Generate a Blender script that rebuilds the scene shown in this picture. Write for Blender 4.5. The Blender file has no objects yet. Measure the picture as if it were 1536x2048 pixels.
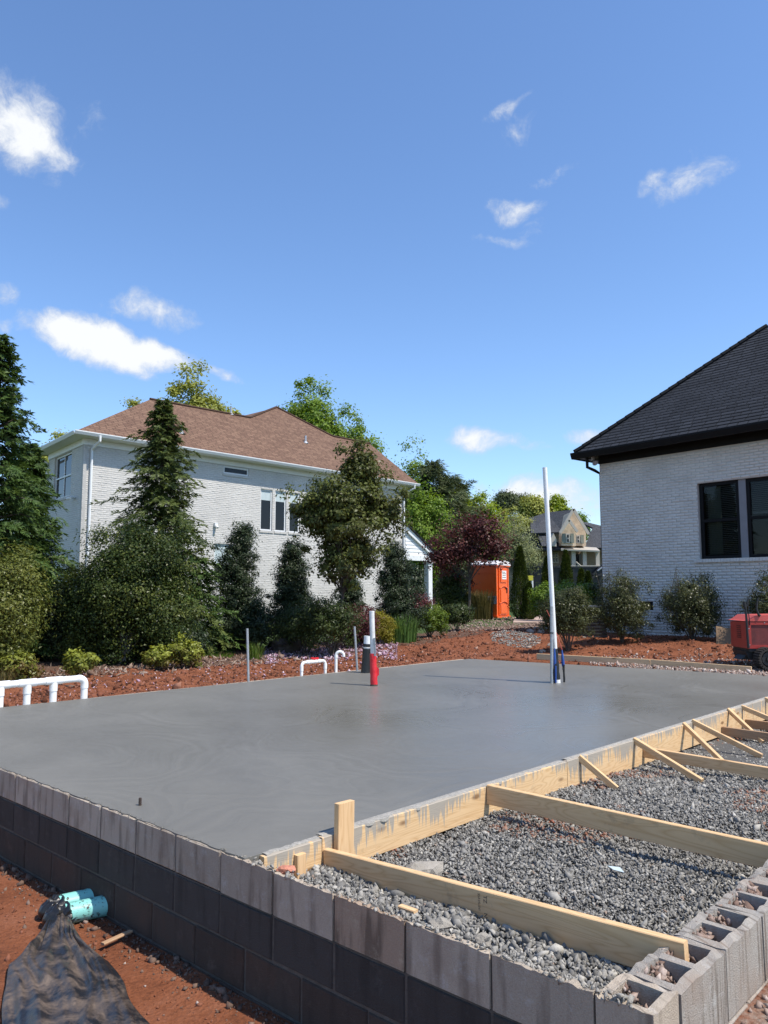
import bpy, bmesh, math, random
import numpy as np
from mathutils import Vector, Matrix, Quaternion, noise

SC = bpy.context.scene
COL = SC.collection
R = math.radians
rng = np.random.default_rng(11)
random.seed(11)

# ------------------------------------------------------------------ camera, sky, sun, exposure
CAM_H = 1.3
PITCH = 5.839
F, CX, CY, HY = 1545.0, 768.0, 1024.0, 1182.0
cam = bpy.data.cameras.new('camera')
cam.sensor_fit = 'VERTICAL'
cam.sensor_height = 24.0
cam.sensor_width = 18.0
cam.lens = 24.0 * F / 2048.0
cam.clip_start = 0.05
cam.clip_end = 2000
camo = bpy.data.objects.new('camera', cam)
COL.objects.link(camo)
camo.location = (0, 0, CAM_H)
camo.rotation_euler = (R(90 + PITCH), 0, 0)
SC.camera = camo

SUN_EL, SUN_AZ = 58.0, 118.0
sun_v = Vector((math.sin(R(SUN_AZ)) * math.cos(R(SUN_EL)), math.cos(R(SUN_AZ)) * math.cos(R(SUN_EL)), math.sin(R(SUN_EL))))
sl = bpy.data.lights.new('sun', 'SUN')
sl.energy = 4.4
sl.angle = R(0.53)
sl.color = (1.0, 0.94, 0.85)
slo = bpy.data.objects.new('sun', sl)
COL.objects.link(slo)
slo.location = (20, -10, 40)
slo.rotation_euler = (-sun_v).to_track_quat('-Z', 'Y').to_euler()

SC.view_settings.view_transform = 'Standard'
SC.view_settings.look = 'None'
SC.view_settings.exposure = 0.45
SC.view_settings.gamma = 1.0
SC.view_settings.use_curve_mapping = False

# ------------------------------------------------------------------ projection helpers (a photo pixel to a point of the place)
_th = math.atan((HY - CY) / F)
_c, _s = math.cos(_th), math.sin(_th)
EYE = np.array([0, 0, CAM_H])
def ray(px, py):
    x = px - CX; v = CY - py
    return np.array([x, F * _c - v * _s, F * _s + v * _c])
def P(px, py, z=0.0):
    r = ray(px, py); return EYE + r * ((z - CAM_H) / r[2])
def D(px, py, Y):
    r = ray(px, py); return EYE + r * (Y / r[1])
def PL(px, py, p0, n):
    r = ray(px, py); return EYE + r * (np.dot(np.array(p0) - EYE, n) / np.dot(r, n))
O0 = P(512, 1712)
_az = R(43.2)
U = np.array([math.sin(_az), math.cos(_az), 0.0])
W = np.array([-math.cos(_az), math.sin(_az), 0.0])
Z = np.array([0, 0, 1.0])
def uw(u, w, z=0.0):
    p = O0 + u * U + w * W; p[2] = z; return p
def to_uw(x, y):
    dx, dy = x - O0[0], y - O0[1]
    return dx * U[0] + dy * U[1], dx * W[0] + dy * W[1]
def proj_np(p):
    d = p - EYE
    x = d[:, 0]; y = d[:, 1] * _c + d[:, 2] * _s; v = -d[:, 1] * _s + d[:, 2] * _c
    y = np.maximum(y, 1e-3)
    return CX + F * x / y, CY - F * v / y

# ------------------------------------------------------------------ world: Nishita sky with scattered fair-weather clouds
wd = bpy.data.worlds.new('World')
SC.world = wd
wd.use_nodes = True
nt = wd.node_tree
nt.nodes.clear()
def N(t, type_, **kw):
    n = t.nodes.new(type_)
    for k, v in kw.items():
        if k == 'ins':
            for kk, vv in v.items(): n.inputs[kk].default_value = vv
        else: setattr(n, k, v)
    return n
def LK(t, a, ao, b, bi): t.links.new(a.outputs[ao], b.inputs[bi])
out = N(nt, 'ShaderNodeOutputWorld')
bg = N(nt, 'ShaderNodeBackground'); bg.inputs[1].default_value = 0.15
sky = N(nt, 'ShaderNodeTexSky', sky_type='NISHITA', sun_disc=False)
sky.sun_elevation = R(SUN_EL); sky.sun_rotation = R(SUN_AZ)
sky.altitude = 250; sky.air_density = 1.0; sky.dust_density = 0.3; sky.ozone_density = 5.0
tc = N(nt, 'ShaderNodeTexCoord')
hs = N(nt, 'ShaderNodeHueSaturation', ins={'Saturation': 1.05, 'Value': 1.10, 'Hue': 0.502})
LK(nt, sky, 0, hs, 'Color')
def math_n(t, op, a, b=None, clamp=False):
    m = N(t, 'ShaderNodeMath', operation=op, use_clamp=clamp)
    for i, v in enumerate((a, b)):
        if v is None: continue
        if isinstance(v, (int, float)): m.inputs[i].default_value = v
        else: t.links.new(v, m.inputs[i])
    return m.outputs[0]
# domain warp so the outlines are ragged
wn = N(nt, 'ShaderNodeTexNoise', noise_dimensions='3D', ins={'Scale': 9.0, 'Detail': 3.0, 'Roughness': 0.55})
LK(nt, tc, 'Generated', wn, 'Vector')
wsub = N(nt, 'ShaderNodeVectorMath', operation='SUBTRACT'); wsub.inputs[1].default_value = (0.5, 0.5, 0.5)
LK(nt, wn, 'Color', wsub, 0)
wsc = N(nt, 'ShaderNodeVectorMath', operation='SCALE'); wsc.inputs['Scale'].default_value = 0.075
LK(nt, wsub, 0, wsc, 0)
wadd = N(nt, 'ShaderNodeVectorMath', operation='ADD')
LK(nt, tc, 'Generated', wadd, 0); LK(nt, wsc, 0, wadd, 1)
dirn = wadd.outputs[0]
# (pixel centre, half width, half height, tilt, strength)
clouds = [((30, 245), 150, 85, 20, 1.2), ((105, 285), 90, 52, 30, .95), ((195, 265), 40, 40, 60, .35), ((185, 688), 138, 46, 17, 1.6), ((300, 715), 105, 33, 12, 1.5), ((285, 620), 95, 30, 4, .75), ((415, 738), 70, 20, 24, .95),
          ((-5, 405), 32, 18, 0, .7), ((0, 575), 30, 26, 0, .6), ((0, 640), 26, 18, 0, .6),
          ((1000, 218), 62, 15, -22, .62), ((1015, 262), 58, 28, -20, .58), ((1085, 347), 85, 22, -8, .60), ((1025, 428), 58, 38, 0, .95),
          ((1065, 478), 34, 22, -40, .75), ((1020, 497), 72, 15, 5, .8), ((1330, 352), 45, 26, -15, .75), ((1405, 355), 88, 46, -8, .82),
          ((975, 886), 62, 24, 4, 1.15), ((1030, 892), 60, 16, 4, .55), ((1180, 866), 54, 19, -18, .95), ((1060, 1004), 160, 42, 0, 1.1), ((1130, 985), 60, 25, 0, .75), ((1190, 1015), 60, 14, 0, .5)]
acc = None
def add_cloud(c, ex, ey, amp):
    global acc
    c = Vector(c).normalized()
    def dot(v):
        d = N(nt, 'ShaderNodeVectorMath', operation='DOT_PRODUCT')
        nt.links.new(dirn, d.inputs[0]); d.inputs[1].default_value = v
        return d.outputs['Value']
    dx = dot(ex); dy = dot(ey); dz = dot(c)
    r2 = math_n(nt, 'ADD', math_n(nt, 'MULTIPLY', dx, dx), math_n(nt, 'MULTIPLY', dy, dy))
    m = math_n(nt, 'MULTIPLY', math_n(nt, 'SUBTRACT', 1.0, math_n(nt, 'MULTIPLY', r2, 0.56), True), amp)
    m = math_n(nt, 'MULTIPLY', m, math_n(nt, 'GREATER_THAN', dz, 0.2))
    acc = m if acc is None else math_n(nt, 'MAXIMUM', acc, m)
for (cx, cy), hw, hh, tilt, amp in clouds:
    c = Vector(ray(cx, cy)).normalized()
    t = R(tilt)
    e1 = Vector(ray(cx + 50 * math.cos(t), cy + 50 * math.sin(t))).normalized() - c
    e2 = Vector(ray(cx - 50 * math.sin(t), cy + 50 * math.cos(t))).normalized() - c
    e1 -= c * e1.dot(c); e2 -= c * e2.dot(c)
    a1 = e1.length * hw / 50; a2 = e2.length * hh / 50
    add_cloud(c, e1.normalized() / a1, e2.normalized() / a2, amp)
for az, el, hw, hh, amp in ((150, 30, .14, .06, .8), (205, 22, .16, .05, 1.0), (262, 33, .12, .06, .7), (75, 25, .14, .05, .7)):
    c = Vector((math.sin(R(az)) * math.cos(R(el)), math.cos(R(az)) * math.cos(R(el)), math.sin(R(el))))
    e1 = Vector((0, 0, 1)).cross(c).normalized(); e2 = c.cross(e1)
    add_cloud(c, e1 / hw, e2 / hh, amp)
cn = N(nt, 'ShaderNodeTexNoise', noise_dimensions='3D', ins={'Scale': 16.0, 'Detail': 10.0, 'Roughness': 0.66, 'Lacunarity': 2.15})
nt.links.new(dirn, cn.inputs['Vector'])
dens = math_n(nt, 'ADD', acc, math_n(nt, 'MULTIPLY', math_n(nt, 'SUBTRACT', cn.outputs[0], 0.5), 2.5))
gate = N(nt, 'ShaderNodeMapRange', interpolation_type='SMOOTHSTEP', ins={'From Min': 0.0, 'From Max': 0.12})
nt.links.new(acc, gate.inputs[0])
mr = N(nt, 'ShaderNodeMapRange', interpolation_type='SMOOTHSTEP', ins={'From Min': 0.30, 'From Max': 1.30})
nt.links.new(dens, mr.inputs[0])
cfac = math_n(nt, 'MULTIPLY', math_n(nt, 'MULTIPLY', mr.outputs[0], gate.outputs[0]), 0.96)
mx = N(nt, 'ShaderNodeMix', data_type='RGBA')
cr_ = ramp_w = N(nt, 'ShaderNodeValToRGB')
cr_.color_ramp.elements[0].color = (3.3, 3.6, 4.1, 1); cr_.color_ramp.elements[1].color = (4.9, 5.0, 5.1, 1)
cr_.color_ramp.elements[0].position = 0.5; cr_.color_ramp.elements[1].position = 1.0
nt.links.new(math_n(nt, 'MULTIPLY', dens, 0.75), cr_.inputs[0]); nt.links.new(cr_.outputs[0], mx.inputs['B'])
nt.links.new(cfac, mx.inputs['Factor']); LK(nt, hs, 0, mx, 'A')
nt.links.new(mx.outputs['Result'], bg.inputs[0])
LK(nt, bg, 0, out, 0)

# ------------------------------------------------------------------ object helpers
ORG = {}
def link(name, mesh, parent=None, label=None, cat=None, group=None, kind=None, mat=None):
    o = bpy.data.objects.new(name, mesh)
    COL.objects.link(o)
    if parent is not None:
        o.parent = parent
    if label: o['label'] = label
    if cat: o['category'] = cat
    if group: o['group'] = group
    if kind: o['kind'] = kind
    return o
def thing(name, loc, label, cat, group=None):
    o = bpy.data.objects.new(name, None)
    COL.objects.link(o)
    o.empty_display_size = 0.2
    o.location = Vector(loc)
    o['label'] = label; o['category'] = cat
    if group: o['group'] = group
    ORG[o.name] = np.array(loc, float)
    return o
def org(parent):
    if parent is None: return np.zeros(3)
    return ORG.get(parent.name, np.zeros(3))

class MB:
    def __init__(s): s.v = []; s.f = []; s.smooth = []
    def add(s, vs, fs, smooth=False):
        b = len(s.v); s.v.extend([tuple(map(float, v)) for v in vs])
        for f in fs: s.f.append(tuple(b + i for i in f)); s.smooth.append(smooth)
        return s
    def box(s, o, a, b, c):
        """box from corner o along the vectors a, b, c"""
        o, a, b, c = (np.array(q, float) for q in (o, a, b, c))
        vs = [o, o + a, o + a + b, o + b, o + c, o + a + c, o + a + b + c, o + b + c]
        fs = [(0, 3, 2, 1), (4, 5, 6, 7), (0, 1, 5, 4), (1, 2, 6, 5), (2, 3, 7, 6), (3, 0, 4, 7)]
        if np.dot(np.cross(a, b), c) < 0: fs = [f[::-1] for f in fs]
        return s.add(vs, fs)
    def beam(s, p0, p1, w, h, up=(0, 0, 1), ch=0.003):
        p0, p1, up = (np.array(q, float) for q in (p0, p1, up))
        d = p1 - p0; d /= np.linalg.norm(d)
        side = np.cross(d, up); side /= np.linalg.norm(side); up = np.cross(side, d)
        pr = []
        for sx, sy in ((-1, -1), (1, -1), (1, 1), (-1, 1)):
            a = (sx * w / 2, sy * (h / 2 - ch)); b = (sx * (w / 2 - ch), sy * h / 2)
            pr += [a, b] if sx * sy > 0 else [b, a]
        n = 8
        vs = [p0 + side * x + up * y for x, y in pr] + [p1 + side * x + up * y for x, y in pr]
        fs = [(i, (i + 1) % n, n + (i + 1) % n, n + i) for i in range(n)] + [tuple(range(n))[::-1], tuple(range(n, 2 * n))]
        return s.add(vs, fs)
    def tube(s, pts, rad, n=10, caps=True):
        pts = [np.array(p, float) for p in pts]
        if np.isscalar(rad): rad = [rad] * len(pts)
        vs = []; ref = None
        for i, p in enumerate(pts):
            d = pts[min(i + 1, len(pts) - 1)] - pts[max(i - 1, 0)]
            L = np.linalg.norm(d); d = d / (L if L > 1e-9 else 1)
            if ref is None:
                ref = np.array([1.0, 0, 0]) if abs(d[0]) < 0.8 else np.array([0, 1.0, 0])
            a = ref - d * np.dot(ref, d); a /= np.linalg.norm(a); b = np.cross(d, a); ref = a
            for k in range(n):
                t = 2 * math.pi * k / n
                vs.append(p + (a * math.cos(t) + b * math.sin(t)) * rad[i])
        fs = []
        for i in range(len(pts) - 1):
            for k in range(n):
                fs.append((i * n + k, i * n + (k + 1) % n, (i + 1) * n + (k + 1) % n, (i + 1) * n + k))
        s.add(vs, fs, True)
        if caps:
            b = len(s.v) - len(vs)
            s.f.append(tuple(b + i for i in range(n))[::-1]); s.smooth.append(False)
            s.f.append(tuple(b + (len(pts) - 1) * n + i for i in range(n))); s.smooth.append(False)
        return s
    def ring_pipe(s, p0, p1, ro, ri, n=20):
        """an open pipe with a wall"""
        p0, p1 = np.array(p0, float), np.array(p1, float)
        d = (p1 - p0) / np.linalg.norm(p1 - p0)
        ref = np.array([1.0, 0, 0]) if abs(d[0]) < 0.8 else np.array([0, 0, 1.0])
        a = np.cross(d, ref); a /= np.linalg.norm(a); b = np.cross(d, a)
        vs = []
        for p, r in ((p0, ro), (p1, ro), (p1, ri), (p0, ri)):
            for k in range(n):
                t = 2 * math.pi * k / n; vs.append(p + (a * math.cos(t) + b * math.sin(t)) * r)
        fs = []
        for i in range(4):
            j = (i + 1) % 4
            for k in range(n): fs.append((i * n + k, j * n + k, j * n + (k + 1) % n, i * n + (k + 1) % n))
        return s.add(vs, fs, True)
    def prism(s, poly, ext):
        """polygon of 3-D points extruded by the vector ext"""
        poly = [np.array(p, float) for p in poly]; ext = np.array(ext, float); n = len(poly)
        vs = poly + [p + ext for p in poly]
        fs = [tuple(range(n))[::-1], tuple(range(n, 2 * n))] + [(i, (i + 1) % n, n + (i + 1) % n, n + i) for i in range(n)]
        nn = np.zeros(3)
        for i in range(n): nn += np.cross(poly[i], poly[(i + 1) % n])
        if np.dot(nn, ext) < 0: fs = [f[::-1] for f in fs]
        return s.add(vs, fs)
    def build(s, name, mat, parent=None, label=None, cat=None, group=None, kind=None, loc=None):
        o0 = org(parent) if loc is None else np.array(loc, float)
        me = bpy.data.meshes.new(name)
        V = np.array(s.v, float) - o0
        me.from_pydata(V.tolist(), [], s.f)
        me.polygons.foreach_set('use_smooth', s.smooth)
        if any(s.smooth): me.set_sharp_from_angle(angle=R(40))
        me.materials.append(mat)
        o = link(name, me, parent, label, cat, group, kind)
        if loc is not None: o.location = Vector(o0 - org(parent))
        if parent is not None and loc is None: ORG[o.name] = o0
        return o

def np_mesh(name, V, Fq, mat, tint=None, smooth=False):
    """quads or tris from arrays, with a per-face 'tint' value"""
    me = bpy.data.meshes.new(name)
    V = np.asarray(V, np.float32); Fq = np.asarray(Fq, np.int32)
    n, k = Fq.shape
    me.vertices.add(len(V)); me.vertices.foreach_set('co', V.ravel())
    me.loops.add(n * k); me.loops.foreach_set('vertex_index', Fq.ravel())
    me.polygons.add(n)
    me.polygons.foreach_set('loop_start', np.arange(0, n * k, k, dtype=np.int32))
    if smooth: me.polygons.foreach_set('use_smooth', np.ones(n, bool))
    me.update(calc_edges=True)
    if tint is not None:
        a = me.attributes.new('tint', 'FLOAT', 'FACE'); a.data.foreach_set('value', np.asarray(tint, np.float32))
    me.materials.append(mat)
    return me

# ------------------------------------------------------------------ materials
def mat_new(name):
    m = bpy.data.materials.new(name); m.use_nodes = True
    t = m.node_tree; b = t.nodes['Principled BSDF']
    return m, t, b
def ramp(t, stops):
    n = N(t, 'ShaderNodeValToRGB'); e = n.color_ramp.elements
    while len(e) < len(stops): e.new(0.5)
    for i, (p, c) in enumerate(stops):
        e[i].position = p; e[i].color = (*c, 1)
    return n
def plain(name, col, rough=0.5, var=0.12, scale=8.0, bump=0.0, bscale=60.0, metal=0.0, spec=0.5, obj=True):
    m, t, b = mat_new(name)
    tcn = N(t, 'ShaderNodeTexCoord')
    n1 = N(t, 'ShaderNodeTexNoise', ins={'Scale': scale, 'Detail': 5.0, 'Roughness': 0.6})
    LK(t, tcn, 'Object', n1, 'Vector')
    c = np.array(col)
    r = ramp(t, [(0.25, tuple(c * (1 - var))), (0.75, tuple(np.minimum(c * (1 + var), 1)))])
    LK(t, n1, 0, r, 0); LK(t, r, 0, b, 'Base Color')
    b.inputs['Roughness'].default_value = rough; b.inputs['Metallic'].default_value = metal
    b.inputs['Specular IOR Level'].default_value = spec
    if bump > 0:
        n2 = N(t, 'ShaderNodeTexNoise', ins={'Scale': bscale, 'Detail': 6.0, 'Roughness': 0.65})
        LK(t, tcn, 'Object', n2, 'Vector')
        bp = N(t, 'ShaderNodeBump', ins={'Strength': bump, 'Distance': 0.01})
        LK(t, n2, 0, bp, 'Height'); LK(t, bp, 0, b, 'Normal')
    return m
def leaf_mat(name, c0, c1, c2, rough=0.45, trans=0.3, sat=1.0):
    m, t, b = mat_new(name)
    c0, c1, c2 = (tuple(min(.5, q * k) for q, k in zip(c, (1.42, 1.38, 1.05))) for c in (c0, c1, c2))
    at = N(t, 'ShaderNodeAttribute', attribute_name='tint')
    r = ramp(t, [(0.0, c0), (0.5, c1), (1.0, c2)])
    LK(t, at, 'Fac', r, 0); LK(t, r, 0, b, 'Base Color')
    b.inputs['Roughness'].default_value = rough
    b.inputs['Specular IOR Level'].default_value = 0.22
    tr = N(t, 'ShaderNodeBsdfTranslucent')
    hsn = N(t, 'ShaderNodeHueSaturation', ins={'Saturation': 1.1, 'Value': 1.3, 'Hue': 0.49})
    LK(t, r, 0, hsn, 'Color'); LK(t, hsn, 0, tr, 0)
    ms = N(t, 'ShaderNodeMixShader'); ms.inputs[0].default_value = trans
    LK(t, b, 0, ms, 1); LK(t, tr, 0, ms, 2)
    LK(t, ms, 0, t.nodes['Material Output'], 0)
    return m

M = {}
# wet, freshly trowelled concrete
def make_slab_mat():
    m, t, b = mat_new('fresh_concrete')
    tcn = N(t, 'ShaderNodeTexCoord')
    n1 = N(t, 'ShaderNodeTexNoise', ins={'Scale': 0.55, 'Detail': 4.0, 'Roughness': 0.5, 'Distortion': 0.8}); LK(t, tcn, 'Object', n1, 'Vector')
    n2 = N(t, 'ShaderNodeTexNoise', ins={'Scale': 5.0, 'Detail': 8.0, 'Roughness': 0.62, 'Distortion': 1.2}); LK(t, tcn, 'Object', n2, 'Vector')
    # trowel arcs: rings round scattered centres
    vor = N(t, 'ShaderNodeTexVoronoi', feature='F1', ins={'Scale': 0.55, 'Randomness': 1.0})
    dis = N(t, 'ShaderNodeVectorMath', operation='ADD')
    nw = N(t, 'ShaderNodeTexNoise', ins={'Scale': 0.9, 'Detail': 2.0}); LK(t, tcn, 'Object', nw, 'Vector')
    LK(t, tcn, 'Object', dis, 0); LK(t, nw, 'Color', dis, 1)
    LK(t, dis, 0, vor, 'Vector')
    arcn = N(t, 'ShaderNodeTexNoise', noise_dimensions='1D', ins={'Scale': 26.0, 'Detail': 4.0, 'Roughness': 0.7})
    arcd = math_n(t, 'ADD', vor.outputs['Distance'], math_n(t, 'MULTIPLY', n2.outputs[0], 0.02))
    t.links.new(arcd, arcn.inputs['W'])
    r = ramp(t, [(0.30, (0.128, 0.121, 0.104)), (0.52, (0.152, 0.145, 0.126)), (0.74, (0.178, 0.170, 0.149))])
    mix = math_n(t, 'ADD', math_n(t, 'MULTIPLY', n1.outputs[0], 0.60), math_n(t, 'ADD', math_n(t, 'MULTIPLY', n2.outputs[0], 0.22), math_n(t, 'MULTIPLY', arcn.outputs[0], 0.18)))
    t.links.new(mix, r.inputs[0]); LK(t, r, 0, b, 'Base Color')
    # the middle, round the risers, is still wet
    wet = N(t, 'ShaderNodeVectorMath', operation='DISTANCE'); wet.inputs[1].default_value = (1.2, 1.0, 0.0)
    wd_ = N(t, 'ShaderNodeVectorMath', operation='ADD'); wsc_ = N(t, 'ShaderNodeVectorMath', operation='SCALE'); wsc_.inputs['Scale'].default_value = 3.0
    LK(t, nw, 'Color', wsc_, 0); LK(t, tcn, 'Object', wd_, 0); LK(t, wsc_, 0, wd_, 1); LK(t, wd_, 0, wet, 0)
    wm = N(t, 'ShaderNodeMapRange', interpolation_type='SMOOTHSTEP', ins={'From Min': 1.5, 'From Max': 6.5, 'To Min': 0.30, 'To Max': 0.62}); LK(t, wet, 'Value', wm, 0)
    rm = math_n(t, 'ADD', wm.outputs[0], math_n(t, 'MULTIPLY', math_n(t, 'SUBTRACT', math_n(t, 'ADD', math_n(t, 'MULTIPLY', n1.outputs[0], 0.5), math_n(t, 'MULTIPLY', arcn.outputs[0], 0.5)), 0.5), 0.55))
    t.links.new(rm, b.inputs['Roughness'])
    b.inputs['Specular IOR Level'].default_value = 0.42
    bp = N(t, 'ShaderNodeBump', ins={'Strength': 0.13, 'Distance': 0.02})
    hgt = math_n(t, 'ADD', math_n(t, 'MULTIPLY', arcn.outputs[0], 0.7), math_n(t, 'MULTIPLY', n2.outputs[0], 0.5))
    t.links.new(hgt, bp.inputs['Height']); LK(t, bp, 0, b, 'Normal')
    return m
M['slab'] = make_slab_mat()

def make_block_mat(name, base, stain, streak=0.6, rough=0.9, dust=(0.3, 0.26, 0.22), dustamt=0.35):
    """concrete block: pores, vertical slurry streaks, muddy blotches; differs from block to block"""
    m, t, b = mat_new(name)
    geo = N(t, 'ShaderNodeNewGeometry')
    oi = N(t, 'ShaderNodeObjectInfo')
    sep = N(t, 'ShaderNodeSeparateXYZ'); LK(t, geo, 'Position', sep, 0)
    al = math_n(t, 'ADD', math_n(t, 'MULTIPLY', sep.outputs[0], 0.9), math_n(t, 'MULTIPLY', sep.outputs[1], 0.43))
    comb = N(t, 'ShaderNodeCombineXYZ')
    t.links.new(math_n(t, 'MULTIPLY', al, 38.0), comb.inputs[0]); t.links.new(math_n(t, 'MULTIPLY', sep.outputs[2], 2.2), comb.inputs[2])
    st = N(t, 'ShaderNodeTexNoise', ins={'Scale': 1.0, 'Detail': 3.0, 'Roughness': 0.5}); LK(t, comb, 0, st, 'Vector')
    str_ = N(t, 'ShaderNodeMapRange', ins={'From Min': 0.52, 'From Max': 0.66}); LK(t, st, 0, str_, 0)
    big = N(t, 'ShaderNodeTexNoise', ins={'Scale': 2.6, 'Detail': 6.0, 'Roughness': 0.65}); LK(t, geo, 'Position', big, 'Vector')
    por = N(t, 'ShaderNodeTexNoise', ins={'Scale': 170.0, 'Detail': 4.0, 'Roughness': 0.7}); LK(t, geo, 'Position', por, 'Vector')
    c = np.array(base)
    r = ramp(t, [(0.1, tuple(c * 0.6)), (0.9, tuple(np.minimum(c * 1.35, 1)))])
    val = math_n(t, 'ADD', math_n(t, 'MULTIPLY', oi.outputs['Random'], 0.32), math_n(t, 'MULTIPLY', por.outputs[0], 0.68))
    t.links.new(val, r.inputs[0])
    m1 = N(t, 'ShaderNodeMix', data_type='RGBA'); m1.inputs['B'].default_value = (*stain, 1)
    t.links.new(math_n(t, 'MULTIPLY', str_.outputs[0], streak), m1.inputs['Factor']); LK(t, r, 0, m1, 'A')
    bm = N(t, 'ShaderNodeMapRange', ins={'From Min': 0.5, 'From Max': 0.72}); LK(t, big, 0, bm, 0)
    m2 = N(t, 'ShaderNodeMix', data_type='RGBA'); m2.inputs['B'].default_value = (*dust, 1)
    t.links.new(math_n(t, 'MULTIPLY', bm.outputs[0], dustamt), m2.inputs['Factor']); t.links.new(m1.outputs['Result'], m2.inputs['A'])
    spl = N(t, 'ShaderNodeTexNoise', ins={'Scale': 11.0, 'Detail': 9.0, 'Roughness': 0.75}); LK(t, geo, 'Position', spl, 'Vector')
    sm_ = N(t, 'ShaderNodeMapRange', ins={'From Min': 0.55, 'From Max': 0.70, 'To Max': 0.40}); LK(t, spl, 0, sm_, 0)
    m3 = N(t, 'ShaderNodeMix', data_type='RGBA'); m3.inputs['B'].default_value = (*np.minimum(c * 1.9 + .02, .6), 1)
    LK(t, sm_, 0, m3, 'Factor'); t.links.new(m2.outputs['Result'], m3.inputs['A'])
    t.links.new(m3.outputs['Result'], b.inputs['Base Color'])
    b.inputs['Roughness'].default_value = rough
    b.inputs['Specular IOR Level'].default_value = 0.25
    bp = N(t, 'ShaderNodeBump', ins={'Strength': 0.9, 'Distance': 0.008})
    t.links.new(math_n(t, 'ADD', por.outputs[0], math_n(t, 'MULTIPLY', big.outputs[0], 0.8)), bp.inputs['Height']); LK(t, bp, 0, b, 'Normal')
    return m
M['block_top'] = make_block_mat('stained_block', (0.46, 0.385, 0.30), (0.15, 0.115, 0.085), 0.6, dust=(0.17, 0.10, 0.07))
M['block_clean'] = make_block_mat('weathered_block', (0.37, 0.335, 0.29), (0.13, 0.10, 0.075), 0.75, dust=(0.30, 0.20, 0.135), dustamt=0.6)
M['block_black'] = make_block_mat('damp_proofed_block', (0.056, 0.049, 0.044), (0.028, 0.025, 0.022), 0.5, rough=0.75, dust=(0.06, 0.05, 0.045))
M['block_mud'] = make_block_mat('muddy_block', (0.068, 0.050, 0.040), (0.04, 0.03, 0.024), 0.5, dust=(0.13, 0.06, 0.035))
M['block_red'] = make_block_mat('reddish_block', (0.36, 0.265, 0.19), (0.10, 0.072, 0.052), 0.7, dust=(0.20, 0.085, 0.05), dustamt=0.6)
M['mortar'] = plain('mortar', (0.12, 0.105, 0.09), 0.95, 0.3, 30, 0.8, 120)
M['mortar_dark'] = plain('dark_mortar', (0.10, 0.086, 0.072), 0.95, 0.3, 30, 0.8, 120)
M['slurry'] = plain('dried_slurry', (0.36, 0.335, 0.29), 0.9, 0.3, 45, 0.9, 150)

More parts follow.
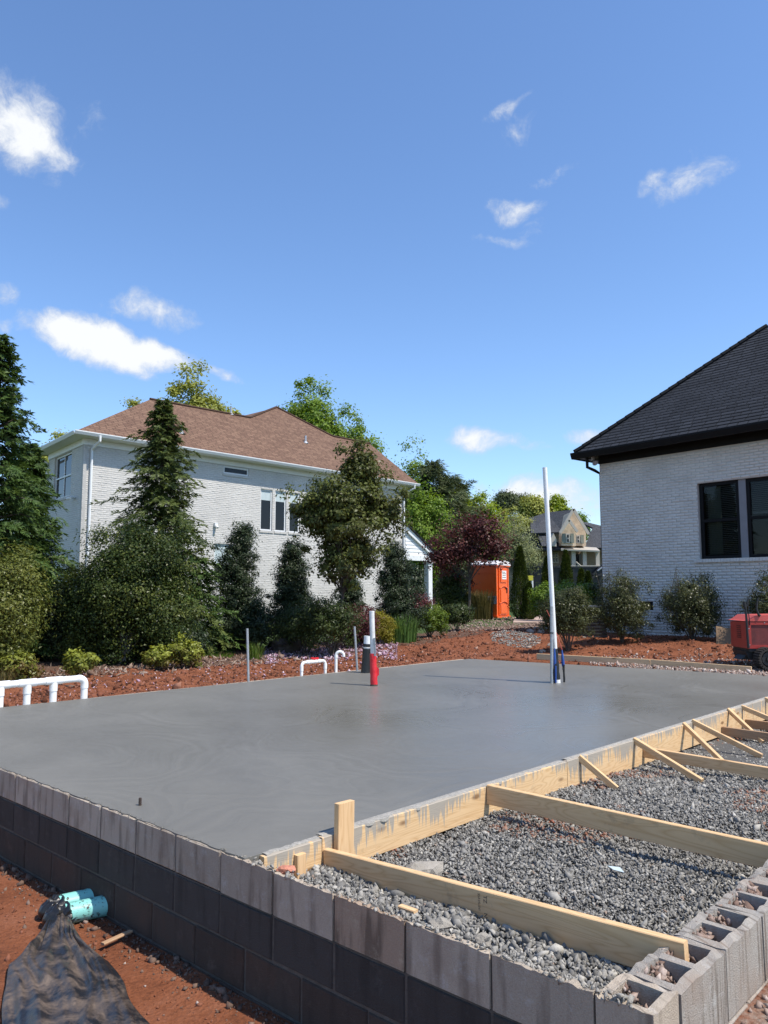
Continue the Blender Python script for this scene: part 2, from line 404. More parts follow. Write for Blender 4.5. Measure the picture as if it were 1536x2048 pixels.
def make_wood(name, light, dark, slurry=0.0):
    m, t, b = mat_new(name)
    tcn = N(t, 'ShaderNodeTexCoord'); oi = N(t, 'ShaderNodeObjectInfo')
    off = N(t, 'ShaderNodeVectorMath', operation='ADD')
    sc = N(t, 'ShaderNodeVectorMath', operation='SCALE'); sc.inputs['Scale'].default_value = 17.0
    cmb = N(t, 'ShaderNodeCombineXYZ')
    for i in range(3): LK(t, oi, 'Random', cmb, i)
    LK(t, cmb, 0, sc, 0); LK(t, tcn, 'Object', off, 0); LK(t, sc, 0, off, 1)
    mp = N(t, 'ShaderNodeMapping'); mp.inputs['Scale'].default_value = (0.9, 9.0, 9.0); LK(t, off, 0, mp, 0)
    wv = N(t, 'ShaderNodeTexNoise', ins={'Scale': 1.0, 'Detail': 2.0, 'Distortion': 0.6}); LK(t, mp, 0, wv, 'Vector')
    ring = math_n(t, 'ABSOLUTE', math_n(t, 'SINE', math_n(t, 'MULTIPLY', wv.outputs[0], 52.0)))
    mp2 = N(t, 'ShaderNodeMapping'); mp2.inputs['Scale'].default_value = (3.0, 120.0, 120.0); LK(t, off, 0, mp2, 0)
    fn = N(t, 'ShaderNodeTexNoise', ins={'Scale': 1.0, 'Detail': 3.0}); LK(t, mp2, 0, fn, 'Vector')
    r = ramp(t, [(0.0, tuple(dark)), (0.45, tuple((np.array(dark) + np.array(light)) / 2)), (0.95, tuple(light))])
    mixv = math_n(t, 'ADD', math_n(t, 'MULTIPLY', math_n(t, 'POWER', ring, 0.6), 0.6), math_n(t, 'MULTIPLY', fn.outputs[0], 0.45))
    t.links.new(mixv, r.inputs[0])
    # knots
    mpk = N(t, 'ShaderNodeMapping'); mpk.inputs['Scale'].default_value = (2.3, 6.5, 6.5); LK(t, off, 0, mpk, 0)
    vk = N(t, 'ShaderNodeTexVoronoi', ins={'Scale': 1.0}); LK(t, mpk, 0, vk, 'Vector')
    kn = N(t, 'ShaderNodeMapRange', ins={'From Min': 0.07, 'From Max': 0.14, 'To Min': 1.0, 'To Max': 0.0}); LK(t, vk, 'Distance', kn, 0)
    mk = N(t, 'ShaderNodeMix', data_type='RGBA'); mk.inputs['B'].default_value = (0.17, 0.085, 0.035, 1)
    t.links.new(math_n(t, 'MULTIPLY', kn.outputs[0], 0.8), mk.inputs['Factor']); LK(t, r, 0, mk, 'A')
    last = mk.outputs['Result']
    # muddy smudges
    sm = N(t, 'ShaderNodeTexNoise', ins={'Scale': 6.0, 'Detail': 6.0, 'Roughness': 0.7}); LK(t, off, 0, sm, 'Vector')
    smr = N(t, 'ShaderNodeMapRange', ins={'From Min': 0.60, 'From Max': 0.72, 'To Max': 0.45}); LK(t, sm, 0, smr, 0)
    msm = N(t, 'ShaderNodeMix', data_type='RGBA'); msm.inputs['B'].default_value = (0.24, 0.17, 0.11, 1)
    LK(t, smr, 0, msm, 'Factor'); t.links.new(last, msm.inputs['A']); last = msm.outputs['Result']
    if slurry > 0:
        # grey cement water runs down from the top edge (object z goes up the board)
        sp = N(t, 'ShaderNodeSeparateXYZ'); LK(t, tcn, 'Object', sp, 0)
        c2 = N(t, 'ShaderNodeCombineXYZ'); t.links.new(math_n(t, 'MULTIPLY', sp.outputs[0], 34.0), c2.inputs[0]); t.links.new(math_n(t, 'MULTIPLY', sp.outputs[2], 1.2), c2.inputs[2])
        ns = N(t, 'ShaderNodeTexNoise', ins={'Scale': 1.0, 'Detail': 2.5, 'Roughness': 0.55}); LK(t, c2, 0, ns, 'Vector')
        nb = N(t, 'ShaderNodeTexNoise', noise_dimensions='1D', ins={'Scale': 1.6, 'Detail': 2.0}); LK(t, sp, 0, nb, 'W')
        hgt = N(t, 'ShaderNodeMapRange', ins={'From Min': -0.11, 'From Max': 0.11, 'To Min': -0.55, 'To Max': 0.62}); LK(t, sp, 2, hgt, 0)
        v = math_n(t, 'ADD', math_n(t, 'ADD', hgt.outputs[0], math_n(t, 'MULTIPLY', math_n(t, 'SUBTRACT', ns.outputs[0], 0.5), 2.6)), math_n(t, 'MULTIPLY', math_n(t, 'SUBTRACT', nb.outputs[0], 0.5), 2.5))
        g = N(t, 'ShaderNodeMapRange', ins={'From Min': 0.32, 'From Max': 0.50, 'To Max': slurry}); t.links.new(v, g.inputs[0])
        ms = N(t, 'ShaderNodeMix', data_type='RGBA'); ms.inputs['B'].default_value = (0.30, 0.285, 0.25, 1)
        LK(t, g, 0, ms, 'Factor'); t.links.new(last, ms.inputs['A']); last = ms.outputs['Result']
    t.links.new(last, b.inputs['Base Color'])
    b.inputs['Roughness'].default_value = 0.75; b.inputs['Specular IOR Level'].default_value = 0.25
    bp = N(t, 'ShaderNodeBump', ins={'Strength': 0.25, 'Distance': 0.003}); t.links.new(mixv, bp.inputs['Height']); LK(t, bp, 0, b, 'Normal')
    return m
M['wood'] = make_wood('pine_board', (0.70, 0.470, 0.255), (0.51, 0.295, 0.130))
M['wood_form'] = make_wood('slurry_stained_pine', (0.70, 0.485, 0.265), (0.51, 0.305, 0.135), 0.85)
M['wood_old'] = make_wood('muddy_pine', (0.42, 0.27, 0.16), (0.27, 0.16, 0.09))
M['pvc'] = plain('white_pvc', (0.78, 0.78, 0.76), 0.35, 0.06, 14, 0.05, 60)
M['pvc_dirty'] = plain('scuffed_pvc', (0.66, 0.65, 0.62), 0.45, 0.18, 18, 0.05, 60)
M['galv'] = plain('galvanised_steel', (0.42, 0.43, 0.44), 0.42, 0.2, 40, 0.1, 200, metal=0.6)
M['black_plastic'] = plain('black_plastic', (0.012, 0.012, 0.013), 0.32, 0.4, 20, 0.25, 60)
M['red_tape'] = plain('red_tape', (0.62, 0.022, 0.03), 0.34, 0.18, 14, 0.5, 26)
M['blue'] = plain('blue_nylon', (0.02, 0.07, 0.28), 0.5, 0.3, 40)
M['wire_red'] = plain('red_wire', (0.45, 0.09, 0.06), 0.5, 0.2, 30)
M['rebar'] = plain('rusty_rebar', (0.06, 0.04, 0.03), 0.8, 0.4, 90, 0.5, 150)
M['trim_white'] = plain('white_trim_paint', (0.70, 0.71, 0.70), 0.5, 0.05, 5, 0.05, 60)
M['brick_white'] = plain('white_painted_brick', (0.60, 0.58, 0.54), 0.75, 0.15, 1.6, 0.35, 90)
M['brick_grey'] = plain('pale_grey_painted_brick', (0.53, 0.51, 0.475), 0.8, 0.13, 1.1, 0.35, 70)
M['mortar_white'] = plain('painted_mortar', (0.44, 0.425, 0.395), 0.85, 0.1, 4, 0.3, 90)
M['black_trim'] = plain('black_trim_paint', (0.008, 0.008, 0.009), 0.6, 0.2, 4, spec=0.15)
M['grey_trim'] = plain('grey_mullion_paint', (0.20, 0.20, 0.215), 0.6, 0.08, 6)
M['room'] = plain('dim_room', (0.02, 0.02, 0.022), 0.9, 0.2, 2)
M['blind'] = plain('blind_slats', (0.15, 0.15, 0.155), 0.6, 0.05, 5)
M['blind_white'] = plain('white_roller_blind', (0.45, 0.52, 0.52), 0.6, 0.05, 5)
M['curtain'] = plain('sage_curtain', (0.15, 0.18, 0.145), 0.8, 0.1, 10)
M['orange'] = plain('orange_polyethylene', (0.76, 0.115, 0.012), 0.42, 0.06, 3, 0.06, 30)
M['translucent_roof'] = plain('milky_roof', (0.72, 0.70, 0.70), 0.4, 0.1, 4)
M['dark_metal'] = plain('dark_machine_steel', (0.014, 0.014, 0.015), 0.55, 0.4, 9, 0.2, 60)
M['truck_black'] = plain('black_truck_paint', (0.008, 0.009, 0.012), 0.4, 0.3, 3)
M['red_paint'] = plain('faded_red_paint', (0.34, 0.03, 0.022), 0.45, 0.16, 6, 0.1, 40)
M['red_hood'] = plain('pale_red_hood', (0.50, 0.085, 0.07), 0.45, 0.12, 5)  # hood on top, a paler red than the body panels
M['red_dark'] = plain('dark_red_panel', (0.12, 0.018, 0.016), 0.6, 0.35, 9, 0.2, 50)  # recessed front panel and louvres, a deeper red than the frame
M['rubber'] = plain('rubber_track', (0.025, 0.021, 0.018), 0.85, 0.4, 14, 0.4, 60)
M['plywood'] = plain('weathered_plywood', (0.17, 0.105, 0.055), 0.8, 0.25, 4, 0.3, 30)
M['boulder'] = plain('brown_boulder', (0.075, 0.055, 0.042), 0.9, 0.45, 5, 0.9, 14)
M['rock'] = plain('tan_rock', (0.34, 0.27, 0.22), 0.9, 0.35, 7, 0.8, 20)
M['rubble'] = plain('concrete_rubble', (0.30, 0.27, 0.225), 0.95, 0.3, 12, 0.9, 60)
M['brick_red'] = plain('red_brick_scrap', (0.48, 0.19, 0.12), 0.9, 0.3, 30, 0.7, 90)
M['bark'] = plain('bark', (0.085, 0.068, 0.055), 0.9, 0.4, 12, 0.9, 40)
M['bark_pale'] = plain('pale_bark', (0.20, 0.18, 0.155), 0.9, 0.35, 10, 0.6, 40)
M['stone_wall'] = plain('tan_stone', (0.56, 0.43, 0.30), 0.9, 0.35, 2.2, 0.8, 4)
M['tan_brick'] = plain('tan_brick', (0.26, 0.195, 0.14), 0.9, 0.15, 6, 0.5, 12)
M['shutter'] = plain('sage_shutter', (0.20, 0.21, 0.17), 0.7, 0.1, 5)
M['cream'] = plain('cream_trim', (0.42, 0.38, 0.32), 0.6, 0.06, 4)
M['sign_back'] = plain('grey_sign_back', (0.26, 0.25, 0.25), 0.6, 0.1, 6)
M['paper'] = plain('white_paper', (0.75, 0.75, 0.72), 0.6, 0.04, 8)
M['ink'] = plain('dark_ink', (0.06, 0.04, 0.035), 0.8, 0.1, 8)
M['yellow'] = plain('yellow_paint', (0.55, 0.50, 0.04), 0.5, 0.1, 8)
M['iron'] = plain('black_iron', (0.01, 0.01, 0.011), 0.5, 0.2, 9)
M['ac'] = plain('dark_condenser', (0.045, 0.05, 0.055), 0.5, 0.2, 9)
M['ac_top'] = plain('grey_condenser_top', (0.13, 0.14, 0.15), 0.5, 0.2, 9)

def make_glass(name, tint, rough=0.03):
    m, t, b = mat_new(name)
    b.inputs['Base Color'].default_value = (*tint, 1)
    b.inputs['Roughness'].default_value = rough
    b.inputs['Specular IOR Level'].default_value = 0.22
    n = N(t, 'ShaderNodeTexNoise', ins={'Scale': 1.2, 'Detail': 1.0}); tcn = N(t, 'ShaderNodeTexCoord'); LK(t, tcn, 'Object', n, 'Vector')
    bp = N(t, 'ShaderNodeBump', ins={'Strength': 0.03, 'Distance': 0.05}); LK(t, n, 0, bp, 'Height'); LK(t, bp, 0, b, 'Normal')
    return m
M['glass_dark'] = make_glass('dark_window_glass', (0.012, 0.014, 0.017))
def make_clear_glass():
    m, t, b = mat_new('clear_pane')
    tr = N(t, 'ShaderNodeBsdfTransparent'); tr.inputs[0].default_value = (0.75, 0.78, 0.78, 1)
    gl = N(t, 'ShaderNodeBsdfGlossy'); gl.inputs['Roughness'].default_value = 0.02
    fr = N(t, 'ShaderNodeFresnel'); fr.inputs[0].default_value = 1.25
    ms = N(t, 'ShaderNodeMixShader'); LK(t, fr, 0, ms, 0); LK(t, tr, 0, ms, 1); LK(t, gl, 0, ms, 2)
    LK(t, ms, 0, t.nodes['Material Output'], 0)
    return m
M['glass_clear'] = make_clear_glass()

def make_shingle(name, cols, bw, bh, rough=0.95, bump=0.5):
    m, t, b = mat_new(name)
    uv = N(t, 'ShaderNodeUVMap')
    wn_ = N(t, 'ShaderNodeTexNoise', ins={'Scale': 3.0, 'Detail': 4.0}); LK(t, uv, 0, wn_, 'Vector')
    br = N(t, 'ShaderNodeTexBrick', offset=0.37, offset_frequency=2, squash=0.7, squash_frequency=3)
    br.inputs['Scale'].default_value = 1.0
    br.inputs['Brick Width'].default_value = bw; br.inputs['Row Height'].default_value = bh
    br.inputs['Mortar Size'].default_value = bh * 0.09; br.inputs['Mortar Smooth'].default_value = 0.3
    br.inputs['Color1'].default_value = (*cols[0], 1); br.inputs['Color2'].default_value = (*cols[1], 1); br.inputs['Mortar'].default_value = (*cols[2], 1)
    LK(t, uv, 0, br, 'Vector')
    gr = N(t, 'ShaderNodeTexNoise', ins={'Scale': 220.0, 'Detail': 2.0}); LK(t, uv, 0, gr, 'Vector')
    mx_ = N(t, 'ShaderNodeMix', data_type='RGBA', blend_type='MULTIPLY'); mx_.inputs['Factor'].default_value = 0.5
    rg = ramp(t, [(0.3, (0.6, 0.6, 0.6)), (0.7, (1.35, 1.35, 1.35))]); LK(t, gr, 0, rg, 0)
    LK(t, br, 'Color', mx_, 'A'); LK(t, rg, 0, mx_, 'B')
    mx2 = N(t, 'ShaderNodeMix', data_type='RGBA', blend_type='MULTIPLY'); mx2.inputs['Factor'].default_value = 0.35
    rg2 = ramp(t, [(0.3, (0.7, 0.7, 0.7)), (0.7, (1.25, 1.25, 1.25))]); LK(t, wn_, 0, rg2, 0)
    t.links.new(mx_.outputs['Result'], mx2.inputs['A']); LK(t, rg2, 0, mx2, 'B')
    t.links.new(mx2.outputs['Result'], b.inputs['Base Color'])
    b.inputs['Roughness'].default_value = rough; b.inputs['Specular IOR Level'].default_value = 0.2
    bp = N(t, 'ShaderNodeBump', invert=True, ins={'Strength': bump, 'Distance': 0.02}); LK(t, br, 'Fac', bp, 'Height'); LK(t, bp, 0, b, 'Normal')
    return m
M['roof_brown'] = make_shingle('brown_shingles', ((0.205, 0.125, 0.085), (0.14, 0.082, 0.057), (0.07, 0.042, 0.03)), 0.33, 0.145)
M['roof_black'] = make_shingle('charcoal_shingles', ((0.036, 0.040, 0.050), (0.022, 0.025, 0.032), (0.009, 0.010, 0.012)), 0.33, 0.145)
M['roof_grey'] = make_shingle('grey_shingles', ((0.075, 0.078, 0.085), (0.055, 0.057, 0.062), (0.035, 0.036, 0.04)), 0.4, 0.3)

def make_stone_mat(name, stops, rough=0.9):
    m, t, b = mat_new(name)
    at = N(t, 'ShaderNodeAttribute', attribute_name='tint')
    r = ramp(t, stops); LK(t, at, 'Fac', r, 0)
    geo = N(t, 'ShaderNodeNewGeometry')
    n = N(t, 'ShaderNodeTexNoise', ins={'Scale': 130.0, 'Detail': 3.0}); LK(t, geo, 'Position', n, 'Vector')
    rg = ramp(t, [(0.3, (0.75, 0.75, 0.75)), (0.7, (1.2, 1.2, 1.2))]); LK(t, n, 0, rg, 0)
    mx_ = N(t, 'ShaderNodeMix', data_type='RGBA', blend_type='MULTIPLY'); mx_.inputs['Factor'].default_value = 0.7
    LK(t, r, 0, mx_, 'A'); LK(t, rg, 0, mx_, 'B'); t.links.new(mx_.outputs['Result'], b.inputs['Base Color'])
    b.inputs['Roughness'].default_value = rough; b.inputs['Specular IOR Level'].default_value = 0.3
    return m
M['gravel'] = make_stone_mat('crushed_granite', [(0.0, (0.085, 0.082, 0.076)), (0.35, (0.18, 0.173, 0.158)), (0.75, (0.30, 0.286, 0.257)), (0.94, (0.46, 0.435, 0.385)), (0.96, (0.28, 0.20, 0.15)), (1.0, (0.22, 0.08, 0.045))], 0.8)
M['clods'] = make_stone_mat('clay_clods', [(0.0, (0.055, 0.020, 0.010)), (0.5, (0.17, 0.058, 0.029)), (0.92, (0.24, 0.100, 0.060)), (1.0, (0.36, 0.26, 0.20))], 0.95)
M['pale_gravel'] = make_stone_mat('pinkish_gravel', [(0.0, (0.16, 0.10, 0.075)), (0.5, (0.31, 0.23, 0.19)), (1.0, (0.50, 0.43, 0.38))], 0.9)
M['petal'] = make_stone_mat('pale_petals', [(0.0, (0.16, 0.12, 0.10)), (0.35, (0.32, 0.18, 0.24)), (0.7, (0.46, 0.31, 0.39)), (1.0, (0.60, 0.50, 0.53))], 0.7)
M['litter'] = make_stone_mat('mulch_chips', [(0.0, (0.09, 0.055, 0.04)), (0.6, (0.20, 0.13, 0.095)), (1.0, (0.36, 0.28, 0.22))], 0.95)

M['teal'] = None
def make_teal():
    m, t, b = mat_new('muddy_teal_pipe')
    geo = N(t, 'ShaderNodeNewGeometry')
    n = N(t, 'ShaderNodeTexNoise', ins={'Scale': 55.0, 'Detail': 5.0, 'Roughness': 0.7}); LK(t, geo, 'Position', n, 'Vector')
    n2 = N(t, 'ShaderNodeTexNoise', ins={'Scale': 9.0, 'Detail': 2.0}); LK(t, geo, 'Position', n2, 'Vector')
    v = math_n(t, 'ADD', n.outputs[0], math_n(t, 'MULTIPLY', n2.outputs[0], 0.5))
    r = N(t, 'ShaderNodeMapRange', ins={'From Min': 0.83, 'From Max': 0.9}); t.links.new(v, r.inputs[0])
    mx_ = N(t, 'ShaderNodeMix', data_type='RGBA'); mx_.inputs['A'].default_value = (0.23, 0.56, 0.50, 1); mx_.inputs['B'].default_value = (0.04, 0.035, 0.03, 1)
    LK(t, r, 0, mx_, 'Factor'); t.links.new(mx_.outputs['Result'], b.inputs['Base Color'])
    b.inputs['Roughness'].default_value = 0.4
    return m
M['teal'] = make_teal()
def make_sheet():
    m, t, b = mat_new('dusty_black_sheeting')
    geo = N(t, 'ShaderNodeNewGeometry')
    n = N(t, 'ShaderNodeTexNoise', ins={'Scale': 5.5, 'Detail': 9.0, 'Roughness': 0.72, 'Distortion': 0.7}); LK(t, geo, 'Position', n, 'Vector')
    n2 = N(t, 'ShaderNodeTexNoise', ins={'Scale': 90.0, 'Detail': 4.0, 'Roughness': 0.8}); LK(t, geo, 'Position', n2, 'Vector')
    v = math_n(t, 'ADD', n.outputs[0], math_n(t, 'MULTIPLY', n2.outputs[0], 0.28))
    r = N(t, 'ShaderNodeMapRange', ins={'From Min': 0.57, 'From Max': 0.90}); t.links.new(v, r.inputs[0])
    mx_ = N(t, 'ShaderNodeMix', data_type='RGBA'); mx_.inputs['A'].default_value = (0.014, 0.015, 0.018, 1); mx_.inputs['B'].default_value = (0.20, 0.145, 0.105, 1)
    LK(t, r, 0, mx_, 'Factor'); t.links.new(mx_.outputs['Result'], b.inputs['Base Color'])
    rr = N(t, 'ShaderNodeMapRange', ins={'To Min': 0.32, 'To Max': 0.9}); LK(t, r, 0, rr, 0); LK(t, rr, 0, b, 'Roughness')
    wr = N(t, 'ShaderNodeTexNoise', noise_dimensions='3D', ins={'Scale': 9.0, 'Detail': 6.0, 'Roughness': 0.6, 'Distortion': 0.5}); LK(t, geo, 'Position', wr, 'Vector')
    wrk = math_n(t, 'ABSOLUTE', math_n(t, 'SUBTRACT', wr.outputs[0], 0.5))
    bp = N(t, 'ShaderNodeBump', ins={'Strength': 0.5, 'Distance': 0.015}); t.links.new(math_n(t, 'ADD', math_n(t, 'MULTIPLY', wrk, 1.5), math_n(t, 'MULTIPLY', n.outputs[0], 0.25)), bp.inputs['Height']); LK(t, bp, 0, b, 'Normal')
    return m
M['sheet'] = make_sheet()

def make_ground():
    m, t, b = mat_new('ground_soil')
    geo = N(t, 'ShaderNodeNewGeometry')
    at = N(t, 'ShaderNodeAttribute', attribute_name='zone')     # r grass, g stony/dusty, b mulch
    sp = N(t, 'ShaderNodeSeparateColor'); LK(t, at, 'Color', sp, 0)
    n1 = N(t, 'ShaderNodeTexNoise', ins={'Scale': 1.7, 'Detail': 8.0, 'Roughness': 0.65}); LK(t, geo, 'Position', n1, 'Vector')
    n2 = N(t, 'ShaderNodeTexNoise', ins={'Scale': 30.0, 'Detail': 8.0, 'Roughness': 0.75}); LK(t, geo, 'Position', n2, 'Vector')
    n3 = N(t, 'ShaderNodeTexVoronoi', feature='F1', ins={'Scale': 48.0}); LK(t, geo, 'Position', n3, 'Vector')
    v = math_n(t, 'ADD', math_n(t, 'MULTIPLY', n1.outputs[0], 0.58), math_n(t, 'MULTIPLY', n2.outputs[0], 0.46))
    clay = ramp(t, [(0.36, (0.060, 0.020, 0.010)), (0.52, (0.20, 0.068, 0.030)), (0.68, (0.265, 0.105, 0.056)), (0.8, (0.35, 0.19, 0.12))]); t.links.new(v, clay.inputs[0])
    grass = ramp(t, [(0.3, (0.030, 0.050, 0.014)), (0.6, (0.060, 0.095, 0.025)), (0.8, (0.11, 0.12, 0.045))]); t.links.new(v, grass.inputs[0])
    stony = ramp(t, [(0.3, (0.15, 0.105, 0.08)), (0.6, (0.28, 0.21, 0.165)), (0.8, (0.40, 0.34, 0.29))]); t.links.new(v, stony.inputs[0])
    mulch = ramp(t, [(0.3, (0.05, 0.03, 0.02)), (0.6, (0.13, 0.075, 0.05)), (0.8, (0.24, 0.17, 0.13))]); t.links.new(v, mulch.inputs[0])
    last = clay.outputs[0]
    for ch, rr in ((1, stony), (2, mulch), (0, grass)):
        k = N(t, 'ShaderNodeMapRange', ins={'From Min': 0.35, 'From Max': 0.65})
        t.links.new(math_n(t, 'ADD', sp.outputs[ch], math_n(t, 'MULTIPLY', math_n(t, 'SUBTRACT', n2.outputs[0], 0.5), 0.9)), k.inputs[0])
        mm = N(t, 'ShaderNodeMix', data_type='RGBA'); LK(t, k, 0, mm, 'Factor'); t.links.new(last, mm.inputs['A']); LK(t, rr, 0, mm, 'B'); last = mm.outputs['Result']
    t.links.new(last, b.inputs['Base Color'])
    b.inputs['Roughness'].default_value = 0.95; b.inputs['Specular IOR Level'].default_value = 0.2
    bp = N(t, 'ShaderNodeBump', ins={'Strength': 0.85, 'Distance': 0.02})
    t.links.new(math_n(t, 'ADD', n2.outputs[0], math_n(t, 'MULTIPLY', n3.outputs['Distance'], 0.5)), bp.inputs['Height']); LK(t, bp, 0, b, 'Normal')
    return m
M['ground'] = make_ground()

L = {}
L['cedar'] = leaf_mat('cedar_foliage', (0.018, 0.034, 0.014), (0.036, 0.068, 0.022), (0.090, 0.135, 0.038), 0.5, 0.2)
L['cedar_brown'] = leaf_mat('bronzed_cedar_foliage', (0.022, 0.034, 0.014), (0.044, 0.064, 0.022), (0.105, 0.130, 0.038), 0.5, 0.2)
L['myrtle'] = leaf_mat('myrtle_leaves', (0.010, 0.018, 0.007), (0.027, 0.044, 0.013), (0.120, 0.135, 0.038), 0.4, 0.25)
L['laurel'] = leaf_mat('yellow_green_laurel', (0.040, 0.050, 0.014), (0.085, 0.100, 0.026), (0.165, 0.165, 0.045), 0.4, 0.25)
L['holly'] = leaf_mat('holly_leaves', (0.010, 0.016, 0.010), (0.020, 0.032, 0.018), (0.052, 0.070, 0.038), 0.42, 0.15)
L['cherry'] = leaf_mat('cherry_leaves', (0.044, 0.036, 0.020), (0.064, 0.078, 0.026), (0.120, 0.142, 0.042), 0.4, 0.3)
L['maple'] = leaf_mat('purple_maple_leaves', (0.024, 0.011, 0.012), (0.066, 0.022, 0.026), (0.120, 0.046, 0.050), 0.45, 0.3)
L['lorop'] = leaf_mat('burgundy_leaves', (0.030, 0.010, 0.014), (0.075, 0.022, 0.032), (0.14, 0.05, 0.065), 0.45, 0.3)
L['nandina'] = leaf_mat('nandina_leaves', (0.085, 0.050, 0.024), (0.130, 0.150, 0.036), (0.240, 0.270, 0.060), 0.4, 0.35)
L['gold'] = leaf_mat('golden_threadleaf', (0.075, 0.055, 0.012), (0.150, 0.140, 0.022), (0.26, 0.25, 0.03), 0.5, 0.3)
L['box'] = leaf_mat('boxwood_leaves', (0.038, 0.062, 0.012), (0.085, 0.130, 0.022), (0.16, 0.215, 0.035), 0.45, 0.3)
L['box_dark'] = leaf_mat('dark_boxwood_leaves', (0.014, 0.022, 0.009), (0.030, 0.045, 0.015), (0.070, 0.085, 0.028), 0.4, 0.2)
L['iris'] = leaf_mat('blade_leaves', (0.05, 0.10, 0.035), (0.085, 0.16, 0.055), (0.15, 0.24, 0.09), 0.45, 0.35)
L['grass'] = leaf_mat('grass_blades', (0.03, 0.065, 0.012), (0.06, 0.11, 0.02), (0.12, 0.16, 0.04), 0.5, 0.3)
L['brown_grass'] = leaf_mat('dry_grass_blades', (0.06, 0.055, 0.025), (0.10, 0.085, 0.035), (0.17, 0.13, 0.06), 0.6, 0.3)
L['lime'] = leaf_mat('fresh_spring_leaves', (0.075, 0.11, 0.014), (0.150, 0.205, 0.022), (0.26, 0.30, 0.045), 0.45, 0.4)
L['oak'] = leaf_mat('young_oak_leaves', (0.095, 0.115, 0.030), (0.19, 0.21, 0.055), (0.30, 0.31, 0.09), 0.5, 0.35)
L['green'] = leaf_mat('mid_green_leaves', (0.050, 0.092, 0.015), (0.11, 0.175, 0.028), (0.19, 0.26, 0.048), 0.45, 0.35)
L['pine'] = leaf_mat('pine_needles', (0.022, 0.034, 0.018), (0.045, 0.062, 0.030), (0.085, 0.10, 0.045), 0.55, 0.2)
L['sage'] = leaf_mat('sparse_sage_leaves', (0.10, 0.115, 0.07), (0.155, 0.175, 0.10), (0.23, 0.24, 0.15), 0.6, 0.35)
L['arbor'] = leaf_mat('arborvitae_foliage', (0.016, 0.028, 0.007), (0.035, 0.055, 0.011), (0.080, 0.10, 0.020), 0.5, 0.2)
L['abelia'] = leaf_mat('abelia_leaves', (0.018, 0.022, 0.011), (0.042, 0.050, 0.024), (0.115, 0.120, 0.060), 0.35, 0.25)
# ------------------------------------------------------------------ ground
def sst(a, b, x):
    t = np.clip((np.asarray(x, float) - a) / (b - a), 0, 1); return t * t * (3 - 2 * t)
def vnoise(x, y, seed=0):
    """smooth value noise on arrays"""
    xi = np.floor(x).astype(np.int64); yi = np.floor(y).astype(np.int64)
    fx = x - xi; fy = y - yi; fx = fx * fx * (3 - 2 * fx); fy = fy * fy * (3 - 2 * fy)
    def h(i, j):
        n = (i * 374761393 + j * 668265263 + seed * 2147483647) & 0xFFFFFFFF
        n = ((n ^ (n >> 13)) * 1274126177) & 0xFFFFFFFF
        return ((n ^ (n >> 16)) & 0xFFFF) / 65535.0
    return (h(xi, yi) * (1 - fx) + h(xi + 1, yi) * fx) * (1 - fy) + (h(xi, yi + 1) * (1 - fx) + h(xi + 1, yi + 1) * fx) * fy
def fbm(x, y, seed=0, o=4):
    s = 0; a = .5
    for i in range(o):
        s = s + a * vnoise(x * 2 ** i, y * 2 ** i, seed + i); a *= .5
    return s
HOUSE_R = np.array([5.63, 20.0, 0]); DR = np.array([.633, -.774, 0]); DR /= np.linalg.norm(DR); NR = np.array([DR[1], -DR[0], 0])   # right house corner, wall run, outward normal
def gz_base(x, y):
    x = np.asarray(x, float); y = np.asarray(y, float)
    u, w = to_uw(x, y)
    a = sst(-1.3, -0.15, u)
    zr = -0.60 + 0.33 * a + 0.30 * sst(5.5, 9.8, u)
    zl = -0.62 + 0.57 * sst(-2.2, 0.4, u)
    z = -0.62 + (zr + 0.62) * sst(-1.5, -2.0, w)
    z = z + (zl - z) * sst(5.0, 6.0, w)
    far = sst(9.6, 10.4, u)
    zf = 0.0
    z = z + (zf - z) * far
    rise = 0.26 * sst(15, 33, y)
    # planting bed banked up against the right house
    dn = (x - HOUSE_R[0]) * NR[0] + (y - HOUSE_R[1]) * NR[1]; ds = (x - HOUSE_R[0]) * DR[0] + (y - HOUSE_R[1]) * DR[1]
    bed = 0.24 * sst(4.6, 1.6, dn) * sst(-5.5, -2.0, ds) * sst(10.2, 11.2, u)
    left = sst(1.5, -3.0, x)
    rise = np.maximum(rise * (1 - left * 0.95), bed)
    z = z + rise + 0.0006 * np.clip(y - 60, 0, 400) * 3
    return z
def ground_noise(x, y):
    u, w = to_uw(x, y)
    rough = 0.12 + 0.88 * np.maximum(sst(6.15, 6.9, w) * sst(-1, 1, u), sst(10.6, 11.6, u))
    rough = rough * (1 - 0.75 * sst(20, 30, y))
    rough = np.maximum(rough, 0.4 * sst(0.0, -0.6, u) * sst(6.3, 5.5, w))
    n = (fbm(x * 2.2, y * 2.2, 3) - .48) * .10 + (np.abs(fbm(x * 5.5, y * 5.5, 9, 4) - .46)) * .11 + (fbm(x * 14, y * 14, 21, 3) - .43) * .05
    return n * rough
def in_found(x, y, m=0.0):
    u, w = to_uw(x, y)
    return (u > 0.06 + m) & (u < 10.2 - m) & (w > -1.9 + m) & (w < 5.85 - m)
def gz(x, y): return float(gz_base(x, y))
def axis(lo, hi, step, far_lo, far_hi, g=1.16):
    a = list(np.arange(lo, hi, step)); s = step
    while a[-1] < far_hi: s *= g; a.append(a[-1] + s)
    s = step
    while a[0] > far_lo: s *= g; a.insert(0, a[0] - s)
    return np.array(a)
gx = axis(-7.5, 8.5, 0.065, -500, 500); gy = axis(1.2, 19.0, 0.065, -300, 900)
X, Y = np.meshgrid(gx, gy)
Zg = gz_base(X, Y) + ground_noise(X, Y)
hole = in_found(X, Y, 0.0)
Zg = np.where(hole, -1.0, Zg)
nx, ny = len(gx), len(gy)
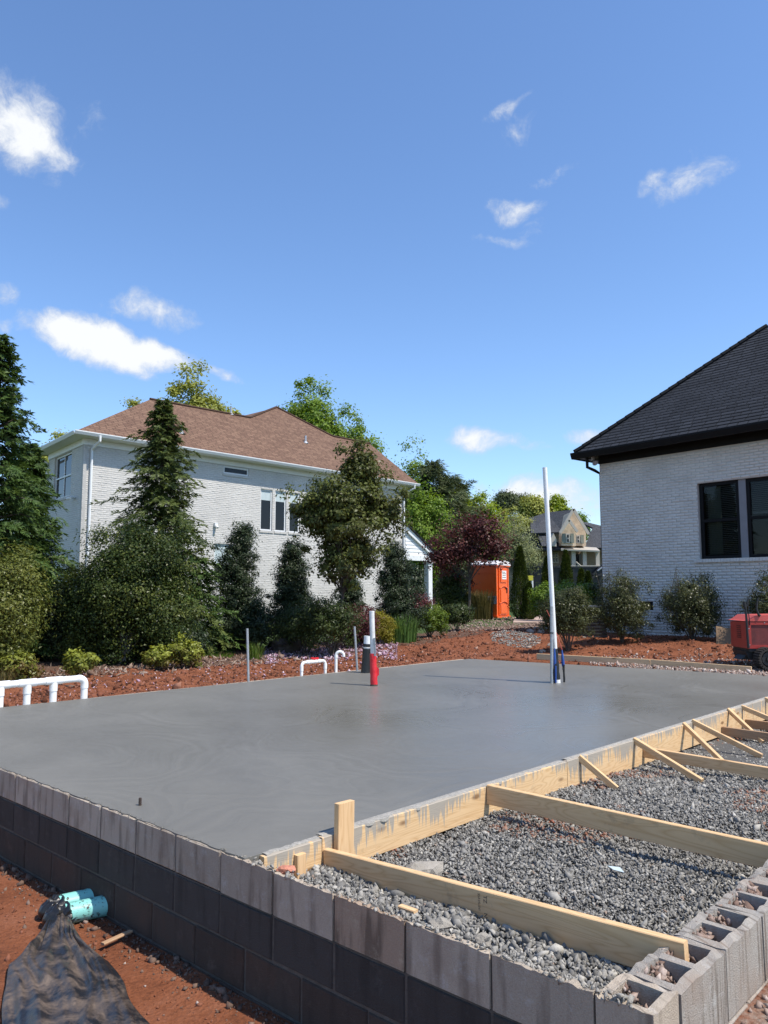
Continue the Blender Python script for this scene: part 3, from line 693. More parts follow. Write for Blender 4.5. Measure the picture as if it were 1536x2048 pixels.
Vg = np.stack([X.ravel(), Y.ravel(), Zg.ravel()], 1)
ii, jj = np.meshgrid(np.arange(nx - 1), np.arange(ny - 1))
b0 = (jj * nx + ii).ravel()
Fg = np.stack([b0, b0 + 1, b0 + nx + 1, b0 + nx], 1)
me = np_mesh('ground', Vg, Fg, M['ground'], smooth=True)
uu, ww = to_uw(X, Y)
pn = fbm(X * .9, Y * .9, 5)
grass = np.zeros_like(X); stony = np.zeros_like(X); mulch = np.zeros_like(X)
# lawn beyond the planting bed on the left, and everywhere far off
grass = np.maximum(grass, sst(10.9, 12.0, ww + (pn - .5) * 1.2) * sst(3, 6, uu))
grass = np.maximum(grass, sst(34, 38, Y)); grass = np.maximum(grass, sst(10, 14, np.abs(X)) * sst(17, 24, Y + X * 0))
grass = np.maximum(grass, sst(-14, -18, X)); grass = np.maximum(grass, sst(14, 20, X))
mulch = np.maximum(mulch, sst(8.6, 9.3, ww + (pn - .5) * 2.0) * sst(-3, 1, uu))
stony = np.maximum(stony, sst(-1.6, -2.4, ww) * sst(7.5, 5.0, uu) * .8)                      # dusty ground outside the right wall
stony = np.maximum(stony, sst(10.2, 10.4, uu) * sst(11.6, 11.0, uu) * sst(3.8, 2.6, ww) * .95)     # gravelly strip by the far board
stony = np.maximum(stony, sst(19, 23, Y) * sst(1.2, 2.0, X) * .62)                               # stony track
za = me.attributes.new('zone', 'FLOAT_COLOR', 'POINT')
zc = np.zeros((nx * ny, 4), np.float32); zc[:, 0] = grass.ravel(); zc[:, 1] = stony.ravel(); zc[:, 2] = mulch.ravel(); zc[:, 3] = 1
za.data.foreach_set('color', zc.ravel())
link('ground', me, kind='structure')

# ------------------------------------------------------------------ stones scattered in numbers nobody counts
t_ = (1 + 5 ** .5) / 2
ICO_V = np.array([(-1, t_, 0), (1, t_, 0), (-1, -t_, 0), (1, -t_, 0), (0, -1, t_), (0, 1, t_), (0, -1, -t_), (0, 1, -t_), (t_, 0, -1), (t_, 0, 1), (-t_, 0, -1), (-t_, 0, 1)], float)
ICO_V /= np.linalg.norm(ICO_V[0])
ICO_F = np.array([(0, 11, 5), (0, 5, 1), (0, 1, 7), (0, 7, 10), (0, 10, 11), (1, 5, 9), (5, 11, 4), (11, 10, 2), (10, 7, 6), (7, 1, 8), (3, 9, 4), (3, 4, 2), (3, 2, 6), (3, 6, 8), (3, 8, 9), (4, 9, 5), (2, 4, 11), (6, 2, 10), (8, 6, 7), (9, 8, 1)])
def rand_rot(n, rg):
    q = rg.normal(size=(n, 4)); q /= np.linalg.norm(q, axis=1)[:, None]
    w, x, y, z = q.T
    return np.stack([np.stack([1 - 2 * (y * y + z * z), 2 * (x * y - z * w), 2 * (x * z + y * w)], 1),
                     np.stack([2 * (x * y + z * w), 1 - 2 * (x * x + z * z), 2 * (y * z - x * w)], 1),
                     np.stack([2 * (x * z - y * w), 2 * (y * z + x * w), 1 - 2 * (x * x + y * y)], 1)], 1)
OCT_V = np.array([(1, 0, 0), (-1, 0, 0), (0, 1, 0), (0, -1, 0), (0, 0, 1), (0, 0, -1)], float)
OCT_F = np.array([(0, 2, 4), (2, 1, 4), (1, 3, 4), (3, 0, 4), (2, 0, 5), (1, 2, 5), (3, 1, 5), (0, 3, 5)])
def stones(name, pos, rad, mat, tint, rg, jag=.32, flat=(1.25, .95, .62), kind='stuff', parent=None, fine=None):
    """chips in one mesh: 20-sided where 'fine' is set, else 8-sided"""
    n = len(pos); rad = np.asarray(rad); tint = np.asarray(tint)
    fine = np.zeros(n, bool) if fine is None else fine
    VV, FF, TT = [], [], []; base = 0
    for sel, v0, f0, sc in ((fine, ICO_V, ICO_F, 1.0), (~fine, OCT_V, OCT_F, 1.18)):
        m = int(sel.sum())
        if not m: continue
        k = len(v0)
        vv = v0[None] * (1 + rg.uniform(-jag, jag, (m, k, 1))) + (rg.uniform(-.28, .28, (m, k, 3)) if k == 6 else 0)
        vv = vv * (np.array(flat)[None] * rg.uniform(.8, 1.2, (m, 3)))[:, None, :] * sc
        vv = np.einsum('nij,nkj->nki', rand_rot(m, rg), vv)
        vv = vv * rad[sel][:, None, None] + pos[sel][:, None, :]
        VV.append(vv.reshape(-1, 3)); FF.append((f0[None] + (base + np.arange(m) * k)[:, None, None]).reshape(-1, 3)); TT.append(np.repeat(tint[sel], len(f0))); base += m * k
    me = np_mesh(name, np.concatenate(VV), np.concatenate(FF), mat, np.concatenate(TT))
    return link(name, me, parent, kind=kind)
def in_frame(p, m=60):
    px, py = proj_np(p)
    return (px > -m) & (px < 1536 + m) & (py < 2048 + m)

# ------------------------------------------------------------------ the freshly poured slab
def edge_pts(a, b, n, jit):
    return [(a[0] + (b[0] - a[0]) * k / n + random.uniform(-jit, jit), a[1] + (b[1] - a[1]) * k / n + random.uniform(-jit, jit)) for k in range(n)]
NEAR0 = np.array([-.044, -2.05]); NEAR1 = np.array([-.1855, 6.35])       # outer line of the near block wall in (u, w)
def near_u(w): return NEAR0[0] + (w - NEAR0[1]) * (NEAR1[0] - NEAR0[0]) / (NEAR1[1] - NEAR0[1])
poly = edge_pts((near_u(.02) + .012, .0), (near_u(6.0) + .012, 6.0), 130, .007) + edge_pts((-.14, 6.0), (9.65, 5.93), 60, .006) + \
       edge_pts((9.65, 5.93), (10.41, .79), 50, .006) + edge_pts((10.41, .79), (10.5, 0.0), 8, .004) + edge_pts((10.5, 0.0), (-.1, 0.0), 60, .002)
mb = MB(); mb.prism([uw(u, w, .004) for u, w in poly], (0, 0, -.12))
slab = mb.build('concrete_slab', M['slab'], kind='structure', loc=(2, 9, 0))

# ------------------------------------------------------------------ block foundation wall
def block_mesh(name, Lb, T, Hb, hollow=False, seed=0, rag=.004, one=False):
    """a concrete block along +x, outer face on y = 0 (block goes to +y), top at z = 0"""
    rg = random.Random(seed)
    bm = bmesh.new()
    if not hollow:
        nX, nZ = 6, 5
        g = []
        ch = .006
        for k in range(nZ + 1):
            row = []
            for i in range(nX + 1):
                x = (0, .007, Lb * .25, Lb * .5, Lb * .75, Lb - .007, Lb)[i]; z = -(0, .007, Hb * .35, Hb * .68, Hb - .007, Hb)[k]
                edge = (i in (0, nX)) or (k in (0, nZ))
                y = ch if edge else rg.uniform(-.002, .002)
                if edge: x = min(max(x, .0), Lb); z += rg.uniform(-rag, 0) if k == 0 else 0
                row.append(bm.verts.new((x, y, z)))
            g.append(row)
        for k in range(nZ):
            for i in range(nX): bm.faces.new((g[k][i], g[k + 1][i], g[k + 1][i + 1], g[k][i + 1]))
        bk = [bm.verts.new((0, T, 0)), bm.verts.new((Lb, T, 0)), bm.verts.new((Lb, T, -Hb)), bm.verts.new((0, T, -Hb))]
        bm.faces.new([g[0][i] for i in range(nX + 1)] + [bk[1], bk[0]])
        bm.faces.new([g[nZ][i] for i in range(nX, -1, -1)] + [bk[3], bk[2]])
        bm.faces.new([g[k][0] for k in range(nZ, -1, -1)] + [bk[0], bk[3]])
        bm.faces.new([g[k][nX] for k in range(nZ + 1)] + [bk[2], bk[1]])
        bm.faces.new(bk)
    else:
        # plan: outer rectangle with two cells; shells 34 mm, webs 30 mm; top edges ragged
        s, wb = .036, .034
        xs = [0, wb, (Lb - wb) / 2, (Lb + wb) / 2, Lb - wb, Lb] if not one else [0, .012, .024, wb, Lb - wb, Lb]; ys = [0, s, T - s, T]
        sub = 3
        def fill(x0, x1, sub_):
            return [x0 + (x1 - x0) * i / sub_ for i in range(sub_)]
        X = []
        cell = []
        for i in range(5):
            k = 1 if (i in (0, 2, 4) or (one and i != 3)) else sub
            X += fill(xs[i], xs[i + 1], k); cell += [i] * k
        X.append(xs[5]); nX = len(X) - 1
        tv = {}; bv = {}
        for i in range(nX + 1):
            for j in range(4):
                out_edge = j in (0, 3) or i in (0, nX)
                tv[i, j] = bm.verts.new((X[i] + (rg.uniform(-.003, .003) if 0 < i < nX else 0), ys[j] + (rg.uniform(-.003, .004) if j in (1, 2) else (rg.uniform(0, .003))), rg.uniform(-rag * (2.2 if out_edge else 1.2), 0)))
                bv[i, j] = bm.verts.new((X[i], ys[j], -Hb))
        def solid(i, j): return not (j == 1 and cell[i] in ((1, 3) if not one else (3,)))
        for i in range(nX):
            for j in range(3):
                if solid(i, j):
                    bm.faces.new((tv[i, j], tv[i + 1, j], tv[i + 1, j + 1], tv[i, j + 1]))
                    bm.faces.new((bv[i, j], bv[i, j + 1], bv[i + 1, j + 1], bv[i + 1, j]))
                for di, dj, e in ((0, -1, ((i, j), (i + 1, j))), (1, 0, ((i + 1, j), (i + 1, j + 1))), (0, 1, ((i + 1, j + 1), (i, j + 1))), (-1, 0, ((i, j + 1), (i, j)))):
                    a, b_ = i + di, j + dj
                    nb = (0 <= a < nX and 0 <= b_ < 3 and solid(a, b_))
                    if solid(i, j) and not nb:
                        (p, q) = e
                        bm.faces.new((tv[p], bv[p], bv[q], tv[q]))
    bmesh.ops.recalc_face_normals(bm, faces=bm.faces)
    me = bpy.data.meshes.new(name); bm.to_mesh(me); bm.free()
    return me
wall = thing('foundation_wall', uw(-.05, 0, -.6), 'low concrete block foundation wall round the fresh slab and the gravel bay', 'block wall')
def frame_mat(o, x, y):
    """matrix with local x, y axes and origin"""
    m = Matrix.Identity(4)
    for r in range(3): m[r][0] = x[r]; m[r][1] = y[r]; m[r][2] = (0, 0, 1)[r]; m[r][3] = o[r]
    return m
nd = uw(*NEAR1) - uw(*NEAR0); NLEN = np.linalg.norm(nd); nd /= NLEN           # along the near wall, towards the left
nin = np.array([nd[1], -nd[0], 0.0])                                          # into the foundation
if nin @ U < 0: nin = -nin
BH, BL, BT = .2032, .4064, .194
solid_meshes = [block_mesh('block_solid', .396, BT, .193, False, s, .005) for s in range(5)]
hollow_meshes = [block_mesh('block_hollow', .396, BT, .193, True, s, .007) for s in range(5)]
def shell_mesh(seed):
    """a block broken open at the back: outer shell with the stubs of three webs"""
    rg = random.Random(seed); mb = MB(); Lb, n = .396, 22
    top = [(Lb * i / n, rg.uniform(-.007, 0)) for i in range(n + 1)]; top2 = [(x, z + rg.uniform(-.012, .001)) for x, z in top]
    vs = []
    for (x, z), (x2, z2) in zip(top, top2): vs += [(x, rg.uniform(0, .002) if 0 < x < Lb else .004, z), (x, .034 + rg.uniform(-.006, .006), z2), (x, .004 if x in (0, Lb) else 0, -.193), (x, .036, -.193)]
    fs = []
    for i in range(n):
        a, b = 4 * i, 4 * i + 4
        fs += [(a, b, b + 1, a + 1), (a + 2, b + 2, b, a), (a + 1, b + 1, b + 3, a + 3)]
    fs += [(0, 1, 3, 2), (4 * n + 1, 4 * n, 4 * n + 2, 4 * n + 3)]
    mb.add(vs, fs)
    for x0 in (0.0, .18, .362):
        dpt = rg.uniform(.035, .10); zt = rg.uniform(-.03, -.004)
        q = [(x0, .03, zt - .004), (x0 + .034, .03, zt), (x0 + .032, .03 + dpt * rg.uniform(.7, 1), zt - rg.uniform(.01, .05)), (x0 + .002, .03 + dpt, zt - rg.uniform(.01, .05))]
        mb.add(q + [(x, y, -.19) for x, y, z in q], [(0, 1, 2, 3), (1, 0, 4, 5), (2, 1, 5, 6), (3, 2, 6, 7), (0, 3, 7, 4)])
    me = bpy.data.meshes.new('block_shell'); me.from_pydata(mb.v, [], mb.f); return me
shell_meshes = [shell_mesh(s) for s in range(5)]
tall_meshes = [block_mesh('block_hollow', .396, BT, .252, True, s + 40, .008) for s in range(5)]
half_meshes = [block_mesh('block_half', .194, .396, .193, False, 9, .006), block_mesh('block_half', .194, BT, .193, False, 10, .006)]
_mcache = {}
def place_block(me, mat, M4):
    key = (me.name, mat.name)
    if key not in _mcache:
        c = me.copy(); c.materials.clear(); c.materials.append(mat); _mcache[key] = c
    o = bpy.data.objects.new('concrete_block', _mcache[key]); COL.objects.link(o)
    o.parent = wall
    o.matrix_local = Matrix.Translation(-Vector(wall.location)) @ M4
    return o
C0 = uw(*NEAR0)
# near wall: runs from the right-hand corner (0) to the left; local x points from left to right so the outer face is y = 0
rb = random.Random(4)
for course in range(4):
    z = -BH * course
    s0 = 0.0 if course % 2 == 0 else 0.203
    if course % 2 == 1:
        o = C0 + nd * .199 + Z * z + nin * 0
        place_block(half_meshes[1], M['block_black'] if course == 1 else M['block_mud'], frame_mat(o, -nd, nin))
    k = 0
    while True:
        a = s0 + k * BL
        if course == 0: a = k * BL + .199 - .406 * 0 if k else 0.0
        if course == 0:
            # first piece at the corner is the end of the side wall's block
            if k == 0:
                o = C0 + nd * .197 + Z * z
                place_block(block_mesh('block_corner', .194, BT, .193, True, 21, .007, True), M['block_top'], frame_mat(o, -nd, nin)); k = 1; continue
            a = .203 + (k - 1) * BL
        if a > NLEN: break
        wc = NEAR0[1] + a + .2
        if course == 0:
            openp = wc < .05
            me_ = shell_meshes[k % 5] if openp else solid_meshes[k % 5]
            mat = M['block_red'] if k in (3,) else M['block_top']
            if k in (1, 2): mat = M['block_top']
        elif course == 1: me_, mat = solid_meshes[k % 5], M['block_black']
        else: me_, mat = solid_meshes[(k + course) % 5], M['block_mud']
        o = C0 + nd * (a + .3985) + Z * z + nin * rb.uniform(-.003, .003)
        place_block(me_, mat, frame_mat(o, -nd, nin))
        k += 1
# right wall: along U from the corner, outer face towards -W
ru = U.copy(); rin = W.copy()
RW0 = C0.copy()
for course in range(2):
    z = -.26 * course
    s0 = .203 if course == 0 else 0.0
    for k in range(22):
        a = s0 + k * BL
        o = RW0 + ru * a + Z * z + rin * rb.uniform(-.002, .002) + ru * .004
        place_block(tall_meshes[(k + 2) % 5] if course == 0 else solid_meshes[k % 5], M['block_clean'], frame_mat(o, ru, rin))
# the broken-open end cell at the corner of the top course
# left wall of the slab, top courses only
for k in range(24):
    o = uw(-.1 + k * BL + .4, 6.13, -.012)
    place_block(solid_meshes[k % 5], M['block_top'], frame_mat(o, -U, -W))
    o = uw(-.1 + k * BL + .6, 6.13, -.012 - BH)
    place_block(solid_meshes[k % 5], M['block_mud'], frame_mat(o, -U, -W))
mb = MB()
# mortar behind the faces: bed joints and head joints, recessed 6 mm
mb.box(C0 + nin * .007 + Z * -.83, nd * NLEN, nin * (BT - .014), Z * (.83 - BH + .004))
for k in range(1, 21):
    a = .203 + (k - 1) * BL - .011
    mb.box(C0 + nin * .008 + nd * a + Z * (-BH), nd * .014, nin * ((BT - .014) if a > 2.0 else .026), Z * (BH - rb.uniform(.006, .02)))
mb.box(C0 + ru * .02 + rin * .012 + Z * -.6, ru * 9, rin * (BT - .024), Z * (.6 - .258))
for k in range(0, 21):
    a = .203 + k * BL - .008
    mb.box(RW0 + ru * a + rin * .01 + Z * (-.256), ru * .012, rin * (BT - .018), Z * (.256 - rb.uniform(.006, .016)))
mb.build('mortar', M['mortar_dark'], wall)
# slurry ridge smeared on the top edge of the near wall, lumps and crumbs
n = 320
a = rng.uniform(0, 1, n); wv_ = -2.0 + a * 2.1
pos = np.array([uw(near_u(w) + rng.uniform(.0, .05), w, rng.uniform(-.006, .006)) for w in wv_])
stones('mortar_crumbs', pos, rng.gamma(1.6, .0022, n) + .0015, M['slurry'], np.zeros(n), rng, flat=(1.5, 1.1, .5))
n = 150
pos = np.array([uw(near_u(w) + rng.uniform(.002, .03), w, .005) for w in rng.uniform(.1, 4.5, n)])
stones('slurry_crumbs', pos, rng.gamma(1.4, .0013, n) + .001, M['slab'], np.zeros(n), rng, flat=(1.8, 1.1, .35))

# fill behind the shells of the open blocks
mb = MB()
mb.prism([C0 + ru * .02 + rin * r_ + Z * z_ for r_, z_ in ((.02, -.4), (.02, -.13), (.09, -.085), (.18, -.025), (.18, -.4))], ru * 9.0)
mb.build('core_fill', M['mortar'], kind='structure')

# ------------------------------------------------------------------ gravel bay
mb = MB(); pb = [uw(.02, -1.98, -.25), uw(.02, .0, -.21), uw(10.4, .0, -.28), uw(10.4, -1.98, -.28)]
mb.prism(pb, (0, 0, -.2)); mb.build('gravel_bed', M['gravel'], kind='structure')
def gravel_z(u, w):
    z = -.195 - .06 * sst(2.5, 5.0, u) + (fbm(u * 2.0, w * 2.0, 31) - .48) * .07
    z = z + .045 * sst(.65, .35, u) - .025 * sst(.26, .12, u) + .02 * sst(-.5, -1.0, w) * sst(.9, .4, u)
    z = z + .05 * np.exp(-((u - 4.6) ** 2 / .5 + (w + 1.3) ** 2 / .4))
    return z
n = 155000
u_ = rng.uniform(.10, 8.6, n); w_ = rng.uniform(-1.93, -.025, n)
# keep the side wall's shells clear
keep = ~((w_ < -1.86) & (u_ < 8)) 
u_, w_ = u_[keep], w_[keep]
z_ = gravel_z(u_, w_)
pos = O0[None] + u_[:, None] * U + w_[:, None] * W; pos[:, 2] = z_
k = in_frame(pos, 200); pos = pos[k]; u_ = u_[k]; w_ = w_[k]
rad = rng.gamma(2.2, .0017, len(pos)) + .003
rad = np.where(u_ < .5, rad * 1.45, rad)
rad = np.clip(rad, .005, .027)
pos[:, 2] += rng.uniform(-.012, .010, len(pos))
dist = np.linalg.norm(pos - EYE, axis=1)
keep = rng.uniform(0, 1, len(pos)) < np.clip(4.4 / dist, .33, .92)
pos, rad, u_, w_ = pos[keep], rad[keep] * np.clip(dist[keep] / 5.5, 1, 1.25), u_[keep], w_[keep]
tint = np.clip(rng.beta(1.5, 1.5, len(pos)) * .93, 0, .93)
red = fbm(u_ * 1.6 + 7, w_ * 1.6, 77)
redm = (red > .60) & (u_ > .9) & (rng.uniform(0, 1, len(pos)) < .35); tint = np.where(redm, rng.uniform(.955, 1, len(pos)), tint)
tint = np.where(rng.uniform(0, 1, len(pos)) < .012, .958, tint)
print('gravel stones', len(pos))
stones('gravel', pos, rad, M['gravel'], tint, rng, jag=.38, flat=(1.4, 1.0, .56), fine=(u_ < .75))

# clay in the cells of the side wall, with small stones
n = 3400
a = rng.uniform(.1, 4.0, n); q = rng.uniform(.03, .17, n)
pos = RW0[None] + a[:, None] * ru + q[:, None] * rin; pos[:, 2] = -.125 + .105 * np.clip((q - .03) / .14, 0, 1) + rng.uniform(-.006, .012, n)
stones('cell_fill_clods', pos, rng.gamma(2.0, .0030, n) + .003, M['pale_gravel'], rng.beta(1.2, 2.2, n), rng)

# ------------------------------------------------------------------ timber
def beam_obj(name, p0, p1, w, h, mat, label=None, cat=None, group=None, up=(0, 0, 1), parent=None, roll=0.0):
    p0, p1 = np.array(p0, float), np.array(p1, float)
    d = p1 - p0; Ln = np.linalg.norm(d); d /= Ln
    upv = np.array(up, float); side = np.cross(upv, d); side /= np.linalg.norm(side); upv = np.cross(d, side)
    mb = MB(); mb.beam((0, 0, 0), (Ln, 0, 0), w, h, ch=.0035)
    o = mb.build(name, mat, None, label, cat, group)
    m = Matrix.Identity(4)
    for r in range(3): m[r][0] = d[r]; m[r][1] = side[r]; m[r][2] = upv[r]; m[r][3] = p0[r]
    if roll: m = m @ Matrix.Rotation(roll, 4, 'X')
    o.matrix_world = m
    if parent: o.parent = parent; o.matrix_parent_inverse = Matrix.Translation(-Vector(parent.location))
    return o
G_FORM = 'form boards along the slab edge'
ft = .038
def form(u0, u1, top, hgt, label, mat):
    zc = top - hgt / 2
    return beam_obj('form_board', uw(u0, -ft / 2 - .002, zc), uw(u1, -ft / 2 - .002, zc), ft, hgt, mat, label, 'board', G_FORM)
form(.02, .40, -.002, .150, 'short slurry-smeared form board between the block wall and the upright stake', M['wood_form'])
form(.405, 2.92, .004, .19, 'form board streaked with grey cement runs, from the stake to the first joint', M['wood_form'])
form(2.926, 7.1, .006, .235, 'wide yellow form board with dark top edge behind the pointed kickers', M['wood_form'])
form(7.106, 10.5, .006, .235, 'farthest form board, running out of the right edge', M['wood_form'])
# slurry lip smeared over the board tops: thin ragged strips
def lip(name, u0, u1, w_in, w_out, z, drop, seed, mat):
    rg = random.Random(seed); n = int((u1 - u0) / .022); vs = []; fs = []
    for i in range(n + 1):
        u = u0 + (u1 - u0) * i / n; k = noise.noise(Vector((u * 3.1, seed, 0))); k2 = noise.noise(Vector((u * 14, seed, 5)))
        wo = w_out * max(.15, .62 + .9 * k + .5 * k2); h = .004 + .004 * abs(k2) + rg.uniform(0, .002)
        vs += [uw(u, w_in, z + .001), uw(u, (w_in + wo) / 2, z + h), uw(u, wo, z + h * .7), uw(u, wo - .003, z - drop * max(0, .4 + k * 1.2 + k2))]
        if i: b_ = 4 * (i - 1); fs += [(b_ + j, b_ + j + 1, b_ + 5 + j, b_ + 4 + j) for j in range(3)]
    mb = MB(); mb.add(vs, fs, True); return mb.build(name, mat, None, kind='stuff')
lip('slurry_lip', .42, 2.9, .03, -.044, .004, .012, 1, M['slurry'])
lip('slurry_lip', 2.95, 8.5, .03, -.026, .006, .006, 2, M['slurry'])
lip('slurry_lip', .04, .40, .03, -.035, -.001, .015, 3, M['slurry'])
beam_obj('wooden_stake', uw(.535, -.062, -.40), uw(.545, -.062, .165), .038, .120, M['wood'], 'short upright wooden stake standing above the slab corner', 'stake', up=U)
beam_obj('wooden_stake', uw(.24, -.055, -.25), uw(.24, -.055, -.035), .03, .06, M['wood'], 'dark stub of wood low against the short form board by the block wall', 'stake', up=U)
pl = beam_obj('brace_plank', uw(.425, -.05, -.122), uw(.455, -1.95, -.040), .038, .140, M['wood'], 'nearest yellow plank with a printed mill stamp, braced from the stake to the corner blocks', 'plank', 'planks bracing the form across the gravel')
beam_obj('brace_plank', uw(1.89, -.045, -.045), uw(1.90, -1.93, -.055), .038, .125, M['wood'], 'middle plank crossing the gravel between the near plank and the kickers', 'plank', 'planks bracing the form across the gravel')
beam_obj('brace_plank', uw(4.24, -.045, -.118), uw(4.22, -1.9, -.150), .038, .09, M['wood'], 'narrow plank crossing the gravel under the second kicker', 'plank', 'planks bracing the form across the gravel')
beam_obj('brace_plank', uw(6.12, -.045, -.175), uw(6.12, -1.9, -.21), .038, .09, M['wood_old'], 'brownish plank lying far back on the gravel under the kickers', 'plank', 'planks bracing the form across the gravel')
beam_obj('brace_plank', uw(6.85, -.045, -.19), uw(6.8, -1.9, -.2), .038, .10, M['wood_old'], 'last grey-brown plank on the gravel at the right edge', 'plank', 'planks bracing the form across the gravel')
# the mill stamp, printed across the near plank
def text_obj(txt, size, mat, M4, name='printed_lettering', parent=None, ext=.0):
    cu = bpy.data.curves.new(name, 'FONT'); cu.body = txt; cu.size = size; cu.extrude = ext; cu.align_x = 'LEFT'
    o = bpy.data.objects.new(name, cu); COL.objects.link(o); bpy.context.view_layer.update()
    me = bpy.data.meshes.new_from_object(o); bpy.data.objects.remove(o); bpy.data.curves.remove(cu)
    me.materials.clear(); me.materials.append(mat)
    o = link(name, me, parent)
    o.matrix_local = M4
    return o
# plank local: x along (towards -W), y side = up x d, z up. visible face is the -U side
_d = (uw(.455, -1.95, 0) - uw(.425, -.05, 0)); _side = np.cross(Z, _d)
face_y = .0195 if _side @ U < 0 else -.0195
def stamp(txt, xpos, ztop, size):
    # letters read downwards: text x axis = -z, text y axis = +x
    m = Matrix(((0, 1, 0, xpos), (0, 0, 1, face_y + .0004 * (1 if face_y > 0 else -1)), (-1, 0, 0, ztop), (0, 0, 0, 1)))
    if face_y < 0: m = Matrix(((0, 1, 0, xpos), (0, 0, 1, face_y - .0004), (-1, 0, 0, ztop), (0, 0, 0, 1)))
    return text_obj(txt, size, M['ink'], m, parent=pl)
stamp('TZ', 1.02, .052, .026); stamp('N9', 1.02, -.02, .026); stamp('SSAVS-SV/', .99, .055, .017)
KG = 'pointed kickers nailed to the form boards'
for (ut, zt, ub, wb_, zb, w_k, h_k, lb) in (
        (3.116, .030, 3.20, -.30, -.205, .036, .045, 'shortest pointed kicker, nearest the block corner'),
        (4.079, .030, 3.95, -.66, -.225, .036, .05, 'long pointed kicker crossing over the narrow plank'),
        (5.158, .030, 4.82, -.52, -.235, .034, .045, 'left one of the crossing pair of kickers in the middle of the form'),
        (5.367, .036, 5.34, -.68, -.235, .034, .05, 'right-hand kicker of the crossing pair, flatter than its neighbour'),
        (6.353, .040, 6.09, -.46, -.24, .034, .045, 'steep kicker before the brownish planks at the right'),
        (6.769, .026, 6.75, -.75, -.23, .034, .05, 'flatter kicker behind the steep one at the right'),
        (7.576, .034, 7.55, -.72, -.23, .034, .05, 'farthest kicker, cut off by the right edge')):
    beam_obj('kicker_brace', uw(ut, -.030, zt - h_k / 2), uw(ub, wb_, zb), w_k, h_k, M['wood'], lb, 'brace', KG)

# ------------------------------------------------------------------ rubble, scraps
def rock_mesh(r, seed, sub=2, flat=(1, 1, .7), jag=.3):
    bm = bmesh.new(); bmesh.ops.create_icosphere(bm, subdivisions=sub, radius=1)
    o = Vector((seed * 3.1, seed * 1.7, seed * .9))
    for v in bm.verts:
        n = noise.noise(v.co * 1.1 + o) * jag * 1.6 + noise.noise(v.co * 2.7 + o) * jag * .7
        v.co = v.co * (1 + n)
        for ax in range(3): v.co[ax] *= r * flat[ax]
    me = bpy.data.meshes.new('rock'); bm.to_mesh(me); bm.free(); return me
def rock(name, loc, r, mat, label, cat, seed, flat=(1, 1, .7), jag=.3, group=None, rot=0, sub=2):
    me = rock_mesh(r, seed, sub, flat, jag); me.materials.append(mat)
    o = link(name, me, None, label, cat, group); o.location = Vector(loc); o.rotation_euler = (0, 0, rot)
    return o
p = P(843, 1742, -.16); rock('concrete_chunk', (p[0], p[1], -.165), .085, M['rubble'], 'broken chunk of grey concrete lying on the gravel behind the near plank', 'rubble', 3, (1.3, .8, .75), .38, rot=.4)
p = P(570, 1738, .0); rock('brick_scrap', (p[0], p[1], -.004), .036, M['brick_red'], 'orange-red brick scrap on top of the near block wall', 'rubble', 5, (1.4, .8, .6), .35)
p = P(1150, 1826, -.12); rock('brick_scrap', (p[0], p[1], -.15), .022, M['brick_red'], 'small orange brick scrap among the grey gravel', 'rubble', 7, (1.3, .8, .6), .35)
p = P(880, 1845, -.02); rock('concrete_chunk', (p[0], p[1], -.03), .035, M['rubble'], 'pale broken lump on the inner rim of the near block wall', 'rubble', 8, (1.4, .8, .7), .38)
p = P(962, 1870, -.02); rock('concrete_chunk', (p[0], p[1], -.04), .032, M['rubble'], 'tan broken web of a block beside the dark gap under the plank', 'rubble', 9, (1, .8, .9), .38)
p0 = P(800, 1812, -.02); p1 = P(832, 1823, -.02)
beam_obj('wood_scrap', p0, p1, .03, .012, M['wood'], 'small pale wood chip on the near wall top under the plank', 'wood scrap')
p = P(1231, 1748, -.17)
mb = MB(); mb.prism([p + U * .05 + Z * .02, p + W * .045 + Z * .03, p - U * .02 + Z * .025, p - W * .05 + Z * .018], (0, 0, .002)); mb.build('plastic_scrap', M['blind_white'], None, 'pale blue scrap of plastic lying on the gravel', 'plastic scrap', loc=p)
p = P(280, 1612, 0)
mb = MB(); mb.tube([p - Z * .1, p + Z * .048], .0085, 8)
for k in range(4): mb.tube([p + Z * (.006 + k * .011), p + Z * (.010 + k * .011)], .0105, 8)
mb.build('rebar_stub', M['rebar'], None, 'short rusty rebar end sticking out of the wet slab near the left wall', 'rebar', loc=p)

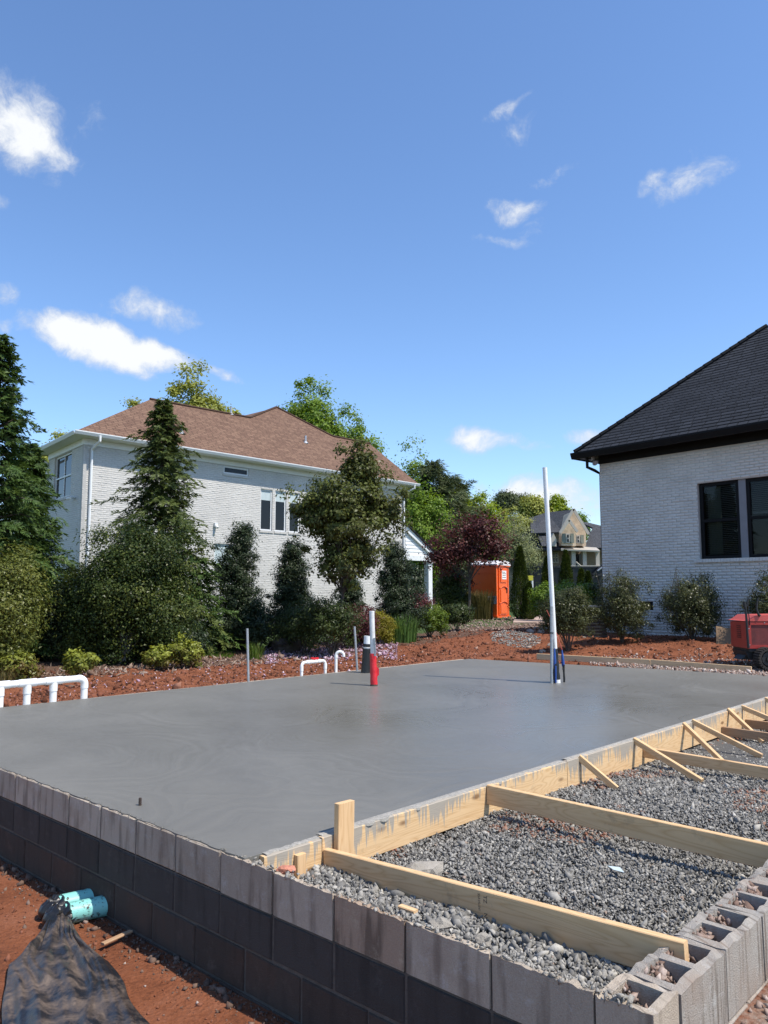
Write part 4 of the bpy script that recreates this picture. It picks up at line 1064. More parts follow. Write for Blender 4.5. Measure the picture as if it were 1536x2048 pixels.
# ------------------------------------------------------------------ teal sewer pipe ends and the black sheeting
tp = thing('sewer_pipe', uw(-.1, 1.22, -.53), 'front teal sewer pipe end coming out of the block wall', 'pipe', 'teal pipe ends')
mb = MB(); mb.ring_pipe(uw(-.02, 1.30, -.555), uw(-.30, 1.39, -.565), .058, .052); mb.build('pipe', M['teal'], tp)
tp2 = thing('sewer_pipe', uw(-.1, 1.42, -.53), 'teal sewer pipe end behind the front one, partly muddy', 'pipe', 'teal pipe ends')
mb = MB(); mb.ring_pipe(uw(-.02, 1.465, -.555), uw(-.27, 1.54, -.565), .058, .052); mb.build('pipe', M['teal'], tp2)
def sheet_point(s, t):
    # centre line in the photo from the pipe mouths to the lower edge of the frame, and its half widths
    ctr = [(118, 1826, 26), (114, 1866, 54), (118, 1905, 98), (132, 1965, 122), (145, 2040, 142), (155, 2110, 160)]
    k = s * (len(ctr) - 1); i = min(int(k), len(ctr) - 2); f = k - i
    cx = ctr[i][0] * (1 - f) + ctr[i + 1][0] * f; cy = ctr[i][1] * (1 - f) + ctr[i + 1][1] * f; hw = ctr[i][2] * (1 - f) + ctr[i + 1][2] * f
    hw *= 1 + .16 * noise.noise(Vector((s * 5.3, 4.0 if t > 0 else 9.0, 2.0)))
    return P(cx + t * hw, cy + abs(t) ** 2 * 14 * (1 - s) - 10 * t * s + 9 * noise.noise(Vector((t * 3.0, s * 4.0, 7.7))), -.57)
nS, nT = 90, 70
SV = np.zeros(((nS + 1) * (nT + 1), 3)); q = 0
for i in range(nS + 1):
    for j in range(nT + 1):
        s = i / nS; t = -1 + 2 * j / nT
        p = sheet_point(s, t)
        e = min(1, (1 - abs(t)) * 4.0)
        fold = 0.0
        for (s0, t0, s1, t1, wd_f, am) in ((.02, .0, .95, -.55, .16, .065), (.02, .15, .75, .15, .13, .060), (.30, -.75, .62, -.05, .17, .055), (.02, .3, 1.0, .62, .15, .060), (.45, .0, 1.0, .18, .15, .060), (.55, -.9, .95, -.35, .15, .050), (.10, .5, .4, .95, .14, .040), (.78, -.2, .86, .75, .13, .040)):
            vx, vy = s1 - s0, t1 - t0; L2 = vx * vx + vy * vy; kk = min(1, max(0, ((s - s0) * vx + (t - t0) * vy) / L2)); dx_, dy_ = s - s0 - kk * vx, (t - t0 - kk * vy)
            wob = .06 * noise.noise(Vector((s * 5 + s0 * 9, t * 4, am * 90)))
            dd_ = math.hypot(dx_ * 1.6, dy_ + wob) / wd_f
            fold += .34 * am * math.exp(-dd_ * dd_ * 2.0) * (1 - .5 * kk)
        ang = t * (.35 + .65 * s) ; n1 = noise.noise(Vector((ang * 5.5 + 2 * noise.noise(Vector((s * 2.2, t * 1.4, 6))), s * 1.3, 1.7)))
        n1 = (.6 - abs(n1) * 2.4) * .014 + noise.noise(Vector((s * 3.1, t * 2.6, 9.2))) * .020 + noise.noise(Vector((s * 7.0 + t * 3, t * 5.2 - s * 2, 3.2))) * .012
        neck = max(0, 1 - s * 4.5)
        z = gz(p[0], p[1]) + .025 + e * ((fold + n1) * (1 - .6 * neck) + .015) + neck * .03 * math.cos(t * 1.4) * (1 + .22 * math.sin(t * 7))
        p[2] = max(z, gz(p[0], p[1]) + .022)
        SV[q] = p; q += 1
ii, jj = np.meshgrid(np.arange(nT), np.arange(nS)); b0 = (jj * (nT + 1) + ii).ravel()
SF = np.stack([b0, b0 + 1, b0 + nT + 2, b0 + nT + 1], 1)
me = np_mesh('plastic_sheet', SV, SF, M['sheet'], smooth=True)
ps = thing('plastic_sheet', P(140, 1960, -.6), 'crumpled dusty black plastic sheet on the red clay at the lower left', 'plastic sheet')
o = link('sheet', me, ps); o.matrix_parent_inverse = Matrix.Translation(-ps.location)
md = o.modifiers.new('thickness', 'SOLIDIFY'); md.thickness = .004
# gathered plastic tied over the pipe mouths
mb = MB()
for (a, b_, r) in ((uw(-.24, 1.375, -.565), uw(-.40, 1.41, -.575), .066), (uw(-.21, 1.52, -.565), uw(-.37, 1.54, -.575), .062)):
    bm = bmesh.new(); bmesh.ops.create_icosphere(bm, subdivisions=4, radius=1)
    d = b_ - a
    vs = []
    for v in bm.verts:
        c = v.co; w1 = 1 + .22 * noise.noise(c * 2.3 + Vector((r * 90, 2, 1))) + .16 * math.sin(c.x * 9 + c.z * 5 + noise.noise(c * 2) * 4)
        vs.append((a + b_) / 2 + d * .62 * c.x + (W * c.y + Z * c.z) * r * w1)
    mb.add(vs, [tuple(x.index for x in f.verts) for f in bm.faces], True); bm.free()
mb.build('gathered_end', M['black_plastic'], ps)
beam_obj('wood_scrap', P(205, 1888, -.585), P(262, 1862, -.585), .03, .012, M['wood_old'], 'thin splintered wood strip on the red clay beside the block wall', 'wood scrap')

# pebbles and clods in the foreground clay
def scatter_ground(n, fn, rr, mat, name, tint=(0, 1), sink=.35, flat=(1.2, 1, .7), jag=.32, noise_z=True):
    pts = fn(n)
    z = gz_base(pts[:, 0], pts[:, 1]) + (ground_noise(pts[:, 0], pts[:, 1]) if noise_z else 0)
    rad = rr(len(pts))
    pos = np.stack([pts[:, 0], pts[:, 1], z + rad * (1 - sink) * .5], 1)
    k = in_frame(pos, 40) & ~in_found(pts[:, 0], pts[:, 1], -.1)
    pos = pos[k]; rad = rad[k]
    return stones(name, pos, rad, mat, rng.uniform(tint[0], tint[1], len(pos)), rng, jag, flat)
def f_front(n):
    u = -rng.uniform(.12, 2.6, n); w = rng.uniform(-1.5, 4.5, n)
    p = O0[None] + u[:, None] * U + w[:, None] * W; return p[:, :2]
scatter_ground(5200, f_front, lambda n: rng.gamma(1.5, .0020, n) + .0014, M['clods'], 'clay_crumbs', tint=(.25, .95))
scatter_ground(260, f_front, lambda n: rng.gamma(1.8, .0026, n) + .002, M['pale_gravel'], 'pale_pebbles')
def f_wallfoot(n):
    w = rng.uniform(-1.0, 4.5, n); u = near_u(w) - rng.exponential(.07, n) - .012
    p = O0[None] + u[:, None] * U + w[:, None] * W; return p[:, :2]
scatter_ground(1500, f_wallfoot, lambda n: rng.gamma(1.5, .0030, n) + .0018, M['litter'], 'mortar_droppings', tint=(0, .6))
def f_right(n):
    u = rng.uniform(-1.2, 3.2, n); w = -2.05 - rng.uniform(.02, 1.2, n)
    p = O0[None] + u[:, None] * U + w[:, None] * W; return p[:, :2]
scatter_ground(1800, f_right, lambda n: rng.gamma(2.0, .004, n) + .002, M['pale_gravel'], 'dusty_gravel')
# ------------------------------------------------------------------ houses
def brick_wall(o, d, n, Lw, Hw, opens, parent, mat, mortar, seed, singles=0, key=None, core=.10, bl=.200, bh=.0555, mj=.0122, proud=.010):
    """a wall of separate bricks before a mortar core: o corner, d run, n outward, opens = (s0, s1, z0, z1)"""
    rg = random.Random(seed); o, d, n = (np.array(q, float) for q in (o, d, n))
    # core, split round the openings
    S = sorted({0.0, Lw, *[q for op in opens for q in op[:2]]}); H_ = sorted({0.0, Hw, *[q for op in opens for q in op[2:]]})
    mb = MB()
    for i in range(len(S) - 1):
        z0 = None
        spans = []
        for k in range(len(H_) - 1):
            sm, zm = (S[i] + S[i + 1]) / 2, (H_[k] + H_[k + 1]) / 2
            blocked = any(a < sm < b and c < zm < e for a, b, c, e in opens)
            if not blocked:
                if spans and abs(spans[-1][1] - H_[k]) < 1e-6: spans[-1][1] = H_[k + 1]
                else: spans.append([H_[k], H_[k + 1]])
        for a, b in spans: mb.box(o + d * S[i] + Z * a - n * (core + proud), d * (S[i + 1] - S[i]), Z * (b - a), n * core)
    mb.build('wall', mortar, parent)
    pieces = []
    rows = int(Hw / (bh + mj))
    for r in range(rows):
        z0 = r * (bh + mj) + mj; x = -(bl + mj) / 2 * (r % 2)
        while x < Lw - .02:
            segs = [(max(x, 0), min(x + bl, Lw))]
            for a, b, c, e in opens:
                if z0 + bh > c + .004 and z0 < e - .004:
                    ns = []
                    for s0, s1 in segs:
                        if s1 <= a or s0 >= b: ns.append((s0, s1))
                        else:
                            if s0 < a: ns.append((s0, a))
                            if s1 > b: ns.append((b, s1))
                    segs = ns
            pieces += [(s0, s1, z0) for s0, s1 in segs if s1 - s0 > .025]
            x += bl + mj
    # brick as a pillow-edged slab (a frustum on a short base)
    def geo(s0, s1, z0):
        pr = rg.uniform(-.5, .4) * min(proud, .012); e1 = rg.uniform(.010, .018); e2 = rg.uniform(.010, .016)
        tl = rg.uniform(-.005, .005); tz = rg.uniform(-.006, .006)
        b = [(s0, z0), (s1, z0), (s1, z0 + bh), (s0, z0 + bh)]
        f = [(s0 + e1, z0 + e2), (s1 - e1, z0 + e2), (s1 - e1, z0 + bh - e2), (s0 + e1, z0 + bh - e2)]
        vb = [o + d * s + Z * (z + tz) - n * proud for s, z in b]
        vf = [o + d * s + Z * (z + tz) + n * (pr + (tl if i in (0, 3) else -tl)) for i, (s, z) in enumerate(f)]
        return vb + vf
    FS = [(4, 5, 6, 7), (0, 1, 5, 4), (1, 2, 6, 5), (2, 3, 7, 6), (3, 0, 4, 7)]
    if np.dot(np.cross(d, Z), n) < 0: FS = [q[::-1] for q in FS]
    if singles:
        pieces.sort(key=key)
        lib = {}
        for s0, s1, z0 in pieces[:singles]:
            if abs(s1 - s0 - bl) < 1e-3:
                lk = rg.randrange(8)
                if lk not in lib:
                    g = geo(0, bl, 0); me = bpy.data.meshes.new('brick'); me.from_pydata([tuple(v - o) for v in g], [], FS); me.materials.append(mat); lib[lk] = me
                me = lib[lk]
                ob = link('brick', me, parent); ob.location = Vector(o + d * s0 + Z * z0 - org(parent))
            else:
                mb = MB(); mb.add(geo(s0, s1, z0), FS); mb.build('brick', mat, parent)
        pieces = pieces[singles:]
    V = []; Fq = []
    for s0, s1, z0 in pieces:
        b = len(V); V += geo(s0, s1, z0); Fq += [tuple(b + i for i in q) for q in FS]
    if V:
        me = np_mesh('brickwork', np.array(V) - org(parent), np.array(Fq), mat)
        link('brickwork', me, parent, kind='stuff')

def roof_sheet(name, pts, eave, mat, parent, thick=.03, uv0=None):
    """planar roof polygon with metre UVs along the eave and up the slope"""
    pts = [np.array(p, float) for p in pts]
    nrm = np.zeros(3)
    for i in range(len(pts)): nrm += np.cross(pts[i], pts[(i + 1) % len(pts)])
    nrm /= np.linalg.norm(nrm)
    if nrm[2] < 0: nrm = -nrm; pts = pts[::-1]
    e = np.array(eave, float); e /= np.linalg.norm(e); up = np.cross(nrm, e); up = up if up[2] > 0 else -up
    o = pts[0] if uv0 is None else np.array(uv0)
    me = bpy.data.meshes.new(name); oo = org(parent); k = len(pts)
    vs = [tuple(p - oo) for p in pts] + [tuple(p - oo - nrm * thick) for p in pts]
    fs = [tuple(range(k)), tuple(range(k, 2 * k))[::-1]] + [((i + 1) % k, i, k + i, k + (i + 1) % k) for i in range(k)]
    me.from_pydata(vs, [], fs)
    uvl = me.uv_layers.new(name='UVMap')
    for lp in me.loops:
        p = np.array(me.vertices[lp.vertex_index].co) + oo - o; uvl.data[lp.index].uv = (p @ e, p @ up)
    me.materials.append(mat)
    return link(name, me, parent)

def window(parent, o, d, n, s0, s1, z0, z1, frame_mat, fw=.055, rec=.07, mid=None, vbars=0, glass='glass_dark', blind=None, sill=True, sill_mat=None, name='window', depth=.06, room=True):
    """a framed window in the opening s0..s1, z0..z1 of the wall o, d, n"""
    o, d, n = (np.array(q, float) for q in (o, d, n))
    def bx(mb, a, b, c, e, back, front): mb.box(o + d * a + Z * c + n * back, d * (b - a), Z * (e - c), n * (front - back))
    f = MB(); r0, r1 = -rec - depth, -rec
    bx(f, s0, s0 + fw, z0, z1, r0, r1); bx(f, s1 - fw, s1, z0, z1, r0, r1)
    bx(f, s0 + fw, s1 - fw, z0, z0 + fw, r0, r1); bx(f, s0 + fw, s1 - fw, z1 - fw, z1, r0, r1)
    if mid is not None: bx(f, s0 + fw, s1 - fw, z0 + (z1 - z0) * mid - fw * .45, z0 + (z1 - z0) * mid + fw * .45, r0 + .004, r1 + .006)
    for k in range(vbars):
        c = s0 + (s1 - s0) * (k + 1) / (vbars + 1); bx(f, c - .018, c + .018, z0 + fw, z1 - fw, r0 + .008, r1 - .006)
    w = f.build(name, frame_mat, parent)
    ORG[w.name] = org(parent)
    g = MB(); bx(g, s0 + fw * .9, s1 - fw * .9, z0 + fw * .9, z1 - fw * .9, r0 + .018, r0 + .028); g.build('pane', M[glass], w)
    if blind:
        q = MB(); bm_, a, c = blind
        bx(q, s0 + fw, s1 - fw, z0 + (z1 - z0) * a, z0 + (z1 - z0) * c, r0 + .030, r0 + .034); q.build('blind', M[bm_], w)
    if sill:
        q = MB()
        k = 0; x = s0 - .04
        while x < s1 + .035:
            e = min(x + .0605, s1 + .04); bx(q, x, e - .005, z0 - .085, z0 + .0, -.10, .028 + .002 * (k % 3)); x = e; k += 1
        q.build('sill', sill_mat, w)
    return w

# ---- left house, pale grey painted brick under a brown hip roof
ZE = 6.25
A0 = P(155, 862, ZE); B0 = P(837, 969, ZE); C1 = P(72, 903, ZE)
hu = (B0 - A0); hu[2] = 0; HL = np.linalg.norm(hu); hu /= HL
hin = np.array([-hu[1], hu[0], 0]); he = C1 - A0; he[2] = 0; EL = np.linalg.norm(he); he /= EL; hen = np.array([-he[1], he[0], 0])
if hen @ hu > 0: hen = -hen
hout = -hin
K0 = A0 + .45 * hu + .45 * hin; K0[2] = -.12
lh = thing('brick_house', K0 + hu * 7, 'pale grey painted brick house with brown hip roof behind the shrubs on the left', 'house', 'neighbouring houses')
HW = ZE - .30 + .12; FL = HL - .9
def lz(z): return z + .12
opens_f = [(5.38, 6.54, lz(5.63), lz(5.92)), (7.12, 7.70, lz(3.62), lz(5.22)), (7.84, 8.40, lz(3.62), lz(5.22)), (8.56, 9.12, lz(3.62), lz(5.22)), (5.04, 5.95, lz(1.55), lz(3.02)), (11.6, 12.5, lz(1.2), lz(2.9))]
brick_wall(K0, hu, hout, FL, HW, opens_f, lh, M['brick_grey'], M['mortar_white'], 1, proud=.007)
K1 = K0 + he * (EL - .75)
opens_e = [(1.22, 3.10, lz(4.42), lz(5.92)), (2.6, 3.6, lz(1.35), lz(2.5))]
brick_wall(K0 + he * .004, he, hen, EL - .75, HW, opens_e, lh, M['brick_grey'], M['mortar_white'], 2, proud=.007)
for s0, s1, z0, z1 in opens_f[1:4]: window(lh, K0, hu, hout, s0, s1, z0, z1, M['trim_white'], blind=('blind_white', .74, .97), sill_mat=M['brick_grey'], rec=.05)
window(lh, K0, hu, hout, *opens_f[0], M['trim_white'], fw=.06, sill_mat=M['brick_grey'], rec=.04)
window(lh, K0, hu, hout, *opens_f[4], M['trim_white'], mid=.5, blind=('blind_white', .5, .96), sill_mat=M['brick_grey'], rec=.05)
window(lh, K0, hu, hout, *opens_f[5], M['trim_white'], mid=.5, sill_mat=M['brick_grey'], rec=.05)
window(lh, K0, he, hen, *opens_e[0], M['trim_white'], mid=.49, vbars=1, sill_mat=M['brick_grey'], rec=.06)
window(lh, K0, he, hen, *opens_e[1], M['trim_white'], mid=.5, sill_mat=M['brick_grey'], rec=.06)
# frieze, soffit, gutters, downspouts
zt = ZE - .30
mb = MB()
mb.box(K0 * [1, 1, 0] + Z * zt + hout * .02 - hu * .02, hu * (FL + .04), Z * .22, hin * .12)
mb.build('frieze_board', M['trim_white'], lh)
mb = MB()
mb.box(K0 * [1, 1, 0] + Z * (zt + .003) + hen * .02 + he * .03, he * (EL - .78), Z * .217, -hen * .11)
mb.build('frieze_board', M['trim_white'], lh)
mb = MB()
C1e = A0 + he * EL
mb.prism([q * [1, 1, 0] + Z * (ZE - .095) for q in (A0, B0, B0 + hin * .7, A0 + hin * .7 + hu * .75)], (0, 0, .02))
mb.prism([q * [1, 1, 0] + Z * (ZE - .094) for q in (A0 + hu * .01 + hin * .01, A0 + hu * .75 + hin * .69, C1e + hu * .75, C1e)], (0, 0, .018))
mb.build('soffit', M['trim_white'], lh)
def gutter(p0, p1, outw, mat, parent, h=.115, w=.12):
    mb = MB(); p0, p1, outw = (np.array(q, float) for q in (p0, p1, outw))
    prof = [(0, 0), (w * .62, 0), (w, h * .75), (w, h), (w - .012, h), (w - .012, h * .78), (w * .56, .012), (0, .012)]
    mb.prism([p0 + outw * x + Z * (z - h) for x, z in prof], p1 - p0)
    return mb.build('gutter', mat, parent)
gutter(A0 + Z * .02 + hen * .12, B0 + Z * .02, hout, M['trim_white'], lh)
gutter(A0 + Z * .018, C1e + Z * .018, hen, M['trim_white'], lh)
def downspout(top, gut, bottom_z, mat, parent, wd=.085, outn=None):
    mb = MB(); top = np.array(top, float)
    mb.tube([np.array(gut, float), np.array(gut, float) - Z * .16, top + Z * -.02, top - Z * .18, top * [1, 1, 0] + Z * bottom_z], wd / 2, 8)
    return mb.build('downspout', mat, parent)
downspout(K0 * [1, 1, 0] + hu * .24 + hout * .06 + Z * (ZE - .42), A0 + hu * .72 + hout * .06 - Z * .05, 0, M['trim_white'], lh)
downspout(K1 * [1, 1, 0] + hen * .06 - he * .05 + Z * (ZE - .42), C1e - he * .25 + hen * .06 - Z * .05, 0, M['trim_white'], lh)
downspout(K0 * [1, 1, 0] + hu * (FL - .14) + hout * .06 + Z * (ZE - .42), B0 - hu * .35 + hout * .06 - Z * .05, 0, M['trim_white'], lh)
# roof: front plane with its raised middle, then what closes it behind
SL = .75
nf = np.cross(hu, hin + Z * SL)
A_, B_ = A0 + Z * .03, B0 + Z * .03
R1, V1, PK, V2, R2 = (PL(x, y, A_, nf) for x, y in ((300, 799), (500, 836), (553, 815), (665, 873), (740, 888)))
roof_sheet('roof', [A_, B_, R2, V2, PK, V1, R1], hu, M['roof_brown'], lh)
def back(p, dz=0): return p
BB = [q + hin * 6.6 for q in (A_, B_)]
roof_sheet('roof', [R1, R2, BB[1] * [1, 1, 0] + Z * ZE, C1e + hin * .5], hu, M['roof_brown'], lh)
roof_sheet('roof', [B_, BB[1] * [1, 1, 0] + Z * ZE, R2], hin, M['roof_brown'], lh)
roof_sheet('roof', [A_, R1, C1e + Z * .03], he, M['roof_brown'], lh)
for V_, sgn in ((V1, -1), (V2, 1)):
    q = [V_ + hin * .02, PK + hin * .02, PK + hin * 7, V_ + hin * 7 + Z * 0]
    roof_sheet('roof', q, hin, M['roof_brown'], lh)
mb = MB()
for a, b in ((R1, V1), (V2, R2), (PK, V1), (PK, V2)): mb.tube([a + Z * .02, b + Z * .02], .055, 6)
mb.build('ridge_cap', M['roof_brown'], lh)
for (x, y) in ((363, 866), (611, 885), (462, 828)):
    p = PL(x, y, A_, nf); mb = MB(); mb.tube([p - Z * .1, p + Z * .30], .045, 8); mb.tube([p - Z * .05, p + Z * .06], [.14, .05], 8); mb.build('vent_pipe', M['galv'], lh)
def lh_pt(s, z, off=0.0): q = K0 + hu * s + hout * off; q[2] = z; return q
mb = MB(); mb.box(lh_pt(4.98, 3.62), hu * .12, Z * .14, hout * .1); mb.tube([lh_pt(5.04, 3.66, .1), lh_pt(5.04, 3.58, .17)], .05, 8); mb.build('flood_light', M['trim_white'], lh)
q = K0 + he * .72; q[2] = 4.31
mb = MB(); mb.tube([q, q + hen * .12], .03, 8); mb.tube([q + hen * .1 + he * .03, q + hen * .2 + he * .16 - Z * .04], .045, 8); mb.tube([q + hen * .1 - he * .03, q + hen * .2 - he * .16 - Z * .04], .045, 8); mb.build('flood_light', M['trim_white'], lh)
# rest of the body so that it stands up from the side
mb = MB(); mb.box(K0 * [1, 1, 0] + hu * .45 + he * .25 + Z * .0, hu * (FL - .6), (he * 1.0 * (EL - 1.3)), Z * (ZE - .35)); mb.build('inner_body', M['room'], lh)
mb = MB(); mb.box(K0 * [1, 1, 0] + hu * FL + hout * .0, hin * 5.5, -hu * .1, Z * (ZE - .3)); mb.build('end_wall', M['mortar_white'], lh)
# porch at the far end: gable with siding, white post
pz = 4.05
Kp = K0 * [1, 1, 0] + hu * (FL + .02)
pe = 1.9
mb = MB()
for k in range(7):
    zz = 2.95 + k * .165; Lk = pe * min(1, max(.06, (4.22 - zz - .1) / 1.05)) if zz > 3.1 else pe
    mb.prism([Kp + Z * zz + hout * (.012 + 0.0), Kp + hu * Lk + Z * zz + hout * .012, Kp + hu * max(Lk - .25, .02) + Z * (zz + .16) + hout * -.004, Kp + Z * (zz + .16) + hout * -.004], hin * .03)
mb.build('gable_siding', M['trim_white'], lh)
mb = MB(); mb.box(Kp + Z * 2.72 + hout * .04, hu * (pe + .05), Z * .24, hin * .25); mb.build('porch_beam', M['trim_white'], lh)
mb = MB(); mb.prism([Kp + Z * 4.30 + hout * .12 - hu * .02, Kp + hu * (pe + .35) + Z * 2.98 + hout * .12, Kp + hu * (pe + .35) + Z * 2.76 + hout * .12, Kp + Z * 4.04 + hout * .12 - hu * .02], hin * .1); mb.build('rake_board', M['trim_white'], lh)
roof_sheet('porch_roof', [Kp + Z * 4.36 + hout * .2, Kp + hu * (pe + .45) + Z * 2.98 + hout * .2, Kp + hu * (pe + .45) + Z * 2.98 + hin * 4, Kp + Z * 4.36 + hin * 4], hin, M['roof_black'], lh, .06)
mb = MB(); pc = Kp + hu * (pe - .12) + hin * .1
mb.box(pc + Z * .2 - hu * .14 - hin * .14, hu * .28, hin * .28, Z * 2.52); mb.box(pc + Z * .2 - hu * .18 - hin * .18, hu * .36, hin * .36, Z * .3); mb.box(pc + Z * 2.6 - hu * .18 - hin * .18, hu * .36, hin * .36, Z * .118)
mb.build('porch_post', M['trim_white'], lh)

# ---- right house, white painted brick under a charcoal hip roof
rh = thing('brick_house', HOUSE_R + DR * 3, 'white painted brick house with charcoal roof and black window frames on the right', 'house', 'neighbouring houses')
RZ0 = -.05; RZT = 4.62; RLEN = 6.12
KR = HOUSE_R + NR * 0; KR[2] = RZ0
def rz(z): return z - RZ0
opens_r = [(2.67, 4.74, rz(2.035), rz(3.80)), (1.07, 1.42, rz(.83), rz(1.04))]
cam_s = 4.2
brick_wall(KR, DR, NR, RLEN, RZT - RZ0, opens_r, rh, M['brick_white'], M['mortar_white'], 3, singles=300, proud=.018,
           key=lambda q: 0 if (1.6 < q[0] < 4.0 and .6 < q[2] < 2.05) and False else (-(q[0]) if q[0] < 4.33 else 1e3) + abs(q[2] - 1.6) * .55)
mb = MB(); mb.box(KR - NR * .12 + DR * .0, DR * .1, Z * (RZT - RZ0), -NR * 8); mb.build('side_wall', M['brick_white'], rh)
mb = MB(); mb.box(KR + DR * (RLEN - .1) - NR * .12, DR * .1, Z * (RZT - RZ0), -NR * 8); mb.build('side_wall', M['brick_white'], rh)
mb = MB(); mb.box(KR + DR * .3 - NR * .9, DR * (RLEN - .6), Z * 4.2, -NR * .1); mb.build('inner_body', M['room'], rh)
# double window: two sashes each, grey mullion, projecting sill
def sash_window(s0, s1, first):
    w = window(rh, KR, DR, NR, s0, s1, rz(2.035), rz(3.80), M['black_trim'], fw=.075, rec=.085, mid=.5, glass='glass_clear', sill=False)
    def bx(mb, a, b, c, e, back, front): mb.box(KR + DR * a + Z * (c - RZ0) + NR * back, DR * (b - a), Z * (e - c), NR * (front - back))
    q = MB()
    if first:
        z = 3.70
        while z > 2.14: bx(q, s0 + .09, s1 - .07, z - .006, z + .002, -.235, -.195); z -= .042
    else:
        z = 3.70
        while z > 3.06: bx(q, s0 + .07, s1 - .07, z - .006, z + .002, -.235, -.195); z -= .042
        bx(q, s0 + .07, s1 - .07, 3.01, 3.05, -.24, -.19)
    ob = q.build('blind', M['blind'], w); ob['kind'] = 'stuff'
    if first:
        q = MB()
        for k in range(9): q.tube([KR + DR * (s0 + .1 + k * .035) + Z * (2.15 - RZ0) - NR * .30, KR + DR * (s0 + .1 + k * .035) + Z * (3.72 - RZ0) - NR * .30], .022, 6)
        q.build('curtain', M['curtain'], w)
sash_window(2.69, 3.625, True); sash_window(3.785, 4.72, False)
mb = MB(); mb.box(KR + DR * 3.625 + Z * rz(2.035) - NR * .15, DR * .16, Z * 1.765, NR * .085); mb.build('mullion', M['grey_trim'], rh)
k = 0; x = 2.55
while x < 4.86:
    mb = MB(); mb.box(KR + DR * x + Z * (rz(1.955)) - NR * .09, DR * .0665, Z * .077, NR * (.135 + .003 * (k % 3))); mb.build('sill_brick', M['brick_white'], rh); x += .072; k += 1
mb = MB(); mb.box(KR + DR * 1.07 + Z * rz(.83) - NR * .08, DR * .35, Z * .21, NR * .02)
mb.build('crawl_vent', M['black_trim'], rh)
mb = MB()
for k in range(9): mb.box(KR + DR * (1.085 + k * .039) + Z * rz(.835) - NR * .06, DR * .012, Z * .2, NR * .04)
mb.build('vent_grille', M['dark_metal'], rh)
# eaves: black frieze, soffit, fascia and gutter
OV = .47
E1 = HOUSE_R - DR * .38 + NR * OV; E2 = HOUSE_R + DR * (RLEN + OV) + NR * OV; EZ = 4.86
E1[2] = E2[2] = EZ
mb = MB(); mb.box(HOUSE_R * [1, 1, 0] + Z * (RZT - .02) + NR * .018, DR * RLEN, Z * .20, -NR * .12); mb.build('frieze_board', M['black_trim'], rh)
mb = MB(); mb.prism([q * [1, 1, 0] + Z * 4.80 for q in (E1, E2, E2 - NR * .6, E1 - NR * .6)], (0, 0, .025)); mb.prism([q * [1, 1, 0] + Z * 4.801 for q in (E1 - NR * .61, E1 - NR * .61 + DR * .6, E1 - NR * 6 + DR * .6, E1 - NR * 6)], (0, 0, .023)); mb.build('soffit', M['black_trim'], rh)
gutter(E1 + Z * .03 - DR * .08, E2 + Z * .03, NR, M['black_trim'], rh, .16, .13)
gutter(E1 + Z * .028 + NR * .0, E1 - NR * 7 + Z * .028, -DR, M['black_trim'], rh, .16, .10)
# hip end laid in separate shingle courses
RSL = .925
half = np.linalg.norm((E2 - E1)[:2]) / 2
APX = (E1 + E2) / 2 - NR * half; APX[2] = EZ + .04 + half * RSL
e1, e2 = E1 + Z * .04 + NR * .03, E2 + Z * .04 + NR * .03
up = (-NR + Z * RSL); slope_l = half * math.hypot(1, RSL); up /= np.linalg.norm(up)
rn = np.cross(DR, up); rn = rn if rn[2] > 0 else -rn
ncrs = 34
for k in range(ncrs):
    f0, f1 = k / ncrs, min(1, (k + 1.12) / ncrs)
    p = [e1 + (APX - e1) * f0, e2 + (APX - e2) * f0, e2 + (APX - e2) * f1, e1 + (APX - e1) * f1]
    lift = rn * .012
    pts = [p[0] + lift, p[1] + lift, p[2], p[3]]
    roof_sheet('shingle_course', pts, DR, M['roof_black'], rh, .006, uv0=e1 + DR * ((k * .137) % .33))
roof_sheet('roof', [E1 + Z * .035, APX, APX - NR * 8, E1 - NR * 9 + Z * .035], NR, M['roof_black'], rh)
roof_sheet('roof', [E2 + Z * .035, APX, APX - NR * 8, E2 - NR * 9 + Z * .035], NR, M['roof_black'], rh)
mb = MB()
for k in range(22):
    a = e1 + (APX - e1) * (k / 22); b = e1 + (APX - e1) * ((k + 1.15) / 22)
    mb.tube([a + rn * .022, b + rn * .012], [.075, .07], 6)
mb.build('hip_cap', M['roof_black'], rh)
mb = MB(); mb.tube([E1 + DR * .28 - NR * .1 - Z * .1, E1 + DR * .28 - NR * .1 - Z * .36, E1 + DR * .33 - NR * .35 - Z * .43, HOUSE_R * [1, 1, 0] + Z * 4.36 - NR * .15 - DR * .06, HOUSE_R * [1, 1, 0] + Z * .3 - NR * .15 - DR * .06], .042, 8); mb.build('downspout', M['black_trim'], rh)
mb = MB(); q = E1 + DR * .36 - NR * .25 - Z * .07; mb.tube([q, q - Z * .12], .05, 8); mb.tube([q - Z * .1, q - Z * .2 + DR * .1 + NR * .06], [.03, .075], 10); mb.build('flood_light', M['galv'], rh)

